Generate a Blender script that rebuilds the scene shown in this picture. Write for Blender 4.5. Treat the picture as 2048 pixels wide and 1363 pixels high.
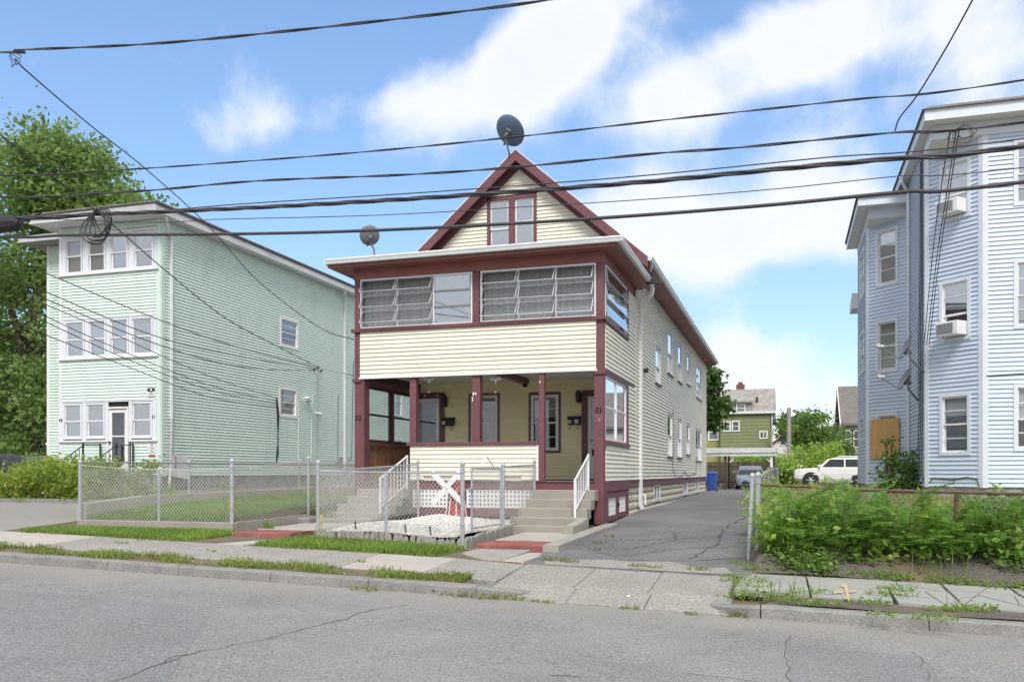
import bpy, bmesh, math, random
from mathutils import Vector, Matrix
random.seed(7)
R = math.radians
scene = bpy.context.scene
for o in list(bpy.data.objects):
    bpy.data.objects.remove(o)

# ------------------------------------------------------------------ camera
YAW, FPX, HZN, CH = R(17.43), 1758.0, 945.0, 1.62
cd = bpy.data.cameras.new('camera')
cam = bpy.data.objects.new('camera', cd)
scene.collection.objects.link(cam)
cam.location = (0, 0, CH)
cam.rotation_euler = (R(90), 0, YAW)
cd.sensor_width = 36
cd.lens = FPX / 2048 * 36
cd.shift_y = (HZN - 681.5) / 2048
cd.clip_start = .1
cd.clip_end = 3000
scene.camera = cam
scene.render.resolution_x, scene.render.resolution_y = 1024, 681

CF = Vector((-math.sin(YAW), math.cos(YAW), 0))
CR = Vector((math.cos(YAW), math.sin(YAW), 0))
CP = Vector((0, 0, CH))
def ray(px, py):
    return CF + CR * ((px - 1024) / FPX) + Vector((0, 0, (HZN - py) / FPX))
def atY(px, py, Y):
    d = ray(px, py); return CP + d * (Y / d.y)
def atX(px, py, X):
    d = ray(px, py); return CP + d * (X / d.x)
def atZ(px, py, z):
    d = ray(px, py); return CP + d * ((z - CH) / d.z)

# ------------------------------------------------------------------ sun and sky
SUN_EL, SUN_AZ = R(50), R(161)          # azimuth clockwise from +Y: behind the camera
sd = Vector((math.sin(SUN_AZ) * math.cos(SUN_EL), math.cos(SUN_AZ) * math.cos(SUN_EL), math.sin(SUN_EL)))
sl = bpy.data.lights.new('sun', 'SUN')
sl.energy = 1.05
sl.angle = R(20)
sl.color = (1, .95, .87)
so = bpy.data.objects.new('sun', sl)
scene.collection.objects.link(so)
so.rotation_euler = (-sd).to_track_quat('-Z', 'Y').to_euler()
so.location = (-20, -20, 40)

world = bpy.data.worlds.new('World')
scene.world = world
world.use_nodes = True
wn, wl = world.node_tree.nodes, world.node_tree.links
wn.clear()
def N(tree, kind, **kw):
    n = tree.nodes.new(kind)
    for k, v in kw.items():
        setattr(n, k, v)
    return n
def wmath(op, a, b=None, c=None, clamp=False):
    n = wn.new('ShaderNodeMath'); n.operation = op; n.use_clamp = clamp
    for i, s in enumerate((a, b, c)):
        if s is None: continue
        if hasattr(s, 'links'): wl.new(s, n.inputs[i])
        else: n.inputs[i].default_value = s
    return n.outputs[0]
sky = wn.new('ShaderNodeTexSky')
sky.sky_type = 'NISHITA'
sky.sun_disc = False
sky.sun_elevation = SUN_EL
sky.sun_rotation = SUN_AZ
sky.air_density = 1.0
sky.dust_density = 0.0
sky.ozone_density = 1.5
tc = wn.new('ShaderNodeTexCoord')
sep = wn.new('ShaderNodeSeparateXYZ'); wl.new(tc.outputs['Generated'], sep.inputs[0])
cmb = tc
def wnoise(scale, detail, rough, dist, off):
    n = wn.new('ShaderNodeTexNoise'); n.inputs['Scale'].default_value = scale
    n.inputs['Detail'].default_value = detail; n.inputs['Roughness'].default_value = rough
    n.inputs['Distortion'].default_value = dist
    m = wn.new('ShaderNodeMapping'); m.inputs['Location'].default_value = off
    wl.new(tc.outputs['Generated'], m.inputs[0]); wl.new(m.outputs[0], n.inputs[0])
    return n.outputs[0]
n1 = wnoise(5.5, 9, .56, .2, (3.1, 1.7, .4))
n2 = wnoise(1.6, 3, .5, 0, (8.4, 5.2, 0))
# cloud banks seen over the street: (px, py, half length px, half width px, tilt degrees, weight)
BANKS = [(860, 200, 190, 75, -14, .46), (1060, 130, 190, 90, -36, .40), (1180, 40, 130, 70, -38, .40), (1330, 190, 150, 60, -10, .36), (1560, 95, 250, 95, -16, .52), (1760, 40, 200, 70, -10, .3), (1960, 130, 150, 150, 0, .40),
         (1290, 420, 190, 75, -10, .38), (1480, 480, 200, 60, 0, .40), (1670, 420, 120, 90, 0, .42), (1480, 720, 130, 60, -6, .46), (1600, 790, 170, 70, 0, .42),
         (520, 245, 90, 40, -15, .22), (60, 130, 150, 45, -35, .24)]
acc = None
for (px, py, hl, hw, tilt, wt) in BANKS:
    c = ray(px, py).normalized()
    a = (ray(px + 50 * math.cos(R(tilt)), py + 50 * math.sin(R(tilt))).normalized() - c).normalized()
    b = (ray(px - 50 * math.sin(R(tilt)), py + 50 * math.cos(R(tilt))).normalized() - c).normalized()
    dist = ray(px, py).length
    da = wn.new('ShaderNodeVectorMath'); da.operation = 'DOT_PRODUCT'; wl.new(tc.outputs['Generated'], da.inputs[0]); da.inputs[1].default_value = a
    db = wn.new('ShaderNodeVectorMath'); db.operation = 'DOT_PRODUCT'; wl.new(tc.outputs['Generated'], db.inputs[0]); db.inputs[1].default_value = b
    dc = wn.new('ShaderNodeVectorMath'); dc.operation = 'DOT_PRODUCT'; wl.new(tc.outputs['Generated'], dc.inputs[0]); dc.inputs[1].default_value = c
    qa = wmath('MULTIPLY', wmath('SUBTRACT', da.outputs['Value'], a.dot(c)), FPX * dist / hl)
    qb = wmath('MULTIPLY', wmath('SUBTRACT', db.outputs['Value'], b.dot(c)), FPX * dist / hw)
    q = wmath('ADD', wmath('MULTIPLY', qa, qa), wmath('MULTIPLY', qb, qb))
    g = wmath('MULTIPLY', wmath('POWER', 2.718, wmath('MULTIPLY', q, -.8)), wt)
    g = wmath('MULTIPLY', g, wmath('GREATER_THAN', dc.outputs['Value'], 0))
    acc = g if acc is None else wmath('ADD', acc, g)
# out of view: near-overcast cloud, added to brighten the fill light
fr_ = wn.new('ShaderNodeVectorMath'); fr_.operation = 'DOT_PRODUCT'; wl.new(tc.outputs['Generated'], fr_.inputs[0]); fr_.inputs[1].default_value = ray(1024, 500).normalized()
away = wmath('MULTIPLY', wmath('SUBTRACT', .78, fr_.outputs['Value']), 3, clamp=True)
gen = wmath('MULTIPLY', wmath('MULTIPLY', wmath('SUBTRACT', n2, .42), 2.2, clamp=True), away)
acc = wmath('ADD', wmath('MULTIPLY', wmath('MINIMUM', acc, .56), .86), wmath('ADD', wmath('MULTIPLY', gen, .35), wmath('MULTIPLY', away, .75)))
dens = wmath('ADD', acc, wmath('MULTIPLY', wmath('SUBTRACT', n1, .5), 1.35))
mask = wn.new('ShaderNodeMapRange'); mask.interpolation_type = 'SMOOTHSTEP'
wl.new(dens, mask.inputs[0]); mask.inputs[1].default_value = .10; mask.inputs[2].default_value = .46
shade = wn.new('ShaderNodeMapRange'); wl.new(dens, shade.inputs[0])
shade.inputs[1].default_value = .35; shade.inputs[2].default_value = .9; shade.inputs[3].default_value = 1.0; shade.inputs[4].default_value = .90
SKY_K = .069
bgs = wn.new('ShaderNodeBackground'); bgs.inputs[1].default_value = SKY_K
# the photograph holds the bright horizon back: soft shoulder on the sky's own brightness, the same all round
lum = wn.new('ShaderNodeVectorMath'); lum.operation = 'DOT_PRODUCT'; wl.new(sky.outputs[0], lum.inputs[0]); lum.inputs[1].default_value = (.2*SKY_K*2.14, .6*SKY_K*2.14, .2*SKY_K*2.14)
shf = wmath('DIVIDE', 1.45, wmath('MULTIPLY_ADD', lum.outputs['Value'], 1.2, 1.0))
sm = wn.new('ShaderNodeVectorMath'); sm.operation = 'SCALE'; wl.new(sky.outputs[0], sm.inputs[0]); wl.new(shf, sm.inputs['Scale'])
hs = wn.new('ShaderNodeHueSaturation'); hs.inputs['Saturation'].default_value = 1.06; hs.inputs['Value'].default_value = 1.0
wl.new(sm.outputs[0], hs.inputs['Color']); wl.new(hs.outputs[0], bgs.inputs[0])
bgc = wn.new('ShaderNodeBackground'); bgc.inputs[0].default_value = (.93, .955, 1, 1)
CLOUD = .325
wl.new(wmath('MULTIPLY', shade.outputs[0], CLOUD), bgc.inputs[1])
mx = wn.new('ShaderNodeMixShader')
wl.new(wmath('MULTIPLY', mask.outputs[0], .93), mx.inputs[0]); wl.new(bgs.outputs[0], mx.inputs[1]); wl.new(bgc.outputs[0], mx.inputs[2])
wo = wn.new('ShaderNodeOutputWorld'); wl.new(mx.outputs[0], wo.inputs[0])

vs = scene.view_settings
vs.view_transform = 'Standard'
vs.look = 'None'
vs.exposure = 1.74
vs.gamma = 1
vs.use_curve_mapping = False

# ------------------------------------------------------------------ helpers
COL = scene.collection
W = {}                                       # world matrix of each object as placed
I4 = Matrix.Identity(4)
def link(o, M=I4, parent=None):
    COL.objects.link(o)
    W[o.name] = M.copy()
    if parent is not None:
        o.parent = parent
        o.matrix_basis = W[parent.name].inverted() @ M
    else:
        o.matrix_basis = M
    return o
def tag(o, label=None, cat=None, group=None, kind=None):
    if label: o['label'] = label
    if cat: o['category'] = cat
    if group: o['group'] = group
    if kind: o['kind'] = kind
    return o
def thing(name, label, cat, loc=(0, 0, 0), group=None, kind=None):
    o = bpy.data.objects.new(name, None)
    o.empty_display_size = .2
    link(o, Matrix.Translation(loc))
    return tag(o, label, cat, group, kind)
def copy_tree(src, M, parent=None, label=None, group=None):
    """a copy of a thing with its parts and sub-parts; M moves the whole (world)"""
    c = src.copy(); COL.objects.link(c)
    W[c.name] = M @ W[src.name]
    if parent is not None:
        c.parent = parent; c.matrix_basis = W[parent.name].inverted() @ W[c.name]
    else:
        c.matrix_basis = W[c.name]
    if label: c['label'] = label
    if group: c['group'] = group
    for ch in [o for o in src.children]:
        copy_tree(ch, M, c)
    return c

class MB:
    def __init__(s): s.v, s.f = [], []
    def box(s, x0, x1, y0, y1, z0, z1, M=None):
        b = len(s.v)
        p = [(x0,y0,z0),(x1,y0,z0),(x1,y1,z0),(x0,y1,z0),(x0,y0,z1),(x1,y0,z1),(x1,y1,z1),(x0,y1,z1)]
        if M is not None: p = [tuple(M @ Vector(q)) for q in p]
        s.v += p
        s.f += [tuple(b+i for i in q) for q in ((0,3,2,1),(4,5,6,7),(0,1,5,4),(1,2,6,5),(2,3,7,6),(3,0,4,7))]
        return s
    def hexa(s, p):                            # 4 bottom, 4 top corners
        b = len(s.v); s.v += [tuple(q) for q in p]
        s.f += [tuple(b+i for i in q) for q in ((0,3,2,1),(4,5,6,7),(0,1,5,4),(1,2,6,5),(2,3,7,6),(3,0,4,7))]
        return s
    def ring(s, x0, x1, z0, z1, w, y0, y1, wb=None, wt=None):   # rectangular frame in xz
        wb = w if wb is None else wb; wt = w if wt is None else wt
        s.box(x0, x0+w, y0, y1, z0, z1); s.box(x1-w, x1, y0, y1, z0, z1)
        s.box(x0+w, x1-w, y0, y1, z0, z0+wb); s.box(x0+w, x1-w, y0, y1, z1-wt, z1)
        return s
    def prism(s, poly, d0, d1, axis='y'):       # poly in the other two axes
        b, n = len(s.v), len(poly)
        for d in (d0, d1):
            for (a, c) in poly:
                s.v.append({'y': (a, d, c), 'x': (d, a, c), 'z': (a, c, d)}[axis])
        s.f.append(tuple(b+i for i in range(n))); s.f.append(tuple(b+n+i for i in reversed(range(n))))
        for i in range(n):
            j = (i+1) % n
            s.f.append((b+j, b+i, b+n+i, b+n+j))
        return s
    def tube(s, pts, r, n=6, cap=True):
        pts = [Vector(p) for p in pts]
        m = len(pts); rr = r if isinstance(r, (list, tuple)) else [r]*m
        b = len(s.v)
        up = None
        for i, p in enumerate(pts):
            t = (pts[min(i+1, m-1)] - pts[max(i-1, 0)]).normalized()
            if up is None:
                up = t.cross(Vector((0, 0, 1)))
                if up.length < .1: up = t.cross(Vector((1, 0, 0)))
                up.normalize()
            a = (up - t * up.dot(t)); 
            if a.length < 1e-4: a = t.orthogonal()
            a.normalize(); up = a; c = t.cross(a)
            for k in range(n):
                th = 2*math.pi*k/n
                s.v.append(tuple(p + (a*math.cos(th) + c*math.sin(th)) * rr[i]))
        for i in range(m-1):
            for k in range(n):
                q = (k+1) % n
                s.f.append((b+i*n+k, b+i*n+q, b+(i+1)*n+q, b+(i+1)*n+k))
        if cap:
            s.f.append(tuple(b+k for k in reversed(range(n)))); s.f.append(tuple(b+(m-1)*n+k for k in range(n)))
        return s
    def lathe(s, prof, n=16, c=(0, 0, 0), axis='z'):   # prof: (r, h)
        b = len(s.v)
        for (r, h) in prof:
            for k in range(n):
                th = 2*math.pi*k/n; x, y = r*math.cos(th), r*math.sin(th)
                p = {'z': (x, y, h), 'y': (x, h, y), 'x': (h, x, y)}[axis]
                s.v.append((p[0]+c[0], p[1]+c[1], p[2]+c[2]))
        for i in range(len(prof)-1):
            for k in range(n):
                q = (k+1) % n
                s.f.append((b+i*n+k, b+i*n+q, b+(i+1)*n+q, b+(i+1)*n+k))
        s.f.append(tuple(b+k for k in reversed(range(n)))); s.f.append(tuple(b+(len(prof)-1)*n+k for k in range(n)))
        return s
    def face(s, pts):
        b = len(s.v); s.v += [tuple(p) for p in pts]; s.f.append(tuple(range(b, b+len(pts)))); return s
    def mesh(s, name, mat=None, smooth=False):
        me = bpy.data.meshes.new(name)
        me.from_pydata(s.v, [], s.f)
        if mat: me.materials.append(mat)
        if smooth: me.polygons.foreach_set('use_smooth', [True]*len(me.polygons))
        me.update()
        return me
    def build(s, name, mat, parent=None, M=I4, smooth=False, bevel=0, fix=False, **kw):
        me = s.mesh(name, mat, smooth)
        if fix or bevel:
            bm = bmesh.new(); bm.from_mesh(me)
            bmesh.ops.recalc_face_normals(bm, faces=bm.faces)
            if bevel:
                bmesh.ops.bevel(bm, geom=list(bm.edges), offset=bevel, segments=1, affect='EDGES', profile=.7)
            bm.to_mesh(me); bm.free()
        o = bpy.data.objects.new(name, me)
        link(o, M, parent)
        return tag(o, **kw) if kw else o
def inst(name, mesh, M, parent=None, **kw):
    o = bpy.data.objects.new(name, mesh); link(o, M, parent)
    return tag(o, **kw) if kw else o
def frame(origin, u):
    """wall frame: x along the wall, y into the wall, z up; outside is -y"""
    u = Vector((u[0], u[1], 0)).normalized(); d = Vector((-u.y, u.x, 0))
    M = Matrix((( u.x, d.x, 0, origin[0]), (u.y, d.y, 0, origin[1]), (0, 0, 1, origin[2] if len(origin) > 2 else 0), (0, 0, 0, 1)))
    return M
def text_mesh(txt, size, depth, mat, align='CENTER', shear=0):
    c = bpy.data.curves.new('t', 'FONT'); c.body = txt; c.size = size; c.extrude = depth; c.align_x = align; c.align_y = 'CENTER'; c.shear = shear
    c.resolution_u = 3
    o = bpy.data.objects.new('t', c); COL.objects.link(o)
    bpy.context.view_layer.update()
    me = bpy.data.meshes.new_from_object(o.evaluated_get(bpy.context.evaluated_depsgraph_get()))
    bpy.data.objects.remove(o); me.materials.clear(); me.materials.append(mat)
    return me
TXT = Matrix.Rotation(R(90), 4, 'X')          # text in a wall frame: reads from outside

# ------------------------------------------------------------------ materials
MATS = {}
def mat(name, col, rough=.65, *_a, objrand=0, **_k):
    if name in MATS: return MATS[name]
    m = _mat(name, col, rough, *_a, **_k)
    if objrand:
        nd, lk = m.node_tree.nodes, m.node_tree.links; p = nd['Principled BSDF']; src = p.inputs['Base Color'].links[0].from_socket
        oi = nd.new('ShaderNodeObjectInfo'); mr = nd.new('ShaderNodeMapRange'); lk.new(oi.outputs['Random'], mr.inputs[0]); mr.inputs[3].default_value = 1-objrand; mr.inputs[4].default_value = 1+objrand
        h = nd.new('ShaderNodeHueSaturation'); lk.new(src, h.inputs['Color']); lk.new(mr.outputs[0], h.inputs['Value']); lk.new(h.outputs[0], p.inputs['Base Color'])
    return m
def _mat(name, col, rough=.65, var=.08, scale=3.0, bump=0, bscale=60, metal=0, spec=.4, fine=0, fscale=90, dirt=None, island=0, stretch=None, dscale=1.2, dlo=.52, dhi=.72):
    if name in MATS: return MATS[name]
    m = bpy.data.materials.new(name); m.use_nodes = True
    t = m.node_tree; nd, lk = t.nodes, t.links
    p = nd['Principled BSDF']
    p.inputs['Roughness'].default_value = rough; p.inputs['Metallic'].default_value = metal
    p.inputs['Specular IOR Level'].default_value = spec
    geo = nd.new('ShaderNodeNewGeometry')
    pos = geo.outputs['Position']
    if stretch:
        mp = nd.new('ShaderNodeMapping'); mp.inputs['Scale'].default_value = stretch; lk.new(pos, mp.inputs[0]); pos = mp.outputs[0]
    def noise(sc, det=5, rg=.6):
        n = nd.new('ShaderNodeTexNoise'); n.inputs['Scale'].default_value = sc; n.inputs['Detail'].default_value = det; n.inputs['Roughness'].default_value = rg
        lk.new(pos, n.inputs[0]); return n.outputs[0]
    def remap(s, a, b, lo, hi):
        n = nd.new('ShaderNodeMapRange'); lk.new(s, n.inputs[0]); n.inputs[1].default_value = a; n.inputs[2].default_value = b; n.inputs[3].default_value = lo; n.inputs[4].default_value = hi; return n.outputs[0]
    def mul(a, b):
        n = nd.new('ShaderNodeMath'); n.operation = 'MULTIPLY'; lk.new(a, n.inputs[0]); lk.new(b, n.inputs[1]); return n.outputs[0]
    val = remap(noise(scale), .3, .7, 1-var, 1+var)
    if fine: val = mul(val, remap(noise(fscale, 3, .7), .3, .7, 1-fine, 1+fine))
    if island:
        val = mul(val, remap(geo.outputs['Random Per Island'], 0, 1, 1-island, 1+island))
    h = nd.new('ShaderNodeHueSaturation'); h.inputs['Color'].default_value = (*col, 1); lk.new(val, h.inputs['Value'])
    out = h.outputs[0]
    if dirt:
        dn = remap(noise(dscale, 7, .65), dlo, dhi, 0, dirt[3] if len(dirt) > 3 else .5)
        mixn = nd.new('ShaderNodeMix'); mixn.data_type = 'RGBA'; lk.new(dn, mixn.inputs[0]); lk.new(out, mixn.inputs[6]); mixn.inputs[7].default_value = (*dirt[:3], 1)
        out = mixn.outputs[2]
    lk.new(out, p.inputs['Base Color'])
    if bump:
        b = nd.new('ShaderNodeBump'); b.inputs['Strength'].default_value = bump; b.inputs['Distance'].default_value = .02
        lk.new(noise(bscale, 4, .65), b.inputs['Height']); lk.new(b.outputs[0], p.inputs['Normal'])
    MATS[name] = m
    return m
def leafmat(name, cols, trans=.35, rough=.55):
    """cols: colours picked per leaf"""
    m = bpy.data.materials.new(name); m.use_nodes = True
    t = m.node_tree; nd, lk = t.nodes, t.links
    p = nd['Principled BSDF']; p.inputs['Roughness'].default_value = rough; p.inputs['Specular IOR Level'].default_value = .3
    geo = nd.new('ShaderNodeNewGeometry')
    cr = nd.new('ShaderNodeValToRGB'); lk.new(geo.outputs['Random Per Island'], cr.inputs[0])
    els = cr.color_ramp.elements
    while len(els) < len(cols): els.new(.5)
    for i, c in enumerate(cols):
        els[i].position = i/(len(cols)-1); els[i].color = (*c, 1)
    n = nd.new('ShaderNodeTexNoise'); n.inputs['Scale'].default_value = .8; lk.new(geo.outputs['Position'], n.inputs[0])
    mr = nd.new('ShaderNodeMapRange'); lk.new(n.outputs[0], mr.inputs[0]); mr.inputs[1].default_value = .3; mr.inputs[2].default_value = .7; mr.inputs[3].default_value = .8; mr.inputs[4].default_value = 1.2
    h = nd.new('ShaderNodeHueSaturation'); lk.new(cr.outputs[0], h.inputs['Color']); lk.new(mr.outputs[0], h.inputs['Value'])
    lk.new(h.outputs[0], p.inputs['Base Color'])
    tr = nd.new('ShaderNodeBsdfTranslucent')
    h2 = nd.new('ShaderNodeHueSaturation'); h2.inputs['Value'].default_value = 1.5; h2.inputs['Hue'].default_value = .485; lk.new(h.outputs[0], h2.inputs['Color']); lk.new(h2.outputs[0], tr.inputs[0])
    ms = nd.new('ShaderNodeMixShader'); ms.inputs[0].default_value = trans
    lk.new(p.outputs[0], ms.inputs[1]); lk.new(tr.outputs[0], ms.inputs[2]); lk.new(ms.outputs[0], nd['Material Output'].inputs[0])
    return m
def glassmat(name, tint=(.75, .8, .82), refl=.16, rough=.02):
    m = bpy.data.materials.new(name); m.use_nodes = True
    t = m.node_tree; nd, lk = t.nodes, t.links; nd.remove(nd['Principled BSDF'])
    tr = nd.new('ShaderNodeBsdfTransparent'); tr.inputs[0].default_value = (*tint, 1)
    gl = nd.new('ShaderNodeBsdfGlossy'); gl.inputs['Roughness'].default_value = rough
    gl.inputs[0].default_value = (.95, .97, 1, 1)
    fc = nd.new('ShaderNodeLayerWeight'); fc.inputs[0].default_value = .5
    lw = nd.new('ShaderNodeMath'); lw.operation = 'POWER'; lk.new(fc.outputs['Facing'], lw.inputs[0]); lw.inputs[1].default_value = 4
    ad = nd.new('ShaderNodeMath'); ad.operation = 'ADD'; ad.use_clamp = True; lk.new(lw.outputs[0], ad.inputs[0]); ad.inputs[1].default_value = refl
    ms = nd.new('ShaderNodeMixShader'); lk.new(ad.outputs[0], ms.inputs[0]); lk.new(tr.outputs[0], ms.inputs[1]); lk.new(gl.outputs[0], ms.inputs[2])
    lk.new(ms.outputs[0], nd['Material Output'].inputs[0])
    return m

cream = mat('cream_vinyl', (.775, .755, .64), .55, .04, 1.5, dirt=(.5, .46, .34, .22), objrand=.03)
creamin = mat('cream_vinyl_bounce_tint', (.86, .775, .50), .55, .04, 1.5, dirt=(.5, .42, .25, .2), objrand=.02)  # cream vinyl yellowed and lightened: bounced porch light put into its colour
mint = mat('mint_vinyl', (.64, .77, .71), .55, .05, 1.2, dirt=(.42, .52, .44, .5), stretch=(1, 1, .35), objrand=.025)
bluev = mat('pale_blue_vinyl', (.555, .645, .79), .5, .04, 1.5, dirt=(.45, .5, .56, .25), objrand=.02)
maroon = mat('maroon_paint', (.155, .062, .073), .5, .12, 2.5, dirt=(.32, .13, .15, .35), dlo=.55, dhi=.8)
redbrown = mat('red_brown_paint', (.25, .095, .08), .55, .12, 1.4, dirt=(.2, .05, .045, .6))
white = mat('white_paint', (.76, .77, .78), .5, .04, 3, dirt=(.5, .5, .48, .25))
whitemetal = mat('white_aluminium', (.74, .755, .78), .4, .05, 4, dirt=(.5, .5, .5, .25))
silver = mat('galvanised_steel', (.50, .52, .55), .42, .12, 9, metal=.55, dirt=(.35, .34, .33, .3), dscale=6)
meshwire = mat('fence_wire', (.62, .62, .60), .5, .1, 5, metal=.25)
rustm = mat('rusty_steel', (.15, .09, .07), .75, .25, 6, dirt=(.22, .1, .05, .6), dscale=5)
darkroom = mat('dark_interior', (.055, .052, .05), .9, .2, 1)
concrete = mat('concrete', (.33, .31, .28), .85, .10, 1.4, .25, 45, fine=.16, fscale=45, dirt=(.27, .25, .22, .55), dscale=1.0)
concrete2 = mat('light_concrete', (.42, .39, .35), .85, .09, 1.6, .15, 60, fine=.08, fscale=70, dirt=(.38, .35, .3, .4))
aggregate = mat('worn_aggregate', (.30, .285, .26), .9, .10, 1.2, .5, 42, fine=.42, fscale=32, dirt=(.25, .235, .21, .5), dscale=.8)
bluestone = mat('bluestone_slab', (.32, .325, .30), .8, .10, 1.3, .15, 30, fine=.08, fscale=30, dirt=(.27, .26, .23, .4))
stepc = mat('painted_step_concrete', (.31, .29, .255), .8, .06, 1.5, .12, 40, fine=.06, dirt=(.27, .25, .21, .5))
redslab = mat('red_painted_concrete', (.26, .095, .085), .8, .18, 2.5, .2, 40, fine=.12, dirt=(.36, .22, .19, .8), dscale=3)
granite = mat('granite', (.25, .245, .235), .85, .12, 2, .6, 40, fine=.3, fscale=45, dirt=(.13, .125, .12, .7), dscale=1.5)
soil = mat('soil', (.16, .125, .085), .95, .2, 1.2, .5, 30, fine=.25, fscale=30, dirt=(.10, .115, .045, .7), dscale=1.1)
wood = mat('weathered_cedar', (.24, .125, .060), .75, .2, 2, .1, 30, stretch=(5, 5, .5), dirt=(.34, .25, .17, .6), dscale=2, island=.12)
ply = mat('plywood', (.56, .335, .135), .7, .10, 2.0, stretch=(3, 3, .6), fine=.08, fscale=14, dirt=(.42, .22, .08, .5), dscale=3)
black = mat('black_rubber', (.025, .026, .03), .6, .1, 5)
blackmetal = mat('black_iron', (.03, .032, .034), .5, .1, 5)
cable = mat('weathered_cable', (.055, .055, .062), .6, .2, 3)
graydish = mat('grey_dish', (.17, .18, .20), .5, .05, 3)
bluedish = mat('blue_grey_dish', (.12, .18, .28), .5, .05, 3)
asphshingle = mat('asphalt_shingle', (.17, .155, .145), .95, .15, 2, .4, 40, fine=.25, fscale=16)
shinglegray = mat('grey_shingle', (.30, .285, .27), .95, .12, 2, fine=.2, fscale=10)
brick = mat('brick', (.17, .085, .065), .9, .2, 4, .3, 30, fine=.2, fscale=12)
blindm = mat('window_blind', (.62, .62, .60), .8, .04, 2)
curtain = mat('sheer_curtain', (.50, .49, .46), .9, .10, 3, stretch=(8, 8, .3))
tan = mat('tan_interior', (.26, .20, .13), .9, .15, 1.5)
screenm = mat('grey_screen', (.20, .205, .205), .8, .08, 2)
glass = glassmat('window_glass', (.86, .88, .9), .08)
glassclear = glassmat('clear_glass', (.93, .95, .95), .02)
glassbright = glassmat('sky_glass', (.7, .76, .8), .38)
# ------------------------------------------------------------------ ground
def sl_(x): return -.027 * (max(-40, min(40, x)) + 4)
def lerp(a, b, t): return a + (b - a) * t
def prof(y, k):
    if y <= k[0][0]: return k[0][1]
    for (y0, z0), (y1, z1) in zip(k, k[1:]):
        if y <= y1: return lerp(z0, z1, (y - y0) / (y1 - y0))
    return k[-1][1]
def drive_z(y): return prof(y, [(12.9, .21), (15, .30), (19.5, .455), (24.5, .56), (45, .67), (62, .56)])
def street_z(x, y):
    s = sl_(x)
    return s + prof(y, [(10.8, -.06), (10.98, -.06), (10.99, .145), (11.5, .165), (11.52, .08), (12.85, .14), (12.9, .25)])
def lot_L(x, y): return prof(y, [(12.9, sl_(x) + .25), (14.5, .60), (18, .95), (21, 1.06), (60, 1.08), (90, 1.0)])
def lot_M(x, y): return prof(y, [(12.9, sl_(x) + .25), (14.55, .46), (14.7, .66), (16.5, .80), (20, .92), (24, .98), (45, .95), (90, 1.0)])
def lot_C(x, y): return prof(y, [(12.9, sl_(x) + .25), (14.2, .285 - .03 * (x + 5.7)), (14.6, .28 - .04 * (x + 5.7)), (17.6, .33 - .03 * (x + 5.2)), (20, .45), (45, .6), (90, 1.0)])
def lot_D(x, y): return drive_z(y) - .035 + (sl_(x) + .030) * max(0, min(1, (15.5-y)/2.6)) if y < 64 else prof(y, [(64, .56), (90, 1.0)])
def lot_E(x, y): return prof(y, [(12.9, sl_(x) + .14), (13.35, sl_(x) + .24), (14.25, .43 + .3 * sl_(x)), (16, .56), (22, .86), (30, .9), (57, .79), (90, 1.0)])
LOTS = [(-14.0, lot_L), (-10.3, lot_M), (-3.9, lot_C), (-.5, lot_D), (1e9, lot_E)]
def gz(x, y):
    if y < 12.9:
        z = street_z(x, y)
        if -4.2 < x < -.3 and y > 10.98: z = min(z, sl_(x) + prof(y, [(10.9, -.05), (12.9, .15)]))
        if y > 12.85 and -4.0 < x < -.4: z = min(z, .15)
        return z
    for i, (xe, fn) in enumerate(LOTS):
        if x <= xe - .06 or i == len(LOTS) - 1: return fn(x, y)
        if x <= xe + .06:
            t = (x - xe + .06) / .12
            return lerp(fn(x, y), LOTS[i+1][1](x, y), t)
xs = [-900, -300, -100, -60] + [float(i) for i in range(-44, -15)] + [-15 + .25*i for i in range(0, 105)] + [float(i) for i in range(12, 45)] + [60, 100, 300, 900]
for e in (-14.0, -10.3, -3.9, -.5): xs += [e-.06, e+.06]
ys = [-900, -200, -60, -30, 10.7, 10.98, 10.995, 11.25, 11.5, 11.53, 12.2, 12.84, 12.9, 13.1, 13.35, 13.6, 13.8, 14, 14.25, 14.45, 14.55, 14.7, 14.9] + [15 + .5*i for i in range(20)] + [25 + 2.5*i for i in range(16)] + [68, 76, 90, 120, 200, 400, 1200]
xs, ys = sorted(set(round(x, 3) for x in xs)), sorted(set(ys))
g = MB()
for y in ys:
    for x in xs: g.v.append((x, y, gz(x, y)))
nx = len(xs)
for j in range(len(ys)-1):
    for i in range(nx-1): g.f.append((j*nx+i, j*nx+i+1, (j+1)*nx+i+1, (j+1)*nx+i))
g.build('ground', soil, smooth=False, kind='structure')

def sheet(name, x0, x1, y0, y1, zf, m, nx=12, ny=12, parent=None, **kw):
    b = MB()
    for j in range(ny+1):
        for i in range(nx+1):
            x, y = lerp(x0, x1, i/nx), lerp(y0, y1, j/ny); b.v.append((x, y, zf(x, y)))
    for j in range(ny):
        for i in range(nx): b.f.append((j*(nx+1)+i, j*(nx+1)+i+1, (j+1)*(nx+1)+i+1, (j+1)*(nx+1)+i))
    return b.build(name, m, parent, smooth=True, **kw)

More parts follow.
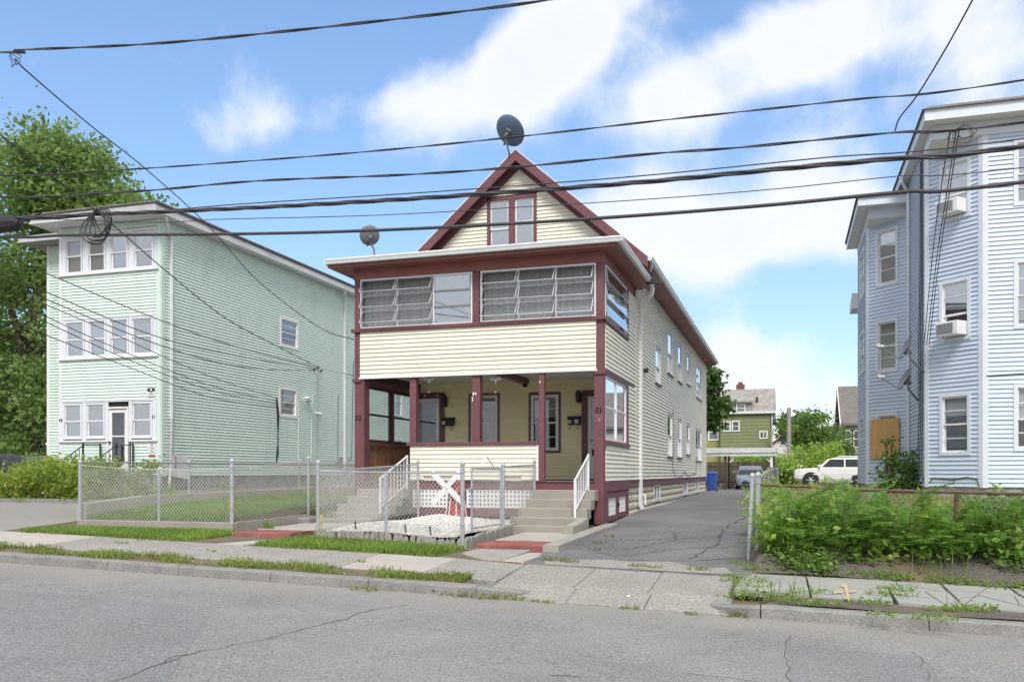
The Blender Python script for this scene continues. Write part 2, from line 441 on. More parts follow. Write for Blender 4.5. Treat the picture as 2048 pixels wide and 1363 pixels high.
def asphalt_mat(name, col, light, dusty=False):
    m = mat(name, col, .9, .13, .6, .8, 45, fine=.55, fscale=38, dirt=(*light, .55), dscale=.45, dlo=.42, dhi=.7)
    nd, lk = m.node_tree.nodes, m.node_tree.links
    p = nd['Principled BSDF']; src = p.inputs['Base Color'].links[0].from_socket
    geo = nd.new('ShaderNodeNewGeometry')
    # fine web of cracks in the surface
    no = nd.new('ShaderNodeTexNoise'); no.inputs['Scale'].default_value = 1.3; no.inputs['Detail'].default_value = 5; lk.new(geo.outputs['Position'], no.inputs[0])
    va = nd.new('ShaderNodeVectorMath'); va.operation = 'MULTIPLY_ADD'; lk.new(no.outputs['Color'], va.inputs[0]); va.inputs[1].default_value = (1.1, 1.1, 0); lk.new(geo.outputs['Position'], va.inputs[2])
    vo = nd.new('ShaderNodeTexVoronoi'); vo.feature = 'DISTANCE_TO_EDGE'; vo.inputs['Scale'].default_value = .42 if dusty else .75; lk.new(va.outputs[0], vo.inputs['Vector'])
    mr = nd.new('ShaderNodeMapRange'); lk.new(vo.outputs['Distance'], mr.inputs[0]); mr.inputs[1].default_value = .0; mr.inputs[2].default_value = .006; mr.inputs[3].default_value = 1; mr.inputs[4].default_value = 0
    n2_ = nd.new('ShaderNodeTexNoise'); n2_.inputs['Scale'].default_value = .35; lk.new(geo.outputs['Position'], n2_.inputs[0])
    m2 = nd.new('ShaderNodeMapRange'); lk.new(n2_.outputs[0], m2.inputs[0]); m2.inputs[1].default_value = .5; m2.inputs[2].default_value = .62; m2.inputs[3].default_value = 0; m2.inputs[4].default_value = .55 if dusty else .8
    mm = nd.new('ShaderNodeMath'); mm.operation = 'MULTIPLY'; lk.new(mr.outputs[0], mm.inputs[0]); lk.new(m2.outputs[0], mm.inputs[1])
    mixn = nd.new('ShaderNodeMix'); mixn.data_type = 'RGBA'; lk.new(mm.outputs[0], mixn.inputs[0]); lk.new(src, mixn.inputs[6]); mixn.inputs[7].default_value = (.05, .048, .045, 1)
    out = mixn.outputs[2]
    if dusty:                                   # dry grit washed towards the gutter
        sp = nd.new('ShaderNodeSeparateXYZ'); lk.new(geo.outputs['Position'], sp.inputs[0])
        ay = nd.new('ShaderNodeMath'); ay.operation = 'MULTIPLY_ADD'; lk.new(no.outputs[0], ay.inputs[0]); ay.inputs[1].default_value = 1.6; lk.new(sp.outputs[1], ay.inputs[2])
        dr = nd.new('ShaderNodeMapRange'); lk.new(ay.outputs[0], dr.inputs[0]); dr.inputs[1].default_value = 10.1; dr.inputs[2].default_value = 11.7; dr.inputs[3].default_value = 0; dr.inputs[4].default_value = .6
        mx2 = nd.new('ShaderNodeMix'); mx2.data_type = 'RGBA'; lk.new(dr.outputs[0], mx2.inputs[0]); lk.new(out, mx2.inputs[6]); mx2.inputs[7].default_value = (.32, .30, .265, 1); out = mx2.outputs[2]
    lk.new(out, p.inputs['Base Color'])
    return m
roadm = asphalt_mat('worn_asphalt', (.245, .24, .235), (.31, .298, .28), True)
drivem = asphalt_mat('driveway_asphalt', (.15, .15, .155), (.27, .26, .24))
bankm = asphalt_mat('old_tar_bank', (.12, .11, .10), (.17, .15, .125))

road = sheet('road', -120, 120, -1.8, 10.83, lambda x, y: sl_(x), roadm, 80, 8, kind='structure')
sheet('opposite_sidewalk', -120, 120, -4.2, -1.8, lambda x, y: sl_(x) + .02 + .12*min(1, (-1.8-y)*5), concrete2, 80, 12, kind='structure')
def drv(x, y): return drive_z(y) + .012*math.sin(x*1.7 + y*.6)*min(1, max(0, (y-12.9)/1.5)) + (sl_(x) + .012) * max(0, min(1, (15.5-y)/2.6))
driveway = sheet('driveway', -3.93, -.5, 12.93, 46, drv, drivem, 8, 40, kind='structure')
sheet('parking_yard', -10.5, .8, 46.004, 64, lambda x, y: drv(x, y), drivem, 10, 10, kind='structure')
def left_drive(x, y): return lot_L(x, y) + .008
sheet('side_driveway', -24, -14.08, 12.91, 17.3, left_drive, roadm, 20, 40, kind='structure')

# cracks in the road: thin dark strips that follow the photograph
def strip(pts, w, zf, name, parent, m, up=.004, jit=.03):
    b = MB(); P = []
    for (x0, y0), (x1, y1) in zip(pts, pts[1:]):
        n = max(2, int(math.hypot(x1-x0, y1-y0) / .12))
        for i in range(n): P.append((lerp(x0, x1, i/n) + random.uniform(-jit, jit), lerp(y0, y1, i/n) + random.uniform(-jit, jit)))
    P.append(pts[-1])
    for i, (x, y) in enumerate(P):
        a, c = P[max(0, i-1)], P[min(len(P)-1, i+1)]
        dx, dy = c[0]-a[0], c[1]-a[1]; l = math.hypot(dx, dy) or 1
        ww = w * random.uniform(.35, 1.3)
        b.v.append((x - dy/l*ww, y + dx/l*ww, zf(x, y) + up)); b.v.append((x + dy/l*ww, y - dx/l*ww, zf(x, y) + up))
    for i in range(len(P)-1): b.f.append((2*i, 2*i+1, 2*i+3, 2*i+2))
    b.build(name, m, parent)
    return P
crackm = mat('crack_fill', (.055, .05, .045), .95, .3, 8)
def road_px(l): return [(atZ(px, py, 0).x, atZ(px, py, 0).y) for px, py in l]
roadz = lambda x, y: sl_(x)
CRACK = strip(road_px([(230, 1368), (330, 1333), (400, 1307), (520, 1285), (620, 1258), (690, 1240), (740, 1222), (815, 1211)]), .006, roadz, 'crack', road, crackm)
strip(road_px([(330, 1333), (345, 1320), (390, 1312)]), .006, roadz, 'crack', road, crackm)
strip(road_px([(1577, 1250), (1575, 1290), (1580, 1363)]), .003, roadz, 'crack', road, crackm)
strip(road_px([(1830, 1275), (1850, 1310), (1885, 1363)]), .003, roadz, 'crack', road, crackm)
strip(road_px([(1105, 1335), (1160, 1337)]), .006, roadz, 'crack', road, crackm)
for pts in ([(-3.3, 13.3), (-2.4, 14.0), (-1.4, 14.1), (-.7, 14.5)], [(-2.7, 15.2), (-2.0, 16.6), (-2.2, 18)], [(-3.2, 14.6), (-2.5, 14.4), (-1.9, 15.3), (-.9, 15.6)], [(-1.5, 14.2), (-1.2, 16), (-1.3, 19), (-1.0, 23)], [(-3.4, 16.5), (-2.2, 16.7), (-1.2, 17.4)]):
    strip(pts, .012, drv, 'crack', driveway, crackm, .005, .05)
# worn patch of bare aggregate where the driveway meets the sidewalk
b = MB()
poly = [(-3.55, 13.0), (-2.5, 13.02), (-1.2, 13.05), (-.75, 13.1), (-.9, 13.6), (-1.3, 13.45), (-1.75, 13.95), (-2.3, 13.75), (-2.7, 13.85), (-3.3, 13.65), (-3.65, 13.3)]
b.face([(x, y, drv(x, y) + .006) for x, y in poly]); b.build('worn_patch', aggregate, driveway)
# faint chalky street marks
chalk = mat('faint_white_paint', (.32, .318, .31), .9, .2, 6)
for l in ([(1372, 1324), (1420, 1329), (1470, 1332), (1528, 1340)], [(1425, 1343), (1445, 1340)], [(1448, 1341), (1470, 1338), (1475, 1345)], [(1485, 1344), (1512, 1341), (1525, 1346)]):
    strip(road_px(l), .018, roadz, 'faint_mark', road, chalk, .0045, .015)

# utility cuts patched with slightly different asphalt
patchm = asphalt_mat('patched_asphalt', (.222, .222, .225), (.27, .265, .255))
for pts in ([(-60, 1175), (210, 1192), (430, 1215), (330, 1368), (-60, 1368)], [(1580, 1290), (1850, 1312), (1885, 1368), (1580, 1368)]):
    q = [atZ(px, py, 0) for px, py in pts]
    for _ in range(4): q = [atZ(px, py, sl_(v.x)) for (px, py), v in zip(pts, q)]
    MB().face([(v.x, v.y, sl_(v.x) + .002) for v in reversed(q)]).build('road_patch', patchm, road, fix=True)
# ---- kerb
kerb = thing('kerb', None, None, (-4, 10.9, 0), kind='structure')
def kerbstone(x0, x1, y0=10.8, d=.17, h=.145):
    b = MB(); n = max(3, int((x1-x0)/.18))
    rows = []
    for i in range(n+1):
        x = lerp(x0+.006, x1-.006, i/n); s = sl_(x); j = lambda a=.006: random.uniform(-a, a)
        rows.append([(x, y0 - .012 + j(), s - .04), (x, y0 + j(.008), s + h - .025 + j(.008)), (x, y0 + .022 + j(.004), s + h + j(.004)), (x, y0 + d + j(), s + h + .004 + j(.004)), (x, y0 + d, s - .04)])
    for r in rows: b.v += r
    for i in range(n):
        for k in range(4): b.f.append((i*5+k, (i+1)*5+k, (i+1)*5+k+1, i*5+k+1))
    b.f.append((0, 1, 2, 3, 4)); b.f.append(tuple(n*5+k for k in (4, 3, 2, 1, 0)))
    b.build('kerbstone', granite, kerb, fix=True)
kx = [atY(px, 0, 10.85).x for px in (-420, -140, 2, 220, 361, 545, 740, 955)]
for a, c in zip(kx, kx[1:]): kerbstone(a, c)
kx2 = [atY(px, 0, 10.85).x for px in (1522, 1857, 2220, 2500)]
for a, c in zip(kx2, kx2[1:]): kerbstone(a, c)
def kerb_curve(cx, sgn):
    b = MB(); n = 8; rad = .62
    for i in range(n+1):
        th = i/n * R(80); h = lerp(.14, .06, i/n)
        for rr, zz_ in ((rad + .08, -.05), (rad + .08, h - .02), (rad + .05, h), (rad - .09, h + .005), (rad - .09, -.05)):
            x, y = cx + sgn * rr * math.sin(th), 11.48 - rr * math.cos(th)
            b.v.append((x, y, sl_(x) + zz_))
    for i in range(n):
        for k in range(4): b.f.append((i*5+k, (i+1)*5+k, (i+1)*5+k+1, i*5+k+1))
    b.f.append((0, 1, 2, 3, 4)); b.f.append(tuple(n*5+k for k in (4, 3, 2, 1, 0)))
    b.build('kerbstone', granite, kerb, fix=True)
kerb_curve(kx[-1] + .01, 1); kerb_curve(kx2[0] - .01, -1)

# ---- sidewalk slabs
walk = thing('sidewalk', None, None, (-6, 12.2, 0), kind='structure')
def slab(x0, x1, y0, y1, zf, m, parent, th=.1, name='slab', skew=0, gap=.008, tilt=.006):
    t = [random.uniform(-tilt, tilt) for _ in range(4)]
    c = [(x0+gap, y0+gap), (x1-gap, y0+gap), (x1-gap+skew, y1-gap), (x0+gap+skew, y1-gap)]
    p = [(x, y, zf(x, y) - th) for x, y in c] + [(x, y, zf(x, y) + t[i]) for i, (x, y) in enumerate(c)]
    return MB().hexa(p).build(name, m, parent, bevel=.012)
def walkz(x, y): return sl_(x) + prof(y, [(11.5, .185), (12.9, .262)])
sx = [atY(px, 0, 12.2).x for px in (-420, -200, 10, 135, 300, 470, 640, 722, 880, 1000)]
sx[-1] = -3.85
for i, (a, c) in enumerate(zip(sx, sx[1:])):
    slab(a, c, 11.52 + random.uniform(-.02, .02), 12.9, walkz if i < 8 else (lambda x, y: lerp(walkz(x, y), sl_(x) + prof(y, [(10.84, .012), (11.35, .07), (11.55, .13), (12.95, .225)]), max(0, min(1, (x + 4.7)/.85)))), concrete2 if i in (2, 7) else (concrete2 if i == 1 else aggregate), walk)
def apronz(x, y): return sl_(x) + prof(y, [(10.84, .012), (11.35, .07), (11.55, .13), (12.95, .225)])
ax = [-3.84, -2.75, -1.75, -.72]
for a, c in zip(ax, ax[1:]):
    slab(a, c, 11.505, 12.95, apronz, aggregate, walk, tilt=.002, gap=.004)
    slab(a + .05, c + .05, 10.85, 11.50, apronz, aggregate, walk, tilt=.002, gap=.004)
slab(-3.84, -3.4, 10.85, 11.5, lambda x, y: apronz(x, y) - .006, concrete, walk, tilt=.001, th=.08)
# broken flagstones on the right
def split_poly(poly, depth):
    if depth == 0: return [poly]
    cxm = sum(p[0] for p in poly)/len(poly) + random.uniform(-.18, .18); cym = sum(p[1] for p in poly)/len(poly) + random.uniform(-.12, .12)
    th = random.uniform(0, math.pi); nx_, ny_ = math.cos(th), math.sin(th)
    A, B = [], []
    for i, p in enumerate(poly):
        q = poly[(i+1) % len(poly)]
        dp, dq = (p[0]-cxm)*nx_ + (p[1]-cym)*ny_, (q[0]-cxm)*nx_ + (q[1]-cym)*ny_
        (A if dp >= 0 else B).append(p)
        if dp * dq < 0:
            t = dp/(dp-dq); m_ = (lerp(p[0], q[0], t), lerp(p[1], q[1], t)); A.append(m_); B.append(m_)
    out = []
    for s in (A, B):
        if len(s) >= 3: out += split_poly(s, depth-1 if random.random() < .85 else 0)
    return out
def flagz(x, y): return sl_(x) + prof(y, [(11.3, .175), (13.4, .25)])
def flag(poly, tilt=.006):
    cxm = sum(p[0] for p in poly)/len(poly); cym = sum(p[1] for p in poly)/len(poly)
    q = []
    for (x, y) in poly:
        d = math.hypot(x-cxm, y-cym) or 1; k = max(0, (d-.021)/d); q.append((cxm + (x-cxm)*k, cym + (y-cym)*k))
    tx, ty = random.uniform(-tilt, tilt), random.uniform(-tilt, tilt)
    b = MB(); n = len(q)
    for dz in (-.08, 0):
        for x, y in q: b.v.append((x, y, flagz(x, y) + dz + (x-cxm)*tx + (y-cym)*ty))
    b.f.append(tuple(reversed(range(n)))); b.f.append(tuple(range(n, 2*n)))
    for i in range(n): b.f.append((i, (i+1) % n, n+(i+1) % n, n+i))
    b.build('flagstone', bluestone, walk)
fx = [-.10, .62, 1.75]
flag([(-.68, 11.8), (.27, 11.72), (.24, 13.36), (-.60, 13.3)]); flag([(.28, 11.68), (1.24, 11.62), (1.3, 13.4), (.25, 13.36)])
random.seed(21)
for (x0, x1, d) in ((1.27, 2.0, 3), (2.02, 2.85, 4), (2.87, 3.8, 5), (3.82, 5.0, 5), (5.02, 8.5, 4)):
    for p in split_poly([(x0, 11.6), (x1, 11.55), (x1, 13.4), (x0, 13.42)], d):
        if len(p) >= 3: flag(p)
# yellow surveyor's mark
ym = mat('yellow_spray_paint', (.50, .40, .24), .85, .15, 10)
for poly in ([(1682, 1164), (1694, 1165), (1699, 1184), (1706, 1186), (1699, 1191), (1689, 1187), (1693, 1183), (1688, 1170), (1681, 1168)], [(1667, 1177), (1676, 1174), (1686, 1176), (1684, 1179), (1674, 1179), (1668, 1180)], [(1695, 1175), (1712, 1174), (1711, 1177), (1696, 1178)]):
    b = MB(); P = [atZ(px, py, .125) for px, py in poly]
    b.face([(p.x, p.y, flagz(p.x, p.y) + .011) for p in reversed(P)]); b.build('paint_mark', ym, walk, fix=True)
# tarry bank below the weeds, and the tarred strip behind the right kerb
def bankz(x, y): return gz(x, y) + .015 + .02*math.sin(x*2.1 + y)
sheet('tar_bank', -.45, 14, 13.36, 14.9, bankz, bankm, 30, 8, kind='structure')
sheet('tar_strip', -.1, 14, 10.99, 11.72, lambda x, y: sl_(x) + .158 + .008*math.sin(3*x), bankm, 30, 4, kind='structure')

# ---- front paths and red slabs
def flat(z): return lambda x, y: z
path = thing('front_path', None, None, (-4.6, 15, 0), kind='structure')
slab(-5.25, -4.25, 12.92, 14.66, lambda x, y: prof(y, [(12.92, .268), (14.66, .285)]), concrete, path, name='path_slab')
slab(-4.24, -3.86, 12.92, 14.4, lambda x, y: .268, concrete2, path, name='path_slab')
slab(-5.25, -3.98, 15.62, 17.58, lambda x, y: prof(y, [(15.6, .365), (17.6, .39)]), concrete2, path, name='path_slab')
slab(-10.1, -8.85, 15.18, 17.3, lambda x, y: .50 + .01*(y-15), concrete2, path, name='path_slab')
slab(-10.0, -8.85, 12.92, 14.25, lambda x, y: prof(y, [(12.9, .40), (14.3, .385)]), concrete2, path, name='path_slab')
def kerbwall(pts, w, h0, m, name, parent, top=None):
    b = MB()
    for (x, y, z) in pts:
        b.v += [(x-w/2, y, z-h0), (x+w/2, y, z-h0), (x+w/2, y, z), (x-w/2, y, z)]
    for i in range(len(pts)-1):
        for k in range(4): b.f.append((i*4+k, i*4+(k+1) % 4, (i+1)*4+(k+1) % 4, (i+1)*4+k))
    n = len(pts)-1
    b.f.append((3, 2, 1, 0)); b.f.append((n*4, n*4+1, n*4+2, n*4+3))
    return b.build(name, m, parent, fix=True)
kerbwall([(-3.82, 14.35, .40), (-3.80, 16, .43), (-3.78, 17.6, .47), (-3.70, 18.9, .50), (-3.72, 19.35, .50)], .28, .25, concrete, 'path_kerb', path)
for (x0, x1, y0, y1, z, lab) in ((-5.27, -3.95, 14.7, 15.6, .365, 'red painted concrete step slab before the steps of number 55'), (-10.05, -8.80, 14.3, 15.14, .50, 'red painted concrete step slab between the two fenced plots')):
    b = MB(); n = 10
    for i in range(n+1):
        x = lerp(x0, x1, i/n); j = lambda: random.uniform(-.007, .007)
        b.v += [(x, y0+j(), z-.15), (x, y0+j(), z-.012+j()), (x, y0+.02+j(), z), (x, y1, z), (x, y1, z-.15)]
    for i in range(n):
        for k in range(5): b.f.append((i*5+k, i*5+(k+1) % 5, (i+1)*5+(k+1) % 5, (i+1)*5+k))
    b.f.append((4, 3, 2, 1, 0)); b.f.append(tuple(n*5+k for k in range(5)))
    tag(b.build('step_slab', redslab, fix=True), lab, 'step')

# ---- low walls round the lawn
wl_ = thing('lawn_wall', 'low concrete kerb wall under the left chain link fence', 'wall', (-12, 14.65, .5))
MB().box(-13.95, -10.22, 14.56, 14.74, .32, .655).build('front_kerb', concrete, wl_, bevel=.01)
kerbwall([(-10.3, 14.745, .655), (-10.3, 16, .67), (-10.3, 17.4, .70)], .15, .3, concrete, 'side_kerb', wl_)
rw = thing('retaining_wall', 'long low concrete retaining wall between lawn and mint house', 'wall', (-14, 20, .9))
kerbwall([(-14.02, 14.76, .98), (-14.02, 16.5, 1.10), (-14.02, 24, 1.16), (-14.02, 40, 1.2)], .24, .55, concrete2, 'wall_body', rw)
MB().box(-10.28, -9.95, 16.9, 17.5, .45, .66).build('rubble_block', granite, rw, bevel=.05)
# ------------------------------------------------------------------ parts that houses share
_b = MB(); _b.v = [(0,.006,0),(1,.006,0),(1,.006,1),(0,.006,1),(0,-.033,0),(1,-.033,0),(1,-.004,1.0),(0,-.004,1.0)]
_b.f = [(4,5,6,7),(0,4,7,3),(5,1,2,6),(0,1,5,4),(7,6,2,3),(1,0,3,2)]
BOARD = {}
BUDGET = {}
def siding(house, M, u0, u1, z0, z1, m, holes=(), expo=.1016, limit=300, edge=None):
    """lapped boards, each an object while the house's budget lasts; holes: (ua, ub, za, zb)"""
    if m.name not in BOARD: BOARD[m.name] = _b.mesh('siding_board', m)
    rest = MB()
    n = max(1, round((z1-z0)/expo)); e = (z1-z0)/n
    for k in range(n):
        z = z0 + k*e; zc = z + e/2
        a, c = (u0, u1) if edge is None else edge(zc)
        if c - a < .05: continue
        iv = [(a, c)]
        for (ha, hb, za, zb) in holes:
            if za < zc < zb:
                nv = []
                for (p, q) in iv:
                    if hb <= p or ha >= q: nv.append((p, q)); continue
                    if ha - p > .03: nv.append((p, ha))
                    if q - hb > .03: nv.append((hb, q))
                iv = nv
        iv2 = []
        for (p, q) in iv:                        # boards come in lengths of about 3.7 m
            x0_ = p; nxt = u0 + 3.66*((k*7 % 5)/5 + .15)
            while nxt < q - .4:
                if nxt > x0_ + .4: iv2.append((x0_, nxt-.002)); x0_ = nxt
                nxt += 3.66
            iv2.append((x0_, q))
        for (p, q) in iv2:
            if BUDGET.get(house.name, 0) < limit:
                BUDGET[house.name] = BUDGET.get(house.name, 0) + 1
                T = M @ Matrix.Translation((p, random.uniform(-.003, .0015), z + random.uniform(-.002, .002))) @ Matrix.Diagonal((q-p, 1, e*1.06, 1))
                inst('siding_board', BOARD[m.name], T, house)
            else:
                b = len(rest.v); rest.v += [(p + (q-p)*x, y, z + e*1.06*w) for x, y, w in _b.v]
                rest.f += [tuple(b+i for i in f) for f in _b.f]
    if rest.v: rest.build('siding', m, house, M, kind='stuff')

def window(house, M, u, z, w, h, casing, sash=None, trim=.07, blind=None, sill=True, rail=.5, pane=None, proud=.045, storm=False, back=None, single=False, drop=0, cols=1, sillm=None):
    """double-hung window whose opening starts at (u, z); returns the hole for the siding.
    blind: (material, fraction from the top)"""
    sash = sash or whitemetal; pane = pane or glass
    b = MB(); t = trim
    b.box(u-t, u, -proud, .03, z-(t if not sill else 0), z+h+t); b.box(u+w, u+w+t, -proud, .03, z-(t if not sill else 0), z+h+t)
    b.box(u, u+w, -proud, .03, z+h, z+h+t)
    if not sill: b.box(u, u+w, -proud, .03, z-t, z)
    win = b.build('window', casing, house, M)
    if sill: MB().box(u-t-.03, u+w+t+.03, -proud-.035, .03, z-.05, z).build('sill', sillm or casing, win, M)
    jam = MB().box(u, u+.015, .03, .098, z, z+h).box(u+w-.015, u+w, .03, .098, z, z+h).box(u+.015, u+w-.015, .03, .098, z+h-.015, z+h).box(u+.015, u+w-.015, .03, .098, z, z+.015)
    jam.build('jamb', sash, win, M)
    f = .042 if w > .5 else .032
    zm = z + h*rail
    def one(u0, u1, z0, z1, y):
        s = MB().ring(u0, u1, z0, z1, f, y, y+.03).build('sash', sash, win, M)
        MB().box(u0+f, u1-f, y+.012, y+.018, z0+f, z1-f).build('pane', pane, win, M)
    for c in range(cols):
        ua, ub = u + w*c/cols, u + w*(c+1)/cols
        if single: one(ua, ub, z, z+h, .005)
        else:
            one(ua, ub, zm-.02-drop, z+h-drop, .0); one(ua, ub, z, zm+.02, .034)
    if storm:                                    # storm-window bars
        for q in (.74, .24): MB().box(u+f, u+w-f, -.012, -.002, z+h*q, z+h*q+.022).build('storm_bar', sash, win, M)
    if blind:
        bm_, fr0 = blind
        bb = MB(); zb = z + h*(1-fr0)
        if bm_ is curtain:
            n = 14
            for i in range(n+1):
                x = lerp(u+.02, u+w-.02, i/n); y = .082 + .008*math.sin(i*2.1)
                bb.v += [(x, y, zb), (x, y, z+h-.02)]
            for i in range(n): bb.f.append((2*i, 2*i+2, 2*i+3, 2*i+1))
            bb.build('curtain', bm_, win, M, smooth=True)
        else:
            bb.box(u+.02, u+w-.02, .076, .082, zb, z+h-.02).build('blind', bm_, win, M)
    if back: MB().box(u+.016, u+w-.016, .09, .096, z+.016, z+h-.016).build('inner_shade', back, win, M)
    return (u-t*.5, u+w+t*.5, z-t*.5, z+h+t*.5)

def px_open(M, pxl, pxr, yt, yb, trim=.07):
    """opening (u, z, w, h) inside the casing whose outer corners show at (pxl, yt) and (pxr, yb)"""
    o = M.translation; n = Vector((M[0][1], M[1][1], 0)); u = Vector((M[0][0], M[1][0], 0))
    def hit(px, py):
        d = ray(px, py); t = (o - CP).dot(n) / d.dot(n); return CP + d*t
    a, b = hit(pxl, yt), hit(pxr, yb)
    ua, ub = (a-o).dot(u), (b-o).dot(u)
    return ua+trim, b.z+trim, ub-ua-2*trim, a.z-b.z-2*trim

def gutter(name, M, u0, u1, y, z, parent, m=None, w=.12, h=.115, caps=True):
    """K-style gutter along x in frame M; y is its back (outside is -y)"""
    p = [(y, z-h), (y, z), (y-.01, z), (y-.01, z-h+.02), (y-w+.035, z-h+.02), (y-w+.015, z-.035), (y-w+.015, z-.008), (y-w, z), (y-w-.006, z-.03), (y-w+.012, z-.06), (y-w+.03, z-h)]
    return MB().prism(p, u0, u1, 'x').build(name, m or whitemetal, parent, M, fix=True)
def rect_pipe(name, pts, parent, m=None, a=.045, M=I4):
    return MB().tube(pts, a, 4).build(name, m or whitemetal, parent, M)
# ------------------------------------------------------------------ cream two-family house
XL, XR, YF, YI, YG, YB = -10.19, -3.96, 19.5, 23.1, 23.2, 45.3
H = thing('house', 'cream sided two family house with maroon trim and open front porch', 'house', ((XL+XR)/2, YF, .45))
F = frame((XL, YF, 0), (1, 0)); WF = XR - XL
Rt = frame((XR, YF, 0), (0, 1)); LR = YB - YF
Gf = frame((XL, YG, 0), (1, 0))
In = frame((XL, YI, 0), (1, 0))
def uF(px): return atY(px, 0, YF).x - XL
def uI(px): return atY(px, 0, YI).x - XL
Z_DECK, Z_RAIL, Z_S1, Z_SILL, Z_FR, Z_SOF = 1.42, 2.31, 3.92, 5.12, 6.36, 6.60

# hidden body: sheathing behind the siding
b = MB()
b.box(XR-.22, XR-.10, YI+.12, YB-.1, .4, 7.05); b.box(XL+.10, XL+.22, YI+.12, YB-.1, .4, 7.05); b.box(XL+.22, XR-.22, YB-.22, YB-.1, .4, 7.05)
b.box(XL+.22, XR-.22, YI+.12, YI+.24, .4, 7.05)
b.box(XR-.22, XR-.10, YF+.12, YI+.12, 3.95, Z_SILL); b.box(XL+.10, XL+.22, YF+.12, YI+.12, 3.95, Z_SILL); b.box(XL+.22, XR-.22, YF+.1, YF+.2, 3.95, Z_SILL)
b.build('sheathing', darkroom, H)
# ---- porch frame: deck, posts, beams
deckm = mat('grey_deck_paint', (.34, .31, .29), .6, .15, 3, dirt=(.3, .18, .15, .4))
MB().box(XL+.03, XR-.03, YF+.03, YI, Z_DECK-.05, Z_DECK).build('porch_floor', deckm, H)
ceil = mat('porch_ceiling_paint', (.78, .78, .74), .6, .05, 2, dirt=(.5, .48, .42, .3))
cl_ = MB()
for i in range(24):
    y = lerp(YF+.12, YI, i/24); cl_.box(XL+.2, XR-.2, y, y + (YI-YF-.12)/24 - .008, 4.13, 4.155)
cl_.build('porch_ceiling', ceil, H, kind='stuff')
def post(u, w, z0, z1, d=None, m=maroon, M=F, y0=0.0):
    d = d or w
    p = MB().box(u, u+w, y0, y0+d, z0, z1).build('post', m, H, M, bevel=.008); return p
post(0, .26, .45, Z_S1, .30); post(WF-.22, .22, .45, Z_S1, .22)
u1, u2, u3 = uF(818), uF(943), uF(1077)
post(u1, .17, Z_DECK, Z_S1+.1, y0=.03); post(u2, .2, Z_RAIL+.03, Z_S1+.1, y0=.03); post(u3, .135, Z_DECK-.18, Z_S1+.1, y0=.01)
post(0, .16, Z_S1, Z_FR, .16); post(WF-.17, .17, Z_S1, Z_FR, .17)
post(uF(943)+.02, .17, Z_SILL+.03, Z_FR, .12, y0=.02)
MB().box(u2+.3, u2+.52, .1, 3.05, 3.99, 4.128).build('ceiling_beam', maroon, H, F)
MB().box(.16, WF-.17, .03, .2, 3.94, 4.12).build('header_beam', white, H, F)
# deck edge boards
MB().box(.262, WF-.222, -.012, .028, Z_DECK-.19, Z_DECK-.012).box(.262, WF-.222, -.04, .03, Z_DECK-.011, Z_DECK+.006).build('deck_edge', maroon, H, F)
# ---- porch front wall with cap rail
pu0, pu1 = u1+.02, u3
siding(H, F, pu0+.02, pu1, 1.46, 2.27, cream, holes=[(uF(848), uF(906), 1.4, 1.56), (uF(1010), uF(1043), 1.4, 1.56)])
MB().box(pu0, pu1, .02, .12, 1.44, 2.27).build('rail_wall', cream, H, F)
MB().box(u1-.05, pu1+.005, -.07, .16, 2.272, 2.345).build('cap_rail', maroon, H, F, bevel=.008)
MB().box(pu1-.03, pu1+.002, -.03, .02, 1.44, 2.27).build('end_trim', white, H, F)
# band and skirt under the deck with white lattice
MB().box(u1, u3-.002, -.016, .03, 1.25, 1.44).build('skirt_band', maroon, H, F)
MB().box(u1, u3-.002, -.016, .03, .60, .80).build('skirt_board', maroon, H, F)
for uu in (u1, uF(925), u3-.12):
    MB().box(uu, uu+.1, -.014, .03, .8, 1.25).build('skirt_post', maroon, H, F)
def lattice(M, ua, ub, za, zb, parent, pitch=.095, w=.058, y=.0):
    b = MB(); n = int((ub-ua)/pitch)
    for i in range(n+1):
        x = lerp(ua, ub-w, i/max(1, n)); b.box(x, x+w, y, y+.008, za, zb)
    m_ = int((zb-za)/pitch)
    for i in range(m_+1):
        z = lerp(za, zb-w, i/max(1, m_)); b.box(ua, ub, y+.009, y+.017, z, z+w)
    return b.build('lattice', white, parent, M, kind='stuff')
lattice(F, u1+.1, uF(925), .80, 1.25, H); lattice(F, uF(925)+.1, u3-.12, .80, 1.25, H)
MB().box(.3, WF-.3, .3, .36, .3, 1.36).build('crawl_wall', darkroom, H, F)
# ---- second-floor front panel, sill board, frieze
siding(H, F, .16, WF-.17, Z_S1+.03, Z_SILL-.06, cream)
MB().box(.16, WF-.17, .007, .10, Z_S1+.0, Z_SILL-.06).build('panel_backing', cream, H, F)
MB().box(.13, WF-.14, -.03, .1, Z_S1-.0, Z_S1+.035).build('drip_edge', white, H, F)
MB().box(-.06, WF+.05, -.075, .12, Z_SILL-.055, Z_SILL+.03).build('sill_board', maroon, H, F, bevel=.006)
MB().box(-.04, .2, -.045, .1, Z_S1-.07, Z_S1+.0).box(WF-.2, WF+.04, -.045, .1, Z_S1-.07, Z_S1+.0).build('post_cap', maroon, H, F)
MB().box(-.02, WF+.02, -.02, .1, Z_FR, Z_SOF).build('frieze', redbrown, H, F)
MB().box(-.02, .1, -.0, 3.6, Z_FR, Z_SOF, M=None).build('frieze', redbrown, H, F @ Matrix.Translation((0, .101, 0)))
MB().box(.101, 4.0, -.02, .1, Z_FR, Z_SOF).build('frieze', redbrown, H, Rt)
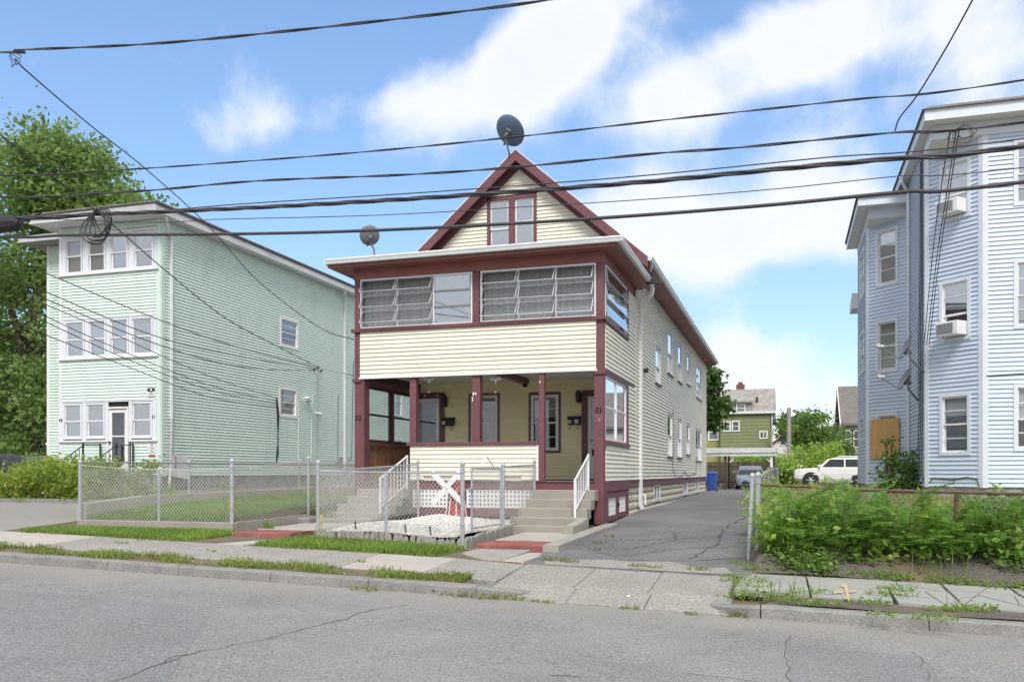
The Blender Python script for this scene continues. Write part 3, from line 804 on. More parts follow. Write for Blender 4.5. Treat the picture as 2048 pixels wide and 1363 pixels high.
# soffit and porch roof
OX0, OX1, OY = XL-.50, XR+.38, YF-.42
b = MB(); b.box(OX0, OX1, OY, YG+.7, Z_SOF+.002, Z_SOF+.05); b.build('soffit', redbrown, H)
MB().hexa([(OX0, OY, 6.66), (OX1, OY, 6.66), (OX1, YG+.7, 6.66), (OX0, YG+.7, 6.66), (OX0, OY, 6.74), (OX1, OY, 6.74), (OX1, YG+.7, 7.02), (OX0, YG+.7, 7.02)]).build('porch_roof', asphshingle, H)
gutter('gutter', frame((OX0, OY, 0), (1, 0)), -.03, OX1-OX0+.13, -.002, 6.79, H)
gutter('gutter', frame((OX1, OY, 0), (0, 1)), .0, YG+.75-OY, -.002, 6.79, H)
gutter('gutter', frame((OX0, YG+.7, 0), (0, -1)), .0, YG+.7-OY, -.002, 6.79, H)

# ---- awning windows of the closed upper porch
sheer = mat('grey_sheer', (.46, .46, .45), .9, .10, 2, stretch=(6, 6, .3))
def awning_bank(M, ua, ub, za, zb, cols, rows, tilts, parent, y=.02):
    fr_o = MB().ring(ua, ub, za, zb, .035, y-.035, y+.05)
    cw = (ub-ua-.07)/cols
    for c in range(1, cols): fr_o.box(ua+.035+c*cw-.018, ua+.035+c*cw+.018, y-.02, y+.05, za+.035, zb-.035)
    win = fr_o.build('awning_window', whitemetal, parent, M)
    rh = (zb-za-.07)/rows
    for c in range(cols):
        for r in range(rows):
            t = tilts[c][r] if isinstance(tilts[c], (list, tuple)) else tilts[c]
            a, bq = ua+.035+c*cw+.02, ua+.035+(c+1)*cw-.02
            zt = za+.035+(r+1)*rh
            P = M @ Matrix.Translation((0, y-.02, zt)) @ Matrix.Rotation(-R(t), 4, 'X')
            s = MB().ring(a, bq, -rh+.006, 0, .024, -.012, .012, wb=.02, wt=.02).build('sash', silver, win, P)
            MB().box(a+.024, bq-.024, -.003, .003, -rh+.026, -.02).build('pane', glassbright if t < 5 else glass, win, P)
            if t < 5 and r: MB().box(a-.005, bq+.005, -.022, -.013, -rh-.012, -rh+.03).build('closed_rail', screenm, win, P)
            if t > 5:                            # opening arm
                MB().box(a+.004, a+.014, .0, .10, -rh*.45-.006, -rh*.45+.006).build('stay', silver, win, P)
    n = 60; cb = MB()
    for i in range(n+1):
        x = lerp(ua+.02, ub-.02, i/n); cb.v += [(x, y+.16+.018*math.sin(i*1.9)+.01*math.sin(i*.7), za), (x, y+.16+.018*math.sin(i*1.9)+.01*math.sin(i*.7), zb)]
    for i in range(n): cb.f.append((2*i, 2*i+2, 2*i+3, 2*i+1))
    cb.build('curtain', sheer, win, M, smooth=True)
    return win
b1a, b1b, b2a, b2b = uF(722), uF(943)+.02, uF(958)+.02, WF-.17
ZA, ZB = Z_SILL+.032, Z_FR-.005
awning_bank(F, .165, b1b, ZA, ZB, 3, 3, [33, 33, 1], H)
awning_bank(F, b2a+.02, b2b-.005, ZA, ZB, 3, 3, [33, 32, 30], H)
awning_bank(Rt, .175, 2.95, ZA-.02, ZB, 1, 3, [[9, 9, 9]], H)
MB().box(.10, 3.1, -.05, .02, ZA-.11, ZA-.022).box(2.955, 3.12, -.032, .03, ZA-.02, ZB).build('side_trim', maroon, H, Rt)
awning_bank(frame((XL, YI, 0), (0, -1)), .6, YI-YF-.18, ZA, ZB, 1, 3, [2], H)

# ---- right side of the porch, ground floor: glazed porch window
def fixed_bank(M, ua, ub, za, zb, cols, rails, parent, m, pane, f=.05, y=.03, name='porch_window'):
    o = MB().ring(ua, ub, za, zb, f, y-.03, y+.03)
    cw = (ub-ua)/cols
    for c in range(1, cols): o.box(ua+c*cw-f*.6, ua+c*cw+f*.6, y-.035, y+.035, za+f, zb-f)
    win = o.build(name, m, parent, M)
    for c in range(cols):
        a, bq = ua + c*cw + (f if c == 0 else f*.6), ua + (c+1)*cw - (f if c == cols-1 else f*.6)
        zs = [za+f] + [lerp(za, zb, r) for r in rails] + [zb-f]
        for i in range(len(zs)-1):
            lo = zs[i] + (.02 if i else 0); hi = zs[i+1] - (.02 if i < len(zs)-2 else 0)
            MB().box(a, bq, y-.004, y+.004, lo, hi).build('pane', pane, win, M)
            if i: MB().box(a, bq, y-.022, y+.022, zs[i]-.02, zs[i]+.02).build('rail', m, win, M)
    return win
fixed_bank(Rt, .225, 2.92, 2.37, 3.84, 2, [.52], H, whitemetal, glassbright)
MB().box(.222, 3.1, -.03, .03, 3.842, Z_S1+.0).box(2.922, 3.1, -.03, .03, 2.36, 3.841).box(.1, 3.15, -.06, .06, 2.27, 2.36).build('side_trim', maroon, H, Rt)
MB().box(-.02, 4.0, -.04, .02, Z_S1+.002, Z_S1+.07).build('belt_trim', maroon, H, Rt)
siding(H, Rt, .22, 4.30, Z_DECK+.02, 2.26, cream)
siding(H, Rt, 3.1, 4.30, 2.26, Z_S1, cream)
siding(H, Rt, .17, 4.30, Z_S1+.07, Z_FR, cream, holes=[(0, 3.1, ZA-.1, 7)])
MB().box(.22, 3.55, .02, .1, Z_DECK, 2.26).build('rail_wall', cream, H, Rt)
# curtain behind the porch side glazing
# ---- left side of the porch: two tall dark sashes over cedar boards
Lf = frame((XL, YI, 0), (0, -1))                 # outside is -X
dl = YI - YF
darkfr = mat('dark_brown_frame', (.055, .035, .032), .6, .15, 4)
ww = (dl-.45)/2
for k in range(2):
    ua = .12 + k*(ww+.06)
    fixed_bank(Lf, ua, ua+ww-.06, 2.40, 3.80, 1, [.5], H, darkfr, glassclear, f=.06, y=.1)
MB().box(.0, dl-.3, .03, .16, 3.805, 4.12).box(.0, dl-.3, .02, .2, 2.30, 2.395).box(.0, .12, .03, .16, 2.396, 3.80).box(.12+ww-.055, .12+ww+.055, .03, .16, 2.396, 3.8).box(.12+2*ww+.005, dl-.3, .03, .16, 2.396, 3.8).build('side_trim', maroon, H, Lf)
nb = 13
for i in range(nb):
    a = lerp(.02, dl-.3, i/nb); c = lerp(.02, dl-.3, (i+1)/nb) - .007
    MB().box(a, c, .09 + random.uniform(0, .012), .13, Z_DECK, 2.30).build('cedar_board', wood, H, Lf)
MB().box(.0, dl-.28, .0, .03, Z_DECK-.2, 2.3).build('outer_panel', cream, H, Lf)

# ---- inner porch wall with two doors and two windows
holes = []
def inner_window(pxl, pxr, zt, zb, fr_b, rail=.5):
    ua, ub = uI(pxl), uI(pxr); t = .06
    MB().ring(ua+t, ub-t, zb+t, zt-t, .08, -.035, -.003).build('storm_frame', white, H, In)
    h = window(H, In, ua+t, zb+t, ub-ua-2*t, zt-zb-2*t, maroon, white, trim=t, sill=False, blind=fr_b, storm=True, rail=rail)
    holes.append((ua+.02, ub-.02, zb+.02, zt-.02))
zI = lambda px, py: atY(px, py, YI).z
inner_window(938, 1000, zI(970, 786), zI(970, 905), (curtain, .98), .55)
inner_window(1058, 1122, zI(1090, 785), zI(1090, 905), (blindm, .40), .50)
def storm_door(pxl, pxr, zt, label_right):
    ua, ub = uI(pxl), uI(pxr); t = .15
    z0 = Z_DECK+.01
    d = MB().box(ua-t, ua, -.06, .02, z0, zt+t).box(ub, ub+t, -.06, .02, z0, zt+t).box(ua, ub, -.06, .02, zt, zt+t).build('door', maroon, H, In)
    lf = MB().ring(ua+.01, ub-.01, z0+.02, zt-.01, .11, -.03, .015, wb=.62 if label_right else .2)
    lf.box(ua+.12, ub-.12, -.03, .015, z0+.93, z0+1.02); lf.build('door_frame', whitemetal, d, In, bevel=.006)
    if label_right: MB().box(ua+.17, ub-.17, -.036, -.028, z0+.1, z0+.55).build('kick_panel', white, d, In, bevel=.01)
    MB().box(ua+.12, ub-.12, -.012, -.004, z0+1.02, zt-.12).build('pane', glass, d, In)
    MB().box(ua+.12, ub-.12, -.012, -.004, z0+(.64 if label_right else .22), z0+.93).build('pane', glass, d, In)
    MB().box(ua+.1, ub-.1, .05, .09, z0, zt-.05).build('inner_door', tan if label_right else darkroom, d, In)
    hx = ua+.07 if label_right else ub-.07
    hd = MB().box(hx-.02, hx+.02, -.06, -.03, z0+.95, z0+1.12).tube([(hx, -.06, z0+1.06), (hx, -.10, z0+1.06), (hx+(.09 if label_right else -.09), -.10, z0+1.06)], .012, 6)
    hd.build('handle', silver, d, In)
    holes.append((ua-t+.03, ub+t-.03, 0, zt+t-.03))
storm_door(832, 880, zI(860, 796), False)
storm_door(1175, 1226, zI(1180, 791), True)
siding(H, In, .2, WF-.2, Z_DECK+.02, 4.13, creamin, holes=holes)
for (ua, ub, za, zb) in holes[:2]:
    MB().box(ua-.045, ua-.022, -.03, .01, za-.03, zb+.03).box(ub+.022, ub+.045, -.03, .01, za-.03, zb+.03).build('j_channel', cream, H, In)

# ---- main gable, roof
PITCH, ZAP = .88, 10.43
XC = (XL+XR)/2
def half(z, top=ZAP-.33): return max(0, (top - z)/PITCH)
uc = XC - XL
gw_u, gw_z, gw_w, gw_h = px_open(Gf, 975, 1074, 397, 490, .0)
gw_z = max(gw_z, 6.95)
siding(H, Gf, 0, WF, 6.9, 10.0, cream, holes=[(gw_u, gw_u+gw_w, 6.8, gw_z+gw_h)], edge=lambda z: (uc-half(z), uc+half(z)))
b = MB(); b.prism([(uc-half(6.62), 6.62), (uc+half(6.62), 6.62), (uc, ZAP-.33)], .1, .2); b.build('gable_sheathing', darkroom, H, Gf, fix=True)
tw = .09
g1 = (gw_w - .16) / 2
window(H, Gf, gw_u+tw, gw_z, g1-tw-.01, gw_h-tw, maroon, white, trim=tw, sill=False, blind=(curtain, .98), pane=glassbright, rail=.4)
window(H, Gf, gw_u+gw_w-g1+.01, gw_z, g1-tw-.01, gw_h-tw, maroon, white, trim=tw, sill=False, blind=(curtain, .98), pane=glassbright, rail=.52, back=screenm)
# roof slabs
EX = 3.60
RY0, RY1 = YG-.36, YB+.4
for sgn in (-1, 1):
    zE = ZAP - PITCH*EX
    x1 = XC + sgn*EX
    p = [(XC, RY0, ZAP-.10), (x1, RY0, zE-.10), (x1, RY1, zE-.10), (XC, RY1, ZAP-.10), (XC, RY0, ZAP), (x1, RY0, zE), (x1, RY1, zE), (XC, RY1, ZAP)]
    MB().hexa(p).build('roof', asphshingle, H, fix=True)
    # rake boards: white drip edge, maroon fascia, maroon frieze board on the wall
    nrm = Vector((sgn*PITCH, 0, 1)).normalized(); dn = -nrm
    def rake(y0, y1, a, c, m, nm, ext=0.0, top=0.0):
        q = []
        for yy in (y0, y1):
            pts = []
            for d_ in (a, c):
                pts.append((XC, yy, ZAP - d_*math.sqrt(1+PITCH**2)))
            for d_ in (c, a):
                x_ = x1 + sgn*ext
                pts.append((x_, yy, ZAP - PITCH*(EX+ext) - d_*math.sqrt(1+PITCH**2)))
            q.append(pts)
        bb = MB(); bb.v = q[0] + q[1]
        bb.f = [(0, 1, 2, 3), (7, 6, 5, 4), (0, 4, 5, 1), (1, 5, 6, 2), (2, 6, 7, 3), (3, 7, 4, 0)]
        bb.build(nm, m, H, fix=True)
    rake(RY0-.012, RY0+.0, .0, .022, white, 'drip_edge')
    rake(RY0-.005, RY0+.03, .023, .24, maroon, 'rake_board')
    rake(RY0+.031, YG-.045, .10, .125, maroon, 'rake_soffit')
    rake(YG-.045, YG-.0, .126, .34, maroon, 'rake_frieze')
    # side eaves
    zs = 7.06
    xa, xb = (XR, x1) if sgn > 0 else (x1, XL)
    MB().box(xa, xb, RY0+.05, RY1-.02, zs, zs+.03).build('eave_soffit', redbrown, H)
    Fm = frame((x1, RY0, 0), (0, 1)) if sgn > 0 else frame((x1, RY1, 0), (0, -1))
    MB().box(0.03, RY1-RY0, .0, .03, zs+.031, zE-.06).build('fascia', redbrown, H, Fm)
    gutter('gutter', Fm, -.02, RY1-RY0, -.002, zE-.015, H)
    # end return
    MB().prism([(0, zs+.031), (EX-abs(XR-XC), zs+.031), (EX-abs(XR-XC), zE-.1), (0, zE-.1+PITCH*(EX-abs(XR-XC)))], 0, .02).build('eave_return', maroon, H,
        Matrix.Translation((XR if sgn > 0 else XL, RY0+.04, 0)) @ (I4 if sgn > 0 else Matrix.Diagonal((-1, 1, 1, 1))), fix=True)
# ---- right side wall
RS0 = 4.30
hl = []
def sidewin(pxl, pxr, yt, yb, **kw):
    t = .10
    u, z, w, h = px_open(Rt, pxl, pxr, yt, yb, t)
    kw.setdefault('blind', (blindm, .72))
    hl.append(window(H, Rt, u, z, w, h, white, whitemetal, trim=t*.7, proud=.03, sillm=maroon, pane=glassbright, **kw))
    MB().box(u-t*.7, u+w+t*.7, -.036, -.031, z+h+.045, z+h+.07).build('head_trim', maroon, H, Rt)
sidewin(1308.8, 1320, 688, 777); sidewin(1333.6, 1344.4, 656, 758.5); sidewin(1354, 1362.9, 681, 772.6); sidewin(1372.6, 1379.4, 704, 777.3); sidewin(1391.4, 1402, 726, 806, cols=2)
sidewin(1332.6, 1343.7, 821, 918.4); sidewin(1352.6, 1362.3, 832, 920, blind=(curtain, .9)); sidewin(1371.5, 1378.8, 843, 913.4, blind=(blindm, .3)); sidewin(1390.3, 1402, 853.5, 926, cols=2)
siding(H, Rt, RS0, LR-.02, Z_DECK+.02, 7.06, cream, holes=hl)
MB().box(RS0-.04, RS0, -.03, .06, Z_DECK+.02, Z_FR).build('seam_trim', cream, H, Rt)
MB().box(LR-.08, LR+.02, -.03, .08, 1.27, 7.05).build('corner_trim', cream, H, Rt)
MB().box(3.3, LR, -.025, .06, 1.25, Z_DECK+.018).box(3.3, LR, -.045, .0, Z_DECK-.01, Z_DECK+.019).build('water_table', maroon, H, Rt)
MB().box(.2, 3.298, -.025, .06, 1.19, Z_DECK+.018).build('water_table', maroon, H, Rt)
for (u, z) in ((5.6, 4.55), (5.75, 4.55)):
    MB().lathe([(.02, 0), (.05, -.02), (.06, -.12), (.045, -.14)], 8, (u, 0, z), 'y').build('flood_lamp', blackmetal, H, Rt)
MB().tube([(4.9, -.025, 1.9), (4.9, -.025, 3.15)], .02, 6).build('conduit', cream, H, Rt)
# loose cables on the wall
def wall_cable(M, pts, parent, r=.009, m=None, name='wall_cable'):
    MB().tube([(u, -.035, z) for u, z in pts], r, 5).build(name, m or black, parent, M)
wall_cable(Rt, [(12.3, 3.9), (12.25, 2.6), (12.2, 1.75), (13.2, 1.42), (15, 1.5), (16, 1.68), (17.2, 1.5), (20.5, 1.62), (20.6, 3.2)], H)
# ---- far sides that only show from elsewhere
Lw = frame((XL, YB, 0), (0, -1)); Bw = frame((XR, YB, 0), (-1, 0))
siding(H, Lw, .02, YB-YI, Z_DECK+.02, 7.06, cream, limit=0); siding(H, Bw, .02, WF-.02, Z_DECK+.02, 7.06, cream, limit=0)
siding(H, Lw, YB-YI, YB-YF-.17, Z_S1+.03, Z_SILL-.06, cream, limit=0)
MB().prism([(0, 7.06), (WF, 7.06), (uc, ZAP-.33)], -.02, .05).build('rear_gable', cream, H, Bw, fix=True)
MB().box(0, YB-YF-.3, .062, .3, .2, Z_DECK).build('foundation', concrete, H, Lw); MB().box(0, WF, .062, .3, .2, Z_DECK).build('foundation', concrete, H, Bw)
# ---- rock-faced foundation blocks
blockm = mat('rock_face_block', (.52, .48, .40), .9, .12, 3, .9, 14, fine=.2, fscale=20, dirt=(.32, .29, .23, .6), dscale=1.5, island=.1)
BL = []
for v in range(4):
    b = MB(); n, m_ = 5, 3
    for j in range(m_+1):
        for i in range(n+1):
            e = i in (0, n) or j in (0, m_)
            b.v.append((i/n, .0 if e else -.028 - random.uniform(0, .022), j/m_))
    for j in range(m_):
        for i in range(n): b.f.append((j*(n+1)+i, j*(n+1)+i+1, (j+1)*(n+1)+i+1, (j+1)*(n+1)+i))
    BL.append(b.mesh('block', blockm))
bwin = []
for (pl, pr, yt, yb) in ((1309, 1321, 969, 1004), (1367, 1375, 964.5, 990), (1391.6, 1397.6, 962.8, 985)):
    u, z, w, h = px_open(Rt, pl, pr, yt, yb, .0); z = max(z, .72); h = 1.245 - z
    bwin.append((u, u+w, z, 1.25))
    window(H, Rt, u+.05, z+.05, w-.1, h-.06, white, whitemetal, trim=.05, sill=False, proud=.0, back=darkroom, cols=2, single=True)
MB().box(3.2, LR-.02, .062, .3, .2, 1.25).build('foundation', blockm, H, Rt)
bh = .205
for r in range(4):
    z1 = 1.248 - r*bh; z0 = z1 - bh + .008
    u = 3.2 + (.21 if r % 2 else 0)
    while u < LR - .1:
        ue = min(u + .41, LR-.03)
        if z1 > drive_z(YF + u) - .03 and not any(a - .05 < (u+ue)/2 < c + .05 and za < (z0+z1)/2 for a, c, za, zb in bwin):
            inst('block', random.choice(BL), Rt @ Matrix.Translation((u+.004, .035, z0)) @ Matrix.Diagonal((ue-u-.008, 1, z1-z0, 1)), H)
        u += .415
# ---- crawl-space doors with lattice at the side of the porch
for k in range(2):
    ua = .36 + k*1.33
    d = MB().ring(ua, ua+1.30, drive_z(YF+ua)+.03, 1.17, .16, -.01, .04, wb=.13, wt=.13).build('crawl_door', maroon, H, Rt)
    lattice(Rt, ua+.16, ua+1.14, drive_z(YF+ua)+.16, 1.04, d, pitch=.11, y=.012)
    MB().box(ua+(1.2 if k == 0 else .06), ua+(1.24 if k == 0 else .1), -.035, -.01, .8, .9).build('latch', blackmetal, d, Rt)
MB().box(.222, .355, -.012, .05, .3, 1.19).box(3.02, 3.2, -.012, .05, .3, 1.19).build('door_jamb', maroon, H, Rt)
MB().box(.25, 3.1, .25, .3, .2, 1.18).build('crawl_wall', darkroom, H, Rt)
# ---- downspouts
xd = XR + .06
ds = [(OX1+.05, YF+4.55, 6.68), (OX1+.02, YF+4.62, 6.5), (xd, YF+4.85, 6.15), (xd, YF+4.85, 4.0), (xd, YF+4.85, .72), (xd+.06, YF+4.85, .62)]
rect_pipe('downspout', ds, H, a=.062)
rect_pipe('downspout', [(XC+EX+.08, RY0+.35, 7.17), (XC+EX-.02, RY0+.5, 6.98), (xd+.03, YF+4.65, 6.35), (xd, YF+4.8, 6.1)], H, a=.05)
MB().tube([(XR+.03, YF+5.35, 1.02), (XR+.10, YF+5.35, .98), (XR+.12, YF+5.3, .72)], .03, 8).build('vent_pipe', white, H)
# ---- house numbers on the posts
numm = mat('black_numerals', (.03, .02, .02), .5, .1, 5)
inst('house_number', text_mesh('53', .17, .006, numm, shear=.15), F @ Matrix.Translation((.1, -.012, 2.97)) @ TXT, H)
inst('house_number', text_mesh('55', .17, .006, numm, shear=.15), F @ Matrix.Translation((WF-.12, -.012, 3.03)) @ TXT, H)
# scraped paint on the middle post
for (u, z, w, h) in ((u2+.02, 3.45, .03, .07), (u2+.07, 3.46, .04, .05), (u2+.005, 3.3, .02, .12), (u3+.02, 3.68, .02, .06), (WF-.13, 2.78, .06, .08)):
    MB().box(u, u+w, .024 if u < WF-.3 and u < u3 else (.004 if u < WF-.3 else -.003), .05, z, z+h).build('paint_scar', white if u < WF-.3 else mat('faded_maroon', (.32, .13, .15), .6), H, F)

# ---- concrete steps
def steps(name, label, ua, ub, treads, zg, cheek):
    t = thing(name, label, 'steps', (XL+(ua+ub)/2, YF-1.2, zg))
    y = .0
    for i, (z, yf) in enumerate(treads):
        MB().box(ua - .06*i, ub, YF-yf-.0 if False else -yf, -.02 if i == 0 else -treads[i-1][1]+.02, (zg-.12) if i >= len(treads)-1 else treads[i+1][0]-.05, z).build('step', stepc, t, F, bevel=.012)
    if cheek:
        c = MB(); n = 8                           # low curved kerb at the foot
        for i in range(n+1):
            f_ = i/n; yy = -lerp(treads[3][1]-.1, treads[4][1]+.42, f_); zt = lerp(treads[3][0]-.0, zg+.16, math.sin(f_*math.pi/2)**1.3); xo = ub - .22 + .12*(1-f_)
            c.v += [(xo, yy, zg-.1), (xo+.2, yy, zg-.1), (xo+.2, yy, zt), (xo, yy, zt)]
        for i in range(n):
            for k in range(4): c.f.append((i*4+k, i*4+(k+1) % 4, (i+1)*4+(k+1) % 4, (i+1)*4+k))
        c.f.append((3, 2, 1, 0)); c.f.append((n*4, n*4+1, n*4+2, n*4+3))
        c.build('foot_kerb', concrete, t, F, fix=True)
    return t
TR = [(1.235, .42), (1.04, .78), (.855, 1.17), (.67, 1.56), (.515, 1.95)]
st55 = steps('front_steps', 'grey concrete front steps up to number 55 beside the driveway', u3-.02, WF-.12, TR, .39, True)
TL = [(1.235, .42), (1.06, .78), (.89, 1.17), (.72, 1.60), (.60, 2.05)]
st53 = steps('front_steps', 'grey concrete front steps up to number 53 behind the fenced gravel bed', .28, u1+.02, TL, .5, False)
def handrail(t, u, y0, z0, y1, z1, hh=.78):
    """sloping white iron rail; (y0, z0) top foot, (y1, z1) lower foot"""
    r = MB().tube([(u, y0, z0+hh), (u, y1, z1+hh)], .022, 6).tube([(u, y0, z0+.12), (u, y1, z1+.12)], .014, 6)
    h = r.build('handrail', whitemetal, t, F)
    for (y, z) in ((y0, z0), (y1, z1)): MB().box(u-.022, u+.022, y-.022, y+.022, z-.08, z+hh+.03).build('rail_post', whitemetal, h, F)
    for k in range(1, 8):
        f_ = k/8; y, z = lerp(y0, y1, f_), lerp(z0, z1, f_)
        MB().box(u-.008, u+.008, y-.008, y+.008, z+.12, z+hh-.01).build('baluster', whitemetal, h, F)
handrail(st55, WF-.34, -.05, 1.235, -1.35, .69)
handrail(st53, u1-.03, -.05, 1.235, -1.5, .72)
# ------------------------------------------------------------------ mint-green three-storey house on the left
GX0, GX1, GY0, GY1 = -23.3, -19.25, 23.6, 44.0
ZT = 9.80
GH = thing('house', 'mint green three storey house with white windows and rusty flat roof edge', 'house', ((GX0+GX1)/2, GY0, 1.05))
GF = frame((GX0, GY0, 0), (1, 0)); GWd = GX1 - GX0
GR = frame((GX1, GY0, 0), (0, 1)); GL = GY1 - GY0
def uG(px): return atY(px, 0, GY0).x - GX0
b = MB(); b.box(GX0+.1, GX1-.1, GY0+.1, GY1-.1, 1.0, ZT+.1); b.box(-25.15+.1, GX0+.1, 24.9+.1, GY1-.1, 1.0, ZT); b.build('sheathing', darkroom, GH)
panelm = mat('white_panel', (.70, .73, .78), .5, .04, 3, dirt=(.5, .52, .52, .3))
gh = []
def row(pxs, za, zb, blinds, opened=()):
    for i, (pl, pr) in enumerate(pxs):
        u0, u1_ = uG(pl), uG(pr)
        kw = {}
        if blinds[i]: kw['blind'] = blinds[i]
        if i in opened: kw['back'] = tan
        window(GH, GF, u0+.04, za+.04, u1_-u0-.08, zb-za-.1, panelm, white, trim=.06, sill=False, proud=.035, pane=glassbright if i not in opened else glass, **kw)
row(((131, 165), (176, 211), (221, 256), (267, 307)), 8.24, 9.44, [(blindm, .55), None, (curtain, .3), (curtain, .2)], opened=(0, 1))
row(((131, 169), (177, 212), (220, 257), (263, 306)), 5.44, 6.68, [(curtain, .8), (curtain, .9), (curtain, .98), (curtain, .7)])
row(((128, 164), (173, 210), (264, 304)), 2.76, 3.93, [(screenm, .9), (screenm, .7), None], opened=())
# white panels round the window bands, sills
for (za, zb) in ((8.24, 9.44), (5.44, 6.68)):
    us = [uG(p) for p in ((131, 165, 176, 211, 221, 256, 267, 307) if za > 8 else (131, 169, 177, 212, 220, 257, 263, 306))]
    gaps = [(.0, us[0]-.03)] + [(us[2*i+1]+.03, us[2*i+2]-.03) for i in range(3)] + [(us[7]+.03, GWd-.16)]
    b = MB()
    for a, c in gaps:
        if c > a: b.box(a, c, -.02, .05, za, zb+.02)
    b.box(0, GWd-.16, -.022, .05, zb+.021, zb+.12); b.build('window_panel', panelm, GH, GF)
    MB().box(-.04, GWd-.05, -.09, .04, za-.07, za-.003).build('band_sill', white, GH, GF)
    gh.append((0, GWd-.1, za-.04, zb+.1))
b = MB(); us = [uG(p) for p in (128, 164, 173, 210, 216, 258, 264, 304)]
for a, c, z0, z1 in ((0, us[0]-.03, 2.7, 3.95), (us[1]+.03, us[2]-.03, 2.7, 3.95), (us[3]+.03, us[4], 1.6, 3.95), (us[5], us[6]-.03, 1.6 if False else 2.7, 3.95), (us[7]+.03, GWd-.16, 2.7, 3.95)):
    b.box(a, c, -.02, .05, z0, z1)
b.box(0, GWd-.16, -.022, .05, 3.951, 4.03); b.build('window_panel', panelm, GH, GF)
MB().box(-.04, us[3]+.2, -.08, .04, 2.64, 2.70).box(us[5]+.06, GWd-.1, -.08, .04, 2.64, 2.70).build('band_sill', white, GH, GF)
gh += [(0, GWd-.1, 2.68, 4.0), (us[3]+.05, us[5]+.1, 1.0, 4.0)]
# front door
da, dc = us[4], us[5]
d = MB().box(da, da+.05, -.05, .05, 1.62, 3.72).box(dc-.05, dc, -.05, .05, 1.62, 3.72).box(da, dc, -.05, .05, 3.721, 3.78).build('door', white, GH, GF)
MB().ring(da+.055, dc-.055, 1.64, 3.70, .11, -.01, .03, wb=.30).box(da+.165, dc-.165, -.01, .03, 2.80, 2.84).build('door_leaf', white, d, GF)
MB().box(da+.165, dc-.165, .005, .012, 1.94, 3.59).build('pane', glass, d, GF)
MB().lathe([(.02, 0), (.035, -.03), (.035, -.06), (.01, -.07)], 8, (da+.11, -.01, 2.62), 'y').build('knob', blackmetal, d, GF)
siding(GH, GF, .0, GWd-.14, 1.56, ZT-.02, mint, holes=gh, limit=110)
MB().box(GWd-.14, GWd+.0, -.03, .1, 1.5, ZT).build('corner_board', mint, GH, GF)
MB().box(-.02, .08, -.03, .1, 1.5, ZT).build('corner_board', white, GH, GF)
# recessed left part with its own bit of roof
GB = frame((-25.15, 24.9, 0), (1, 0))
siding(GH, GB, .12, -GX0*0 + (25.15-23.3), 1.56, ZT-.15, mint, limit=190)
MB().box(0, .12, -.03, .1, 1.5, ZT-.1).build('corner_board', white, GH, GB)
for (za, zb) in ((7.3, 9.0), (4.3, 6.2), (2.2, 3.4)):
    MB().box(1.45, 1.62, -.05, .02, za, zb).build('side_casing', panelm, GH, GB)
siding(GH, frame((-25.15, GY1, 0), (0, -1)), .02, GY1-24.9, 1.54, ZT-.15, mint, limit=0)
# right side wall
side = []
u, z, w, h = px_open(GR, 559, 596, 631, 701, .1)
side.append(window(GH, GR, u, z, w, h, white, whitemetal, trim=.1, blind=(blindm, .35), storm=True, sill=False, back=screenm))
u, z, w, h = px_open(GR, 557.5, 593, 772, 836.5, .1)
side.append(window(GH, GR, u, z, w, h, white, whitemetal, trim=.1, blind=(curtain, .98), storm=True, sill=False))
for (za, zb) in ((7.4, 8.8), (4.6, 6.0), (1.9, 3.3)):
    for uu in (13.35, 17.6):
        side.append(window(GH, GR, uu, za, .8, zb-za, white, whitemetal, trim=.1, sill=True, blind=(screenm, .9), storm=True))
siding(GH, GR, .16, GL, 1.54, ZT-.0, mint, holes=side, limit=300)
MB().box(-.0, .16, -.03, .1, 1.5, ZT).build('corner_board', mint, GH, GR)
MB().box(.2, GL, .02, .1, .7, 1.54).build('foundation', mat('grey_foundation', (.24, .24, .26), .9, .15, 1.5, .3, 20, dirt=(.2, .15, .11, .7), dscale=.6), GH, GR)
MB().box(.0, GWd, .02, .1, .7, 1.54).build('foundation', mat('grey_foundation', (.2, .2, .2)), GH, GF)
# roof: shallow, wide eaves, weathered grey fascia
ro = [(GX0-.55, GY0-.75), (GX1+.42, GY0-.75), (GX1+.42, GY1+.3), (GX0-.55, GY1+.3)]
weather = mat('weathered_fascia', (.36, .37, .385), .8, .15, 1.2, dirt=(.22, .2, .18, .5), dscale=1.0)
MB().hexa([(x, y, ZT) for x, y in ro] + [(x, y, ZT+.03) for x, y in ro]).build('soffit', panelm, GH)
zr = [ZT+.30, ZT+.30, ZT+.30, ZT+.30]
MB().hexa([(x, y, ZT+.031) for x, y in ro] + [(x, y, z) for (x, y), z in zip([(ro[0][0]+.12, ro[0][1]+.12), (ro[1][0]-.12, ro[1][1]+.12), (ro[2][0]-.12, ro[2][1]), (ro[3][0]+.12, ro[3][1])], zr)]).build('fascia', weather, GH)
MB().hexa([(ro[0][0]+.06, ro[0][1]+.06, ZT+.302), (ro[1][0]-.04, ro[1][1]+.06, ZT+.302), (ro[2][0]-.04, ro[2][1], ZT+.302), (ro[3][0]+.06, ro[3][1], ZT+.302), (ro[0][0]+.06, ro[0][1]+.06, ZT+.36), (ro[1][0]-.04, ro[1][1]+.06, ZT+.36), (ro[2][0]-.04, ro[2][1], ZT+.36), (ro[3][0]+.06, ro[3][1], ZT+.36)]).build('roof', asphshingle, GH)
MB().hexa([(-25.8, 24.2, ZT-.13), (GX0-.03, 24.2, ZT-.13), (GX0-.03, 30, ZT-.13), (-25.8, 30, ZT-.13), (-25.7, 24.3, ZT+.12), (GX0-.03, 24.3, ZT+.12), (GX0-.03, 30, ZT+.12), (-25.7, 30, ZT+.12)]).build('side_roof', weather, GH)
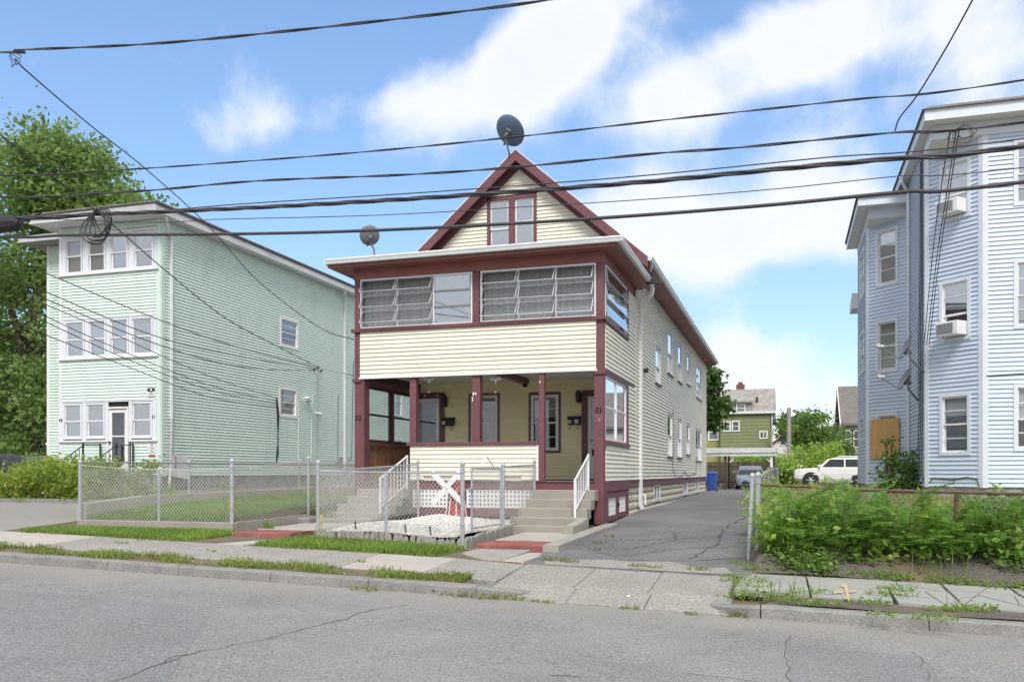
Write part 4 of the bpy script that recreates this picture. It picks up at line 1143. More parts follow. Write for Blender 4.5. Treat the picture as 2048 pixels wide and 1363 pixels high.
ch = MB().box(-21.45, -20.75, 34.4, 35.1, ZT+.36, 10.72).box(-21.5, -20.7, 34.35, 35.15, 10.722, 10.85).build('chimney', brick, GH)
# downspouts, conduits and wires on the side wall
rect_pipe('downspout', [(GX1+.35, GY0-.2, ZT-.02), (GX1+.06, GY0+.42, ZT-.6), (GX1+.06, GY0+.42, 3.4)], GH, a=.055)
rect_pipe('downspout', [(GX1+.065, GY0+.42, 3.4), (GX1+.08, GY0+.35, 1.9), (GX1+.2, GY0+.15, 1.1)], GH, a=.05, m=mat('peeling_pipe', (.52, .52, .52), .7, .3, 6, dirt=(.3, .28, .26, .6), dscale=5))
yd = atX(687, 0, GX1).y
rect_pipe('downspout', [(GX1+.35, yd-.5, ZT-.02), (GX1+.06, yd, ZT-.4), (GX1+.06, yd, 1.6)], GH, a=.055)
def on_side(px, py): p = atX(px, py, GX1); return (p.y - GY0, p.z)
def side_run(pxs, r, m, nm): wall_cable(GR, [on_side(*q) for q in pxs], GH, r, m, nm)
side_run([(634, 735), (634, 800), (633, 860), (632, 922)], .016, silver, 'conduit')
side_run([(623, 790), (622, 850), (620, 922)], .022, mint, 'conduit')
side_run([(596, 800), (595, 922)], .016, mint, 'conduit')
side_run([(675, 790), (674, 916)], .010, cable, 'wall_cable')
side_run([(706, 720), (704, 800), (702, 915), (694, 924)], .014, cable, 'wall_cable')
for dx in (0, 2, 3.5): side_run([(551+dx*.4, 795), (553+dx, 830), (555-dx*.3, 880), (552+dx, 905), (551, 924)], .016, black, 'wall_cable')
for (px, py) in ((634, 826), (630, 825), (639, 827), (634, 735), (640, 741), (626, 738)):
    uu, zz_ = on_side(px, py); MB().lathe([(.035, 0), (.05, -.04), (.03, -.1)], 7, (uu, -.02, zz_), 'y').build('insulator', white if py > 800 else blackmetal, GH, GR)
uu, zz_ = on_side(674, 920); MB().box(uu-.2, uu+.25, -.16, -.02, zz_-.1, zz_+.14).build('meter_box', silver, GH, GR)
uu, zz_ = on_side(606, 797)
MB().tube([(uu-.28, -.18, zz_-.02), (uu, -.2, zz_+.02), (uu+.3, -.2, zz_-.05)], [.03, .07, .06], 8).box(uu+.2, uu+.36, -.14, 0, zz_-.06, zz_+.04).build('flood_lamp', white, GH, GR)
# numbers and signs
inst('house_number', text_mesh('49', .16, .005, numm), GF @ Matrix.Translation((.045, -.036, 3.37)) @ TXT, GH)
inst('house_number', text_mesh('51', .16, .005, numm), GF @ Matrix.Translation((GWd-.27, -.028, 3.42)) @ TXT, GH)
sg = thing('sign', 'small black and white notice high on the mint house corner', 'sign', tuple(GF @ Vector((GWd-.33, -.04, 4.05))))
MB().box(GWd-.50, GWd-.20, -.034, -.026, 4.06, 4.36).build('sign_board', white, sg, GF)
MB().box(GWd-.49, GWd-.21, -.037, -.035, 4.24, 4.355).build('sign_header', black, sg, GF)
MB().box(GWd-.385, GWd-.315, -.04, -.038, 4.27, 4.33).build('sign_emblem', white, sg, GF)
MB().box(GWd-.49, GWd-.21, -.037, -.035, 4.065, 4.085).build('sign_footer', black, sg, GF)
inst('sign_text', text_mesh('NO', .07, .002, black), GF @ Matrix.Translation((GWd-.35, -.037, 4.205)) @ TXT, sg)
inst('sign_text', text_mesh('TRESPASSING', .036, .002, black), GF @ Matrix.Translation((GWd-.35, -.037, 4.15)) @ TXT, sg)
sg = thing('sign', 'tall white tenant parking notice with red bottom strip by the corner', 'sign', tuple(GF @ Vector((GWd-.3, -.04, 2.2))))
MB().box(GWd-.44, GWd-.19, -.034, -.026, 2.13, 2.62).build('sign_board', white, sg, GF)
MB().box(GWd-.435, GWd-.195, -.037, -.035, 2.135, 2.21).build('sign_strip', mat('sign_red', (.42, .07, .06), .6), sg, GF)
redt = mat('sign_dark_red', (.22, .05, .05), .6)
inst('sign_text', text_mesh('TENANT', .062, .002, redt), GF @ Matrix.Translation((GWd-.315, -.037, 2.575)) @ TXT, sg)
for k, tx in enumerate(('PARKING', 'ONLY', 'ALL OTHERS', 'WILL BE', 'TOWED AT', 'OWNERS EXPENSE')):
    inst('sign_text', text_mesh(tx, .034 if k < 5 else .026, .002, black), GF @ Matrix.Translation((GWd-.315, -.037, 2.52-.05*k)) @ TXT, sg)
# sign leaning against the corner
sgl = thing('sign', 'bent white sheet sign leaning at the mint house corner', 'sign', (GX1+.5, GY0+.2, 1.5))
LM = GR @ Matrix.Translation((.35, -.25, 1.5)) @ Matrix.Rotation(R(8), 4, 'Y') @ Matrix.Rotation(R(-12), 4, 'X')
MB().box(-.12, .75, -.005, .005, .0, .78).build('sign_board', mat('faded_sign', (.50, .50, .53), .6, .1, 3), sgl, LM)
inst('sign_text', text_mesh('PRIVATE', .12, .002, mat('sign_dark_red', (.22, .05, .05))), LM @ Matrix.Translation((.1, -.009, .48)) @ TXT @ Matrix.Rotation(R(78), 4, 'Z'), sgl)
# front steps of the mint house with iron rails
gs = thing('entrance_steps', 'grey entrance steps with black iron rails before the mint house door', 'steps', (-21, 22, 1.0))
ca = (us[4]+us[5])/2
for i in range(4):
    MB().box(ca-.75-.1*i, ca+.75, -.9-.3*i, -.02 if i == 0 else -.88-.3*(i-1), .75, 1.60-.17*i).build('step', mat('grey_step', (.3, .31, .33), .85, .1, 2), gs, GF, bevel=.01)
for uu in (ca-.62, ca+.68):
    r = MB().tube([(uu, -.1, 2.52), (uu, -.85, 2.50), (uu, -1.8, 1.95)], .018, 6).tube([(uu, -.1, 1.75), (uu, -.85, 1.73), (uu, -1.8, 1.2)], .012, 6)
    hr = r.build('handrail', blackmetal, gs, GF)
    for y in (-.12, -.86, -1.78): MB().box(uu-.022, uu+.022, y-.022, y+.022, 1.6 if y > -1 else .9, 2.58 if y > -1 else 2.0).build('rail_post', blackmetal, hr, GF)
    for k in range(1, 6):
        y = lerp(-.86, -1.78, k/6); MB().box(uu-.007, uu+.007, y-.007, y+.007, lerp(1.73, 1.2, k/6), lerp(2.5, 1.95, k/6)).build('baluster', blackmetal, hr, GF)
# ------------------------------------------------------------------ pale-blue three-storey house on the right
BH = thing('house', 'pale blue three storey house with cut corner bays and white soffits', 'house', (5.5, 24, .85))
P0, P1, P2, P3, P4 = Vector((4.24, 22.3)), Vector((3.2, 23.34)), Vector((3.2, 26.6)), Vector((2.21, 27.6)), Vector((2.21, 30.8))
P5 = Vector((3.2, 31.8))
ZB0, ZB1 = 1.30, 9.42
sofm = mat('white_soffit', (.72, .73, .70), .6, .04, 3)
bluetrim = mat('blue_white_trim', (.66, .72, .80), .5, .04, 3)
winwhite = mat('window_white', (.74, .75, .75), .5, .05, 3, dirt=(.55, .5, .42, .4))
def wall_frame(a, b): return frame((a.x, a.y, 0), (b.x-a.x, b.y-a.y)), (b-a).length
def inset(b_, poly, z0, z1):
    b_.prism(poly, z0, z1, 'z')
b = MB()
pts = [(3.36, 31.9), (3.36, 26.75), (2.38, 27.68), (2.38, 30.75)]
b.prism([(4.31, 22.44), (9.5, 22.44), (9.5, 40), (3.34, 40), (3.34, 23.4)], ZB0-.3, 9.6, 'z'); b.prism([(3.34, 26.75), (3.34, 31.6), (2.35, 30.7), (2.35, 27.66)], ZB0-.3, 9.0, 'z')
b.build('sheathing', darkroom, BH, fix=True)
# front face, cut corner, left wall, bay facet, bay side
FA, LA = wall_frame(P0, Vector((9.5, 22.3)))
FB, LB = wall_frame(P1, P0)
FC, LC = wall_frame(P2, P1)
FD, LD = wall_frame(P3, P2)
FE, LE = wall_frame(P4, P3)
FG, LG = wall_frame(Vector((3.2, 40)), P5)
FI, LI = wall_frame(P5, P4)
BW = [0]
def bwin_(M, pl, pr, yt, yb, acu=False, **kw):
    u, z, w, h = px_open(M, pl, pr, yt, yb, .085)
    BW[0] += 1; kw.setdefault('blind', ((curtain, .97), (blindm, .55), (blindm, .8), (curtain, .6), (blindm, .35))[BW[0] % 5]); kw.setdefault('pane', glassbright if z > 3.5 else glass)
    o = window(BH, M, u, z, w, h, bluetrim, winwhite, trim=.08, sill=False, storm=True, **kw)
    return o, (u, z, w, h)
hA, hB, hD, hE = [], [], [], []
for (yt, yb) in ((770, 908), (521, 661), (282, 414)):
    hA.append(bwin_(FA, 2026, 2090, yt-2, yb-6, rail=.48)[0])
ACS = []
for k, (yt, yb) in enumerate(((774, 910), (536, 677), (303, 431))):
    o, dims = bwin_(FB, 1880, 1943.5, yt+ (28 if k else 14), yb, rail=.42 if k else .5)
    hB.append(o)
    if k: ACS.append(dims)
for k, (yt, yb) in enumerate(((455, 566), (634, 742), (818, 905))):
    hD.append(bwin_(FD, 1753, 1798, yt+8, yb, blind=(curtain, .97) if k != 1 else (screenm, .8))[0])
for (yt, yb) in ((515, 585), (672, 742), (835, 880)):
    hE.append(bwin_(FE, 1721.5, 1730.5, yt, yb)[0])
siding(BH, FA, .09, LA, ZB0, 9.30, bluev, holes=hA, limit=90)
siding(BH, FB, .06, LB-.06, ZB0, 9.27, bluev, holes=hB, limit=190)
siding(BH, FC, .03, LC-.05, ZB0, 9.6, bluev, limit=240)
siding(BH, FD, .06, LD-.04, ZB0, 8.76, bluev, holes=hD, limit=300)
siding(BH, FE, .04, LE-.06, ZB0, 8.8, bluev, holes=hE, limit=300)
siding(BH, FG, .04, LG, ZB0, ZB1-.1, bluev, limit=300); siding(BH, FI, .04, LI, ZB0, 8.8, bluev, limit=300)
for (P, M_, u0) in ((P0, FA, -.02), (P0, FB, LB-.10), (P1, FB, -.02), (P3, FD, -.02), (P3, FE, LE-.08), (P4, FE, -.02), (P1, FC, LC-.08)):
    MB().box(u0, u0+.115 if M_ is not FC else u0+.08, -.036, .06, ZB0-.02, 9.28 if M_ in (FA, FB, FC) else 8.76).build('corner_board', bluetrim, BH, M_)
fnd = mat('pale_foundation', (.50, .50, .50), .9, .12, 1.5, .3, 25, dirt=(.25, .22, .18, .7), dscale=1.2)
for M_, L_ in ((FA, LA), (FB, LB), (FC, LC), (FD, LD), (FE, LE)):
    MB().box(.0, L_, .03, .12, .3, ZB0).build('foundation', fnd, BH, M_)
# square eaves over the cut corners
def eave(name, x0, x1, y0, y1, z):
    so = MB(); n = int((y1-y0)/.13)
    for i in range(n):
        y = lerp(y0, y1, i/n); so.box(x0, x1, y, lerp(y0, y1, (i+1)/n)-.008, z, z+.02)
    so.box(x0, x1, y0, y1, z+.021, z+.03)
    return so.build(name, sofm, BH, kind='stuff')
ZE, ZEb = 9.62, 9.05
eave('soffit', 2.98, 10, 21.85, 40.4, ZE)
eave('soffit', 1.88, 3.19, 26.2, 31.3, ZEb)
MB().box(2.96, 10, 21.83, 21.849, ZE-.02, ZE+.22).box(2.96, 2.979, 21.8495, 40.4, ZE-.02, ZE+.22).build('fascia', bluetrim, BH)
MB().box(1.86, 1.879, 26.18, 31.32, ZEb-.02, ZEb+.2).box(1.8795, 3.19, 26.18, 26.199, ZEb-.02, ZEb+.2).build('fascia', bluetrim, BH)
# boxed frieze under the soffit, square to the street, and the triangular ceilings above the facets
MB().box(3.16, 10, 22.26, 22.36, ZE-.33, ZE-.002).box(3.16, 3.26, 22.361, 23.4, ZE-.33, ZE-.002).build('frieze', bluetrim, BH)
MB().box(2.17, 2.27, 26.641, 30.9, ZEb-.3, ZEb-.002).box(2.17, 3.19, 26.56, 26.64, ZEb-.3, ZEb-.002).build('frieze', bluetrim, BH)
MB().prism([(3.16, 22.3), (4.3, 22.3), (3.16, 23.4)], ZE-.35, ZE-.335, 'z').build('corner_soffit', sofm, BH, fix=True)
MB().prism([(2.19, 26.6), (3.2, 26.6), (2.19, 27.66)], ZEb-.31, ZEb-.301, 'z').build('corner_soffit', sofm, BH, fix=True)
MB().hexa([(2.90, 21.77, ZE+.222), (10, 21.77, ZE+.222), (10, 40.5, ZE+.222), (2.90, 40.5, ZE+.222), (3.1, 22, ZE+.36), (10, 22, ZE+.36), (10, 40.5, ZE+.36), (3.1, 40.5, ZE+.36)]).build('roof', asphshingle, BH)
MB().hexa([(1.80, 26.12, ZEb+.202), (3.18, 26.12, ZEb+.202), (3.18, 31.35, ZEb+.202), (1.80, 31.35, ZEb+.202), (2.0, 26.35, ZEb+.32), (3.18, 26.35, ZEb+.32), (3.18, 31.1, ZEb+.32), (2.0, 31.1, ZEb+.32)]).build('bay_roof', asphshingle, BH)
MB().prism([(30.82, 7.0), (31.9, 7.0), (31.9, 7.25), (30.82, 7.5)], 2.0, 3.2, 'x').build('rear_porch_roof', sofm, BH, fix=True)
# downspout in the corner
rect_pipe('downspout', [(2.92, 26.0, ZE+.05), (2.95, 25.95, ZE-.12), (3.12, 26.1, ZE-.36), (3.12, 26.1, 3.0), (3.12, 26.1, 1.1)], BH, a=.055, m=bluetrim)
# cables down the wall
for k in range(3):
    wall_cable(FC, [(LC-.35-.2*k, ZE-.2), (LC-.3-.25*k, 6.5), (LC-.45-.3*k, 5), (LC-.35-.3*k, 3.2), (LC-.5-.35*k, 2.0), (LC-.45-.3*k, 1.5)], BH, .012, cable)
for k in range(2):
    wall_cable(FC, [(1.2+.12*k+.17*math.cos(a), 2.0-.5*k+.2*math.sin(a)) for a in [i*.7 for i in range(12)]], BH, .012, black, 'cable_coil')
wall_cable(FC, [(.2, 1.75), (1.0, 1.5), (1.8, 1.62), (2.6, 1.35), (3.1, 1.5)], BH, .012, black)
wall_cable(FB, [(.1, 1.38), (.2, 1.5), (.7, 1.46), (1.1, 1.52), (1.35, 1.48), (1.4, 1.3)], BH, .012, cable)
wall_cable(FA, [(.05, 3.82), (1.2, 3.86), (3, 3.9)], BH, .012, cable)
# window air conditioners
for k, (u, z, w, h) in enumerate(ACS):
    lab = ('white window air conditioner in the second floor corner window', 'white window air conditioner in the top floor corner window')[k]
    ac = thing('air_conditioner', lab, 'air conditioner', tuple(FB @ Vector((u+w/2, -.1, z))), group='window air conditioners on the blue house')
    ah = .34
    MB().box(u+.05, u+w-.02, -.36, .06, z+.02, z+ah).build('casing', white, ac, FB, bevel=.012)
    MB().box(u+.09, u+w-.14, -.366, -.361, z+.06, z+ah-.04).build('grille_panel', screenm, ac, FB)
    for i in range(7):
        zz_ = lerp(z+.075, z+ah-.06, i/6); MB().box(u+.09, u+w-.14, -.372, -.3665, zz_, zz_+.012).build('grille_slat', silver, ac, FB)
# plywood sheet over the ground-floor bay window
a = px_open(FD, 1745, 1802, 838, 916, 0)
tag(MB().box(a[0], a[0]+a[2], -.085, -.065, a[1], a[1]+a[3]).build('plywood_board', ply, None, FD), 'orange plywood sheet boarding up the ground floor bay window', 'board')
# ------------------------------------------------------------------ chain link fences
def fence_mesh(A, B, h, parent, m, z_off=.03, pitch=.075, r=.0034):
    """woven wire between base points A and B"""
    A, B = Vector(A), Vector(B); d = Vector((B.x-A.x, B.y-A.y, 0)); L = d.length; d.normalize()
    slope = (B.z-A.z)/L; hh = h - z_off; mb = MB(); side = Vector((-d.y, d.x, 0))
    def P(u, v): return Vector((A.x+d.x*u, A.y+d.y*u, A.z + slope*u + z_off + v))
    k = 1.15                                      # rise per run of each wire
    run = hh/k; n = int((L+run)/pitch)
    for s in (1, -1):
        for i in range(n+1):
            u0 = -run + i*pitch
            a, c = u0, u0+run; va, vc = 0.0, hh
            if a < 0: va = (-a)*k; a = 0
            if c > L: vc = hh - (c-L)*k; c = L
            if c-a < .01: continue
            if s < 0: p, q = P(a, hh-va), P(c, hh-vc)
            else: p, q = P(a, va), P(c, vc)
            t = (q-p).normalized(); e1 = side*r; e2 = t.cross(side)*r
            b = len(mb.v); off = side*(s*r*.8)
            for pt in (p, q):
                mb.v += [tuple(pt+off+e1), tuple(pt+off-e1*.5+e2*.87), tuple(pt+off-e1*.5-e2*.87)]
            mb.f += [(b, b+1, b+4, b+3), (b+1, b+2, b+5, b+4), (b+2, b, b+3, b+5)]
    return mb.build('wire_mesh', m, parent, kind='stuff')
def fence_post(x, y, z, h, parent, r=.03, m=None, lean=(0, 0), cap=True):
    m = m or silver
    p = MB().tube([(x, y, z-.1), (x+lean[0], y+lean[1], z+h)], r, 10).build('post', m, parent, smooth=False)
    if cap: MB().lathe([(r*1.25, -.02), (r*1.3, .015), (r*.9, .04), (.004, .055)], 10, (x+lean[0], y+lean[1], z+h)).build('cap', m, p)
    for f_ in (.25, .6, .9):
        MB().lathe([(r*1.12, -.012), (r*1.25, -.01), (r*1.25, .01), (r*1.12, .012)], 10, (x+lean[0]*f_, y+lean[1]*f_, z+h*f_)).build('band', m, p)
    return p
def rail(pts, parent, r=.021, m=None, name='top_rail'):
    return MB().tube(pts, r, 8).build(name, m or silver, parent)
def xat(px, Y): return atY(px, 0, Y).x
FY = 14.65
# left lawn
fa = thing('chain_link_fence', 'sagging chain link fence along the front of the green lawn', 'fence', (-12, FY, .65), group='chain link fences of the front yards')
xa, xm, xb = -13.95, xat(318, FY), -10.3
fence_post(xa, FY, .62, 1.22, fa, .035); fence_post(xm, FY, .64, 1.05, fa, .026, cap=False); fence_post(xb, FY, .63, 1.22, fa, .04)
for a, c, in ((xa, xm), (xm, xb)): fence_mesh((a, FY, .44), (c, FY, .44), 1.26, fa, meshwire)
MB().tube([(xa, FY, 1.78), ((xa+xm)/2, FY, 1.71), (xm, FY, 1.69), ((xm+xb)/2, FY, 1.67), (xb, FY, 1.69)], .007, 5).build('tension_wire', meshwire, fa)
fb = thing('chain_link_fence', 'chain link fence return from the lawn corner towards the left steps', 'fence', (-10.3, 16, .68), group='chain link fences of the front yards')
fence_post(-10.3, 17.5, .70, 1.25, fb, .028)
fence_mesh((-10.3, FY+.05, .48), (-10.3, 17.5, .72), 1.22, fb, meshwire)
MB().tube([(-10.3, FY+.05, 1.70), (-10.3, 16, 1.76), (-10.3, 17.5, 1.94)], .007, 5).build('tension_wire', meshwire, fb)
fence_mesh((-10.3, 17.5, .72), (-10.28, 21, .9), 1.1, fb, meshwire)
fc_ = thing('chain_link_fence', 'chain link fence with top rail standing on the retaining wall', 'fence', (-14.02, 22, 1.15), group='chain link fences of the front yards')
ys_ = [14.7, 18.2, 23.3-.0, 28, 33]
for y in ys_[1:]: fence_post(-14.02, y, 1.1, .78, fc_, .026)
rail([(-14.02, 14.7, 1.84), (-14.02, 18.2, 1.86), (-14.02, 33, 1.90)], fc_, .018)
for a, c in zip(ys_, ys_[1:]): fence_mesh((-14.02, a, 1.05), (-14.02, c, 1.1), .80, fc_, meshwire, pitch=.09)
# gravel bed
fd = thing('chain_link_fence', 'chain link fence with top rail round the white gravel bed', 'fence', (-7.2, FY, .45), group='chain link fences of the front yards')
x636, x772, x925 = xat(636, FY), xat(772, FY), xat(925, FY)
fence_post(x636, FY, .48, 1.33, fd, .035); fence_post(x772, FY, .42, 1.18, fd, .028, cap=False); fence_post(x925, FY, .35, 1.42, fd, .038)
for a, c, z0, z1 in ((x636, x772, .53, .47), (x772, x925, .47, .40)): fence_mesh((a, FY, z0), (c, FY, z1), 1.16, fd, meshwire)
rail([(x636, FY, 1.645), (x772, FY, 1.63), (x925, FY, 1.61)], fd, .016)
XS = x636 + .03
fence_post(XS+.05, 19.15, .6, 1.28, fd, .03)
fence_mesh((XS, FY+.05, .5), (XS+.05, 19.1, .66), 1.16, fd, meshwire)
rail([(XS, FY+.05, 1.645), (XS+.05, 19.1, 1.82)], fd, .018)
gx = [-5.72, -5.63, -5.58, -5.52]; gy = [FY, 15.4, 17.16, 19.25]
fe = thing('chain_link_gate', 'narrow chain link gate ajar on the right edge of the gravel bed', 'gate', (gx[1], gy[1], .5))
for y, x in ((15.42, gx[1]), (17.02, gx[2])): MB().tube([(x, y, .52), (x, y, 1.72)], .022, 8).build('gate_stile', silver, fe)
rail([(gx[1], 15.42, 1.70), (gx[2], 17.02, 1.70)], fe, .018, name='gate_rail'); rail([(gx[1], 15.42, .58), (gx[2], 17.02, .58)], fe, .014, name='gate_rail')
fence_mesh((gx[1], 15.44, .56), (gx[2], 17.0, .56), 1.2, fe, meshwire)
MB().tube([(gx[1], 15.9, 1.72), (gx[1]+.02, 16.2, 1.95), (gx[2], 16.6, 1.72)], .014, 6).build('gate_brace', whitemetal, fe)
MB().tube([(x925, FY, 1.3), (x925+.06, FY+.3, 1.34), (gx[1], 15.4, 1.32)], .016, 6).build('latch_fork', silver, fe)
ff = thing('chain_link_fence', 'short chain link fence panel between gate post and porch front', 'fence', (gx[2], 17.2, .5), group='chain link fences of the front yards')
fence_post(gx[2], 17.16, .45, 1.33, ff, .035); fence_post(gx[3], 19.3, .9, .98, ff, .026)
fence_mesh((gx[2], 17.16, .55), (gx[3], 19.3, .6), 1.22, ff, meshwire)
rail([(gx[2], 17.16, 1.74), (gx[3], 19.3, 1.80)], ff, .016)
# right-hand lot
rw_wire = mat('dull_wire', (.30, .29, .27), .6, .15, 4, metal=.2)
fg = thing('chain_link_fence', 'long chain link fence along the right edge of the driveway', 'fence', (-.47, 25, .5), group='chain link fences of the front yards')
fence_post(-.47, 15.0, .36, 1.22, fg, .045); 
for y in (19, 23, 27, 32, 37, 42, 47): fence_post(-.47, y, drive_z(y), 1.22, fg, .024, cap=False)
for a, c in zip((15, 19, 23, 27, 32, 37, 42), (19, 23, 27, 32, 37, 42, 47)): fence_mesh((-.47, a, drive_z(a)), (-.47, c, drive_z(c)), 1.2, fg, meshwire, pitch=.085, r=.0036)
rail([(-.47, 15, 1.5), (-.47, 19, 1.62), (-.47, 47, 1.86)], fg, .018)
tag(fence_post(xat(1497, 14.35), 14.35, .27, 1.3, None, .036, lean=(.06, .02)), 'leaning silver pipe post beside the fence corner at the driveway', 'post')
fh = thing('chain_link_fence', 'rusty railed chain link fence half buried in the right hand weeds', 'fence', (2.5, 14.6, .5))
rail([(-.42, 15.0, 1.42), (.3, 14.75, 1.40), (.9, 14.6, 1.36), (2.6, 14.6, 1.325), (5.5, 14.6, 1.28), (9, 14.6, 1.2)], fh, .024, rustm)
xp = xat(1913, 14.6)
for x in (xp, xp+3.1): fence_post(x, 14.6, .42, .88, fh, .032, rustm, cap=False)
for a, c in ((-.4, xp), (xp, xp+3.1), (xp+3.1, 9)): fence_mesh((a, 14.6, .46), (c, 14.6, .44), .92 - .02*a, fh, rw_wire, pitch=.085, r=.0034)

# ------------------------------------------------------------------ gravel bed with scalloped edging
def bedz(x, y):
    e = min(x - (XS+.0), -5.68 - x, y - (FY+.06), 19.3 - y)
    return .50 - .03*(x+7) + .14*max(0, min(1, e/.9)) + .02*math.sin(3*x+2*y)
gravelbase = mat('gravel_bed', (.55, .54, .51), .95, .2, 6, .6, 25, fine=.3, fscale=30)
sheet('gravel_bed', XS+.04, -5.72, FY+.1, 19.4, bedz, gravelbase, 24, 28, kind='structure')
stonem = mat('white_pebble', (.64, .62, .58), .8, .1, 5, island=.22)
random.seed(5); gm = MB()
for i in range(6500):
    x, y = random.uniform(XS+.06, -5.74), random.uniform(FY+.1, 19.3); r = random.uniform(.014, .032); z = bedz(x, y) + r*.25
    a = random.uniform(0, 6.28); ca_, sa_ = math.cos(a), math.sin(a); b = len(gm.v)
    for (dx, dy, dz) in ((1, 0, 0), (0, .8, .1), (-1, .1, 0), (0, -.7, .05), (.1, 0, .75), (0, .1, -.6)):
        dx, dy = dx*random.uniform(.75, 1.2), dy*random.uniform(.75, 1.2); gm.v.append((x + r*(dx*ca_-dy*sa_), y + r*(dx*sa_+dy*ca_), z + r*dz))
    gm.f += [tuple(b+k for k in t) for t in ((0,1,4),(1,2,4),(2,3,4),(3,0,4),(1,0,5),(2,1,5),(3,2,5),(0,3,5))]
gm.build('white_gravel', stonem, label='white pebble gravel filling the fenced bed', kind='stuff')
ed = thing('garden_edging', 'scalloped grey concrete edging round the white gravel bed', 'edging', (-7.2, FY-.1, .4))
edm = mat('edging_concrete', (.30, .29, .265), .9, .18, 4, .4, 40, fine=.15, dirt=(.25, .25, .12, .5), dscale=2, island=.15)
e_b = MB(); e_b.prism([(-.5, 0), (.5, 0), (.5, .84), (.3, .95), (0, 1), (-.3, .95), (-.5, .84)], 0, 1); EDM = e_b.mesh('edging_stone', edm)
def edge_run(P, n, z0, z1, h, wave=0):
    for i in range(n):
        f_ = (i+.5)/n; a, c = Vector(P[0]), Vector(P[1]); p = a.lerp(c, f_); d = (c-a); ang = math.atan2(d.y, d.x)
        off = -wave*abs(math.sin(f_*math.pi*2)) if wave else 0
        w = d.length/n
        T = Matrix.Translation((p.x, p.y+off, lerp(z0, z1, f_)-.06)) @ Matrix.Rotation(ang + random.uniform(-.08, .08), 4, 'Z') @ Matrix.Rotation(random.uniform(-.14, .14), 4, 'Y') @ Matrix.Diagonal((w*.95, .05, h*random.uniform(.9, 1.05)+.06, 1))
        inst('edging_stone', EDM, T, ed)
edge_run([(x636+.05, FY-.05), (x772, FY-.02)], 16, .33, .29, .25, .16)
edge_run([(x772, FY-.02), (x925, FY-.03)], 17, .28, .20, .25, .14)
edge_run([(x925+.06, FY), (gx[2]+.1, 17.1)], 26, .24, .33, .22)
edge_run([(gx[2]+.1, 17.1), (gx[2]+.08, 17.9)], 8, .38, .42, .16)
for (px, py) in ((712, 1060), (812, 1066), (862, 1062)):
    p = atY(px, py, FY+.22); tag(MB().tube([(p.x, p.y, bedz(p.x, p.y)-.05), (p.x-.02, p.y, bedz(p.x, p.y)+.16)], [.014, .02], 6).build('garden_light_stake', blackmetal), {712: 'leftmost black stake in the gravel bed', 812: 'middle black stake in the gravel bed', 862: 'rightmost black stake in the gravel bed'}[px], 'stake', 'black stakes in the gravel')

# ornamental garden windmill
wm = thing('garden_windmill', 'red garden windmill ornament with white crossed blades in the gravel', 'ornament', (-6.25, 18.6, .6))
wx, wy, wz = xat(912, 18.5), 18.5, .64
redm = mat('windmill_red', (.34, .03, .03), .55, .15, 4)
MB().lathe([(.24, 0), (.23, .04), (.15, .58), (.15, .60)], 8, (wx, wy, wz)).build('tower', redm, wm)
MB().lathe([(.18, .60), (.15, .70), (.07, .80), (.01, .83)], 8, (wx, wy, wz)).build('cap', redm, wm)
for k in range(8):
    th = R(45*k+22.5); MB().tube([(wx+.235*math.cos(th), wy+.235*math.sin(th), wz), (wx+.152*math.cos(th), wy+.152*math.sin(th), wz+.6)], .014, 4).build('corner_strip', white, wm)
MB().lathe([(.03, 0), (.055, -.01), (.055, -.05), (.02, -.07)], 8, (wx-.12, wy-.22, wz+.66), 'y').build('hub', white, wm)
for k in range(4):
    T = Matrix.Translation((wx-.12, wy-.26, wz+.66)) @ Matrix.Rotation(R(43+90*k), 4, 'Y')
    MB().box(.05, .50, -.006, .006, -.055, .065).build('blade', white, wm, T)

# ------------------------------------------------------------------ small things on the porch
def lantern(u, z, lab):
    t = thing('wall_lantern', lab, 'lantern', tuple(In @ Vector((u, -.05, z))), group='porch wall lanterns')
    T = In @ Matrix.Translation((u, 0, z))
    MB().box(-.05, .05, -.05, -.03, -.02, .2).build('back_plate', blackmetal, t, T)
    MB().lathe([(.04, .0), (.075, .02), (.085, .20), (.10, .215), (.06, .27), (.02, .32)], 6, (0, -.14, .0)).build('housing', blackmetal, t, T)
    MB().lathe([(.045, .03), (.05, .14)], 6, (0, -.158, .02)).build('lamp_glass', blindm, t, T)
lantern(uI(892), zI(892, 812), 'black wall lantern beside the left storm door'); lantern(uI(1159), zI(1159, 804), 'black wall lantern beside the right storm door')
def mailbox(u, z, num, lab):
    t = thing('mailbox', lab, 'mailbox', tuple(In @ Vector((u, -.05, z))), group='porch mailboxes')
    T = In @ Matrix.Translation((u, 0, z))
    MB().box(-.17, .17, -.15, -.03, 0, .17).build('box', black, t, T, bevel=.008)
    MB().prism([(-.19, .172), (-.19, .20), (-.03, .235), (-.03, .172)], -.18, .18, 'x').build('lid', black, t, T, fix=True)
    for s in (-.11, .11): MB().tube([(s, -.1, 0), (s, -.1, -.09), (s-.03, -.1, -.12), (s-.06, -.1, -.09)], .009, 5).build('hook', blackmetal, t, T)
    MB().box(-.16, -.07, -.156, -.151, .04, .12).build('number_plate', white, t, T)
    inst('number', text_mesh(num, .07, .001, black), T @ Matrix.Translation((-.115, -.158, .08)) @ TXT, t)
    if num == '55': MB().box(.02, .13, -.156, -.151, .03, .14).build('sticker', mat('pale_sticker', (.62, .5, .5), .6), t, T)
mailbox(uI(899), zI(899, 851), '53', 'black mailbox on the wall by the left storm door'); mailbox(uI(1150), zI(1150, 849), '55', 'black mailbox on the wall by the right storm door')
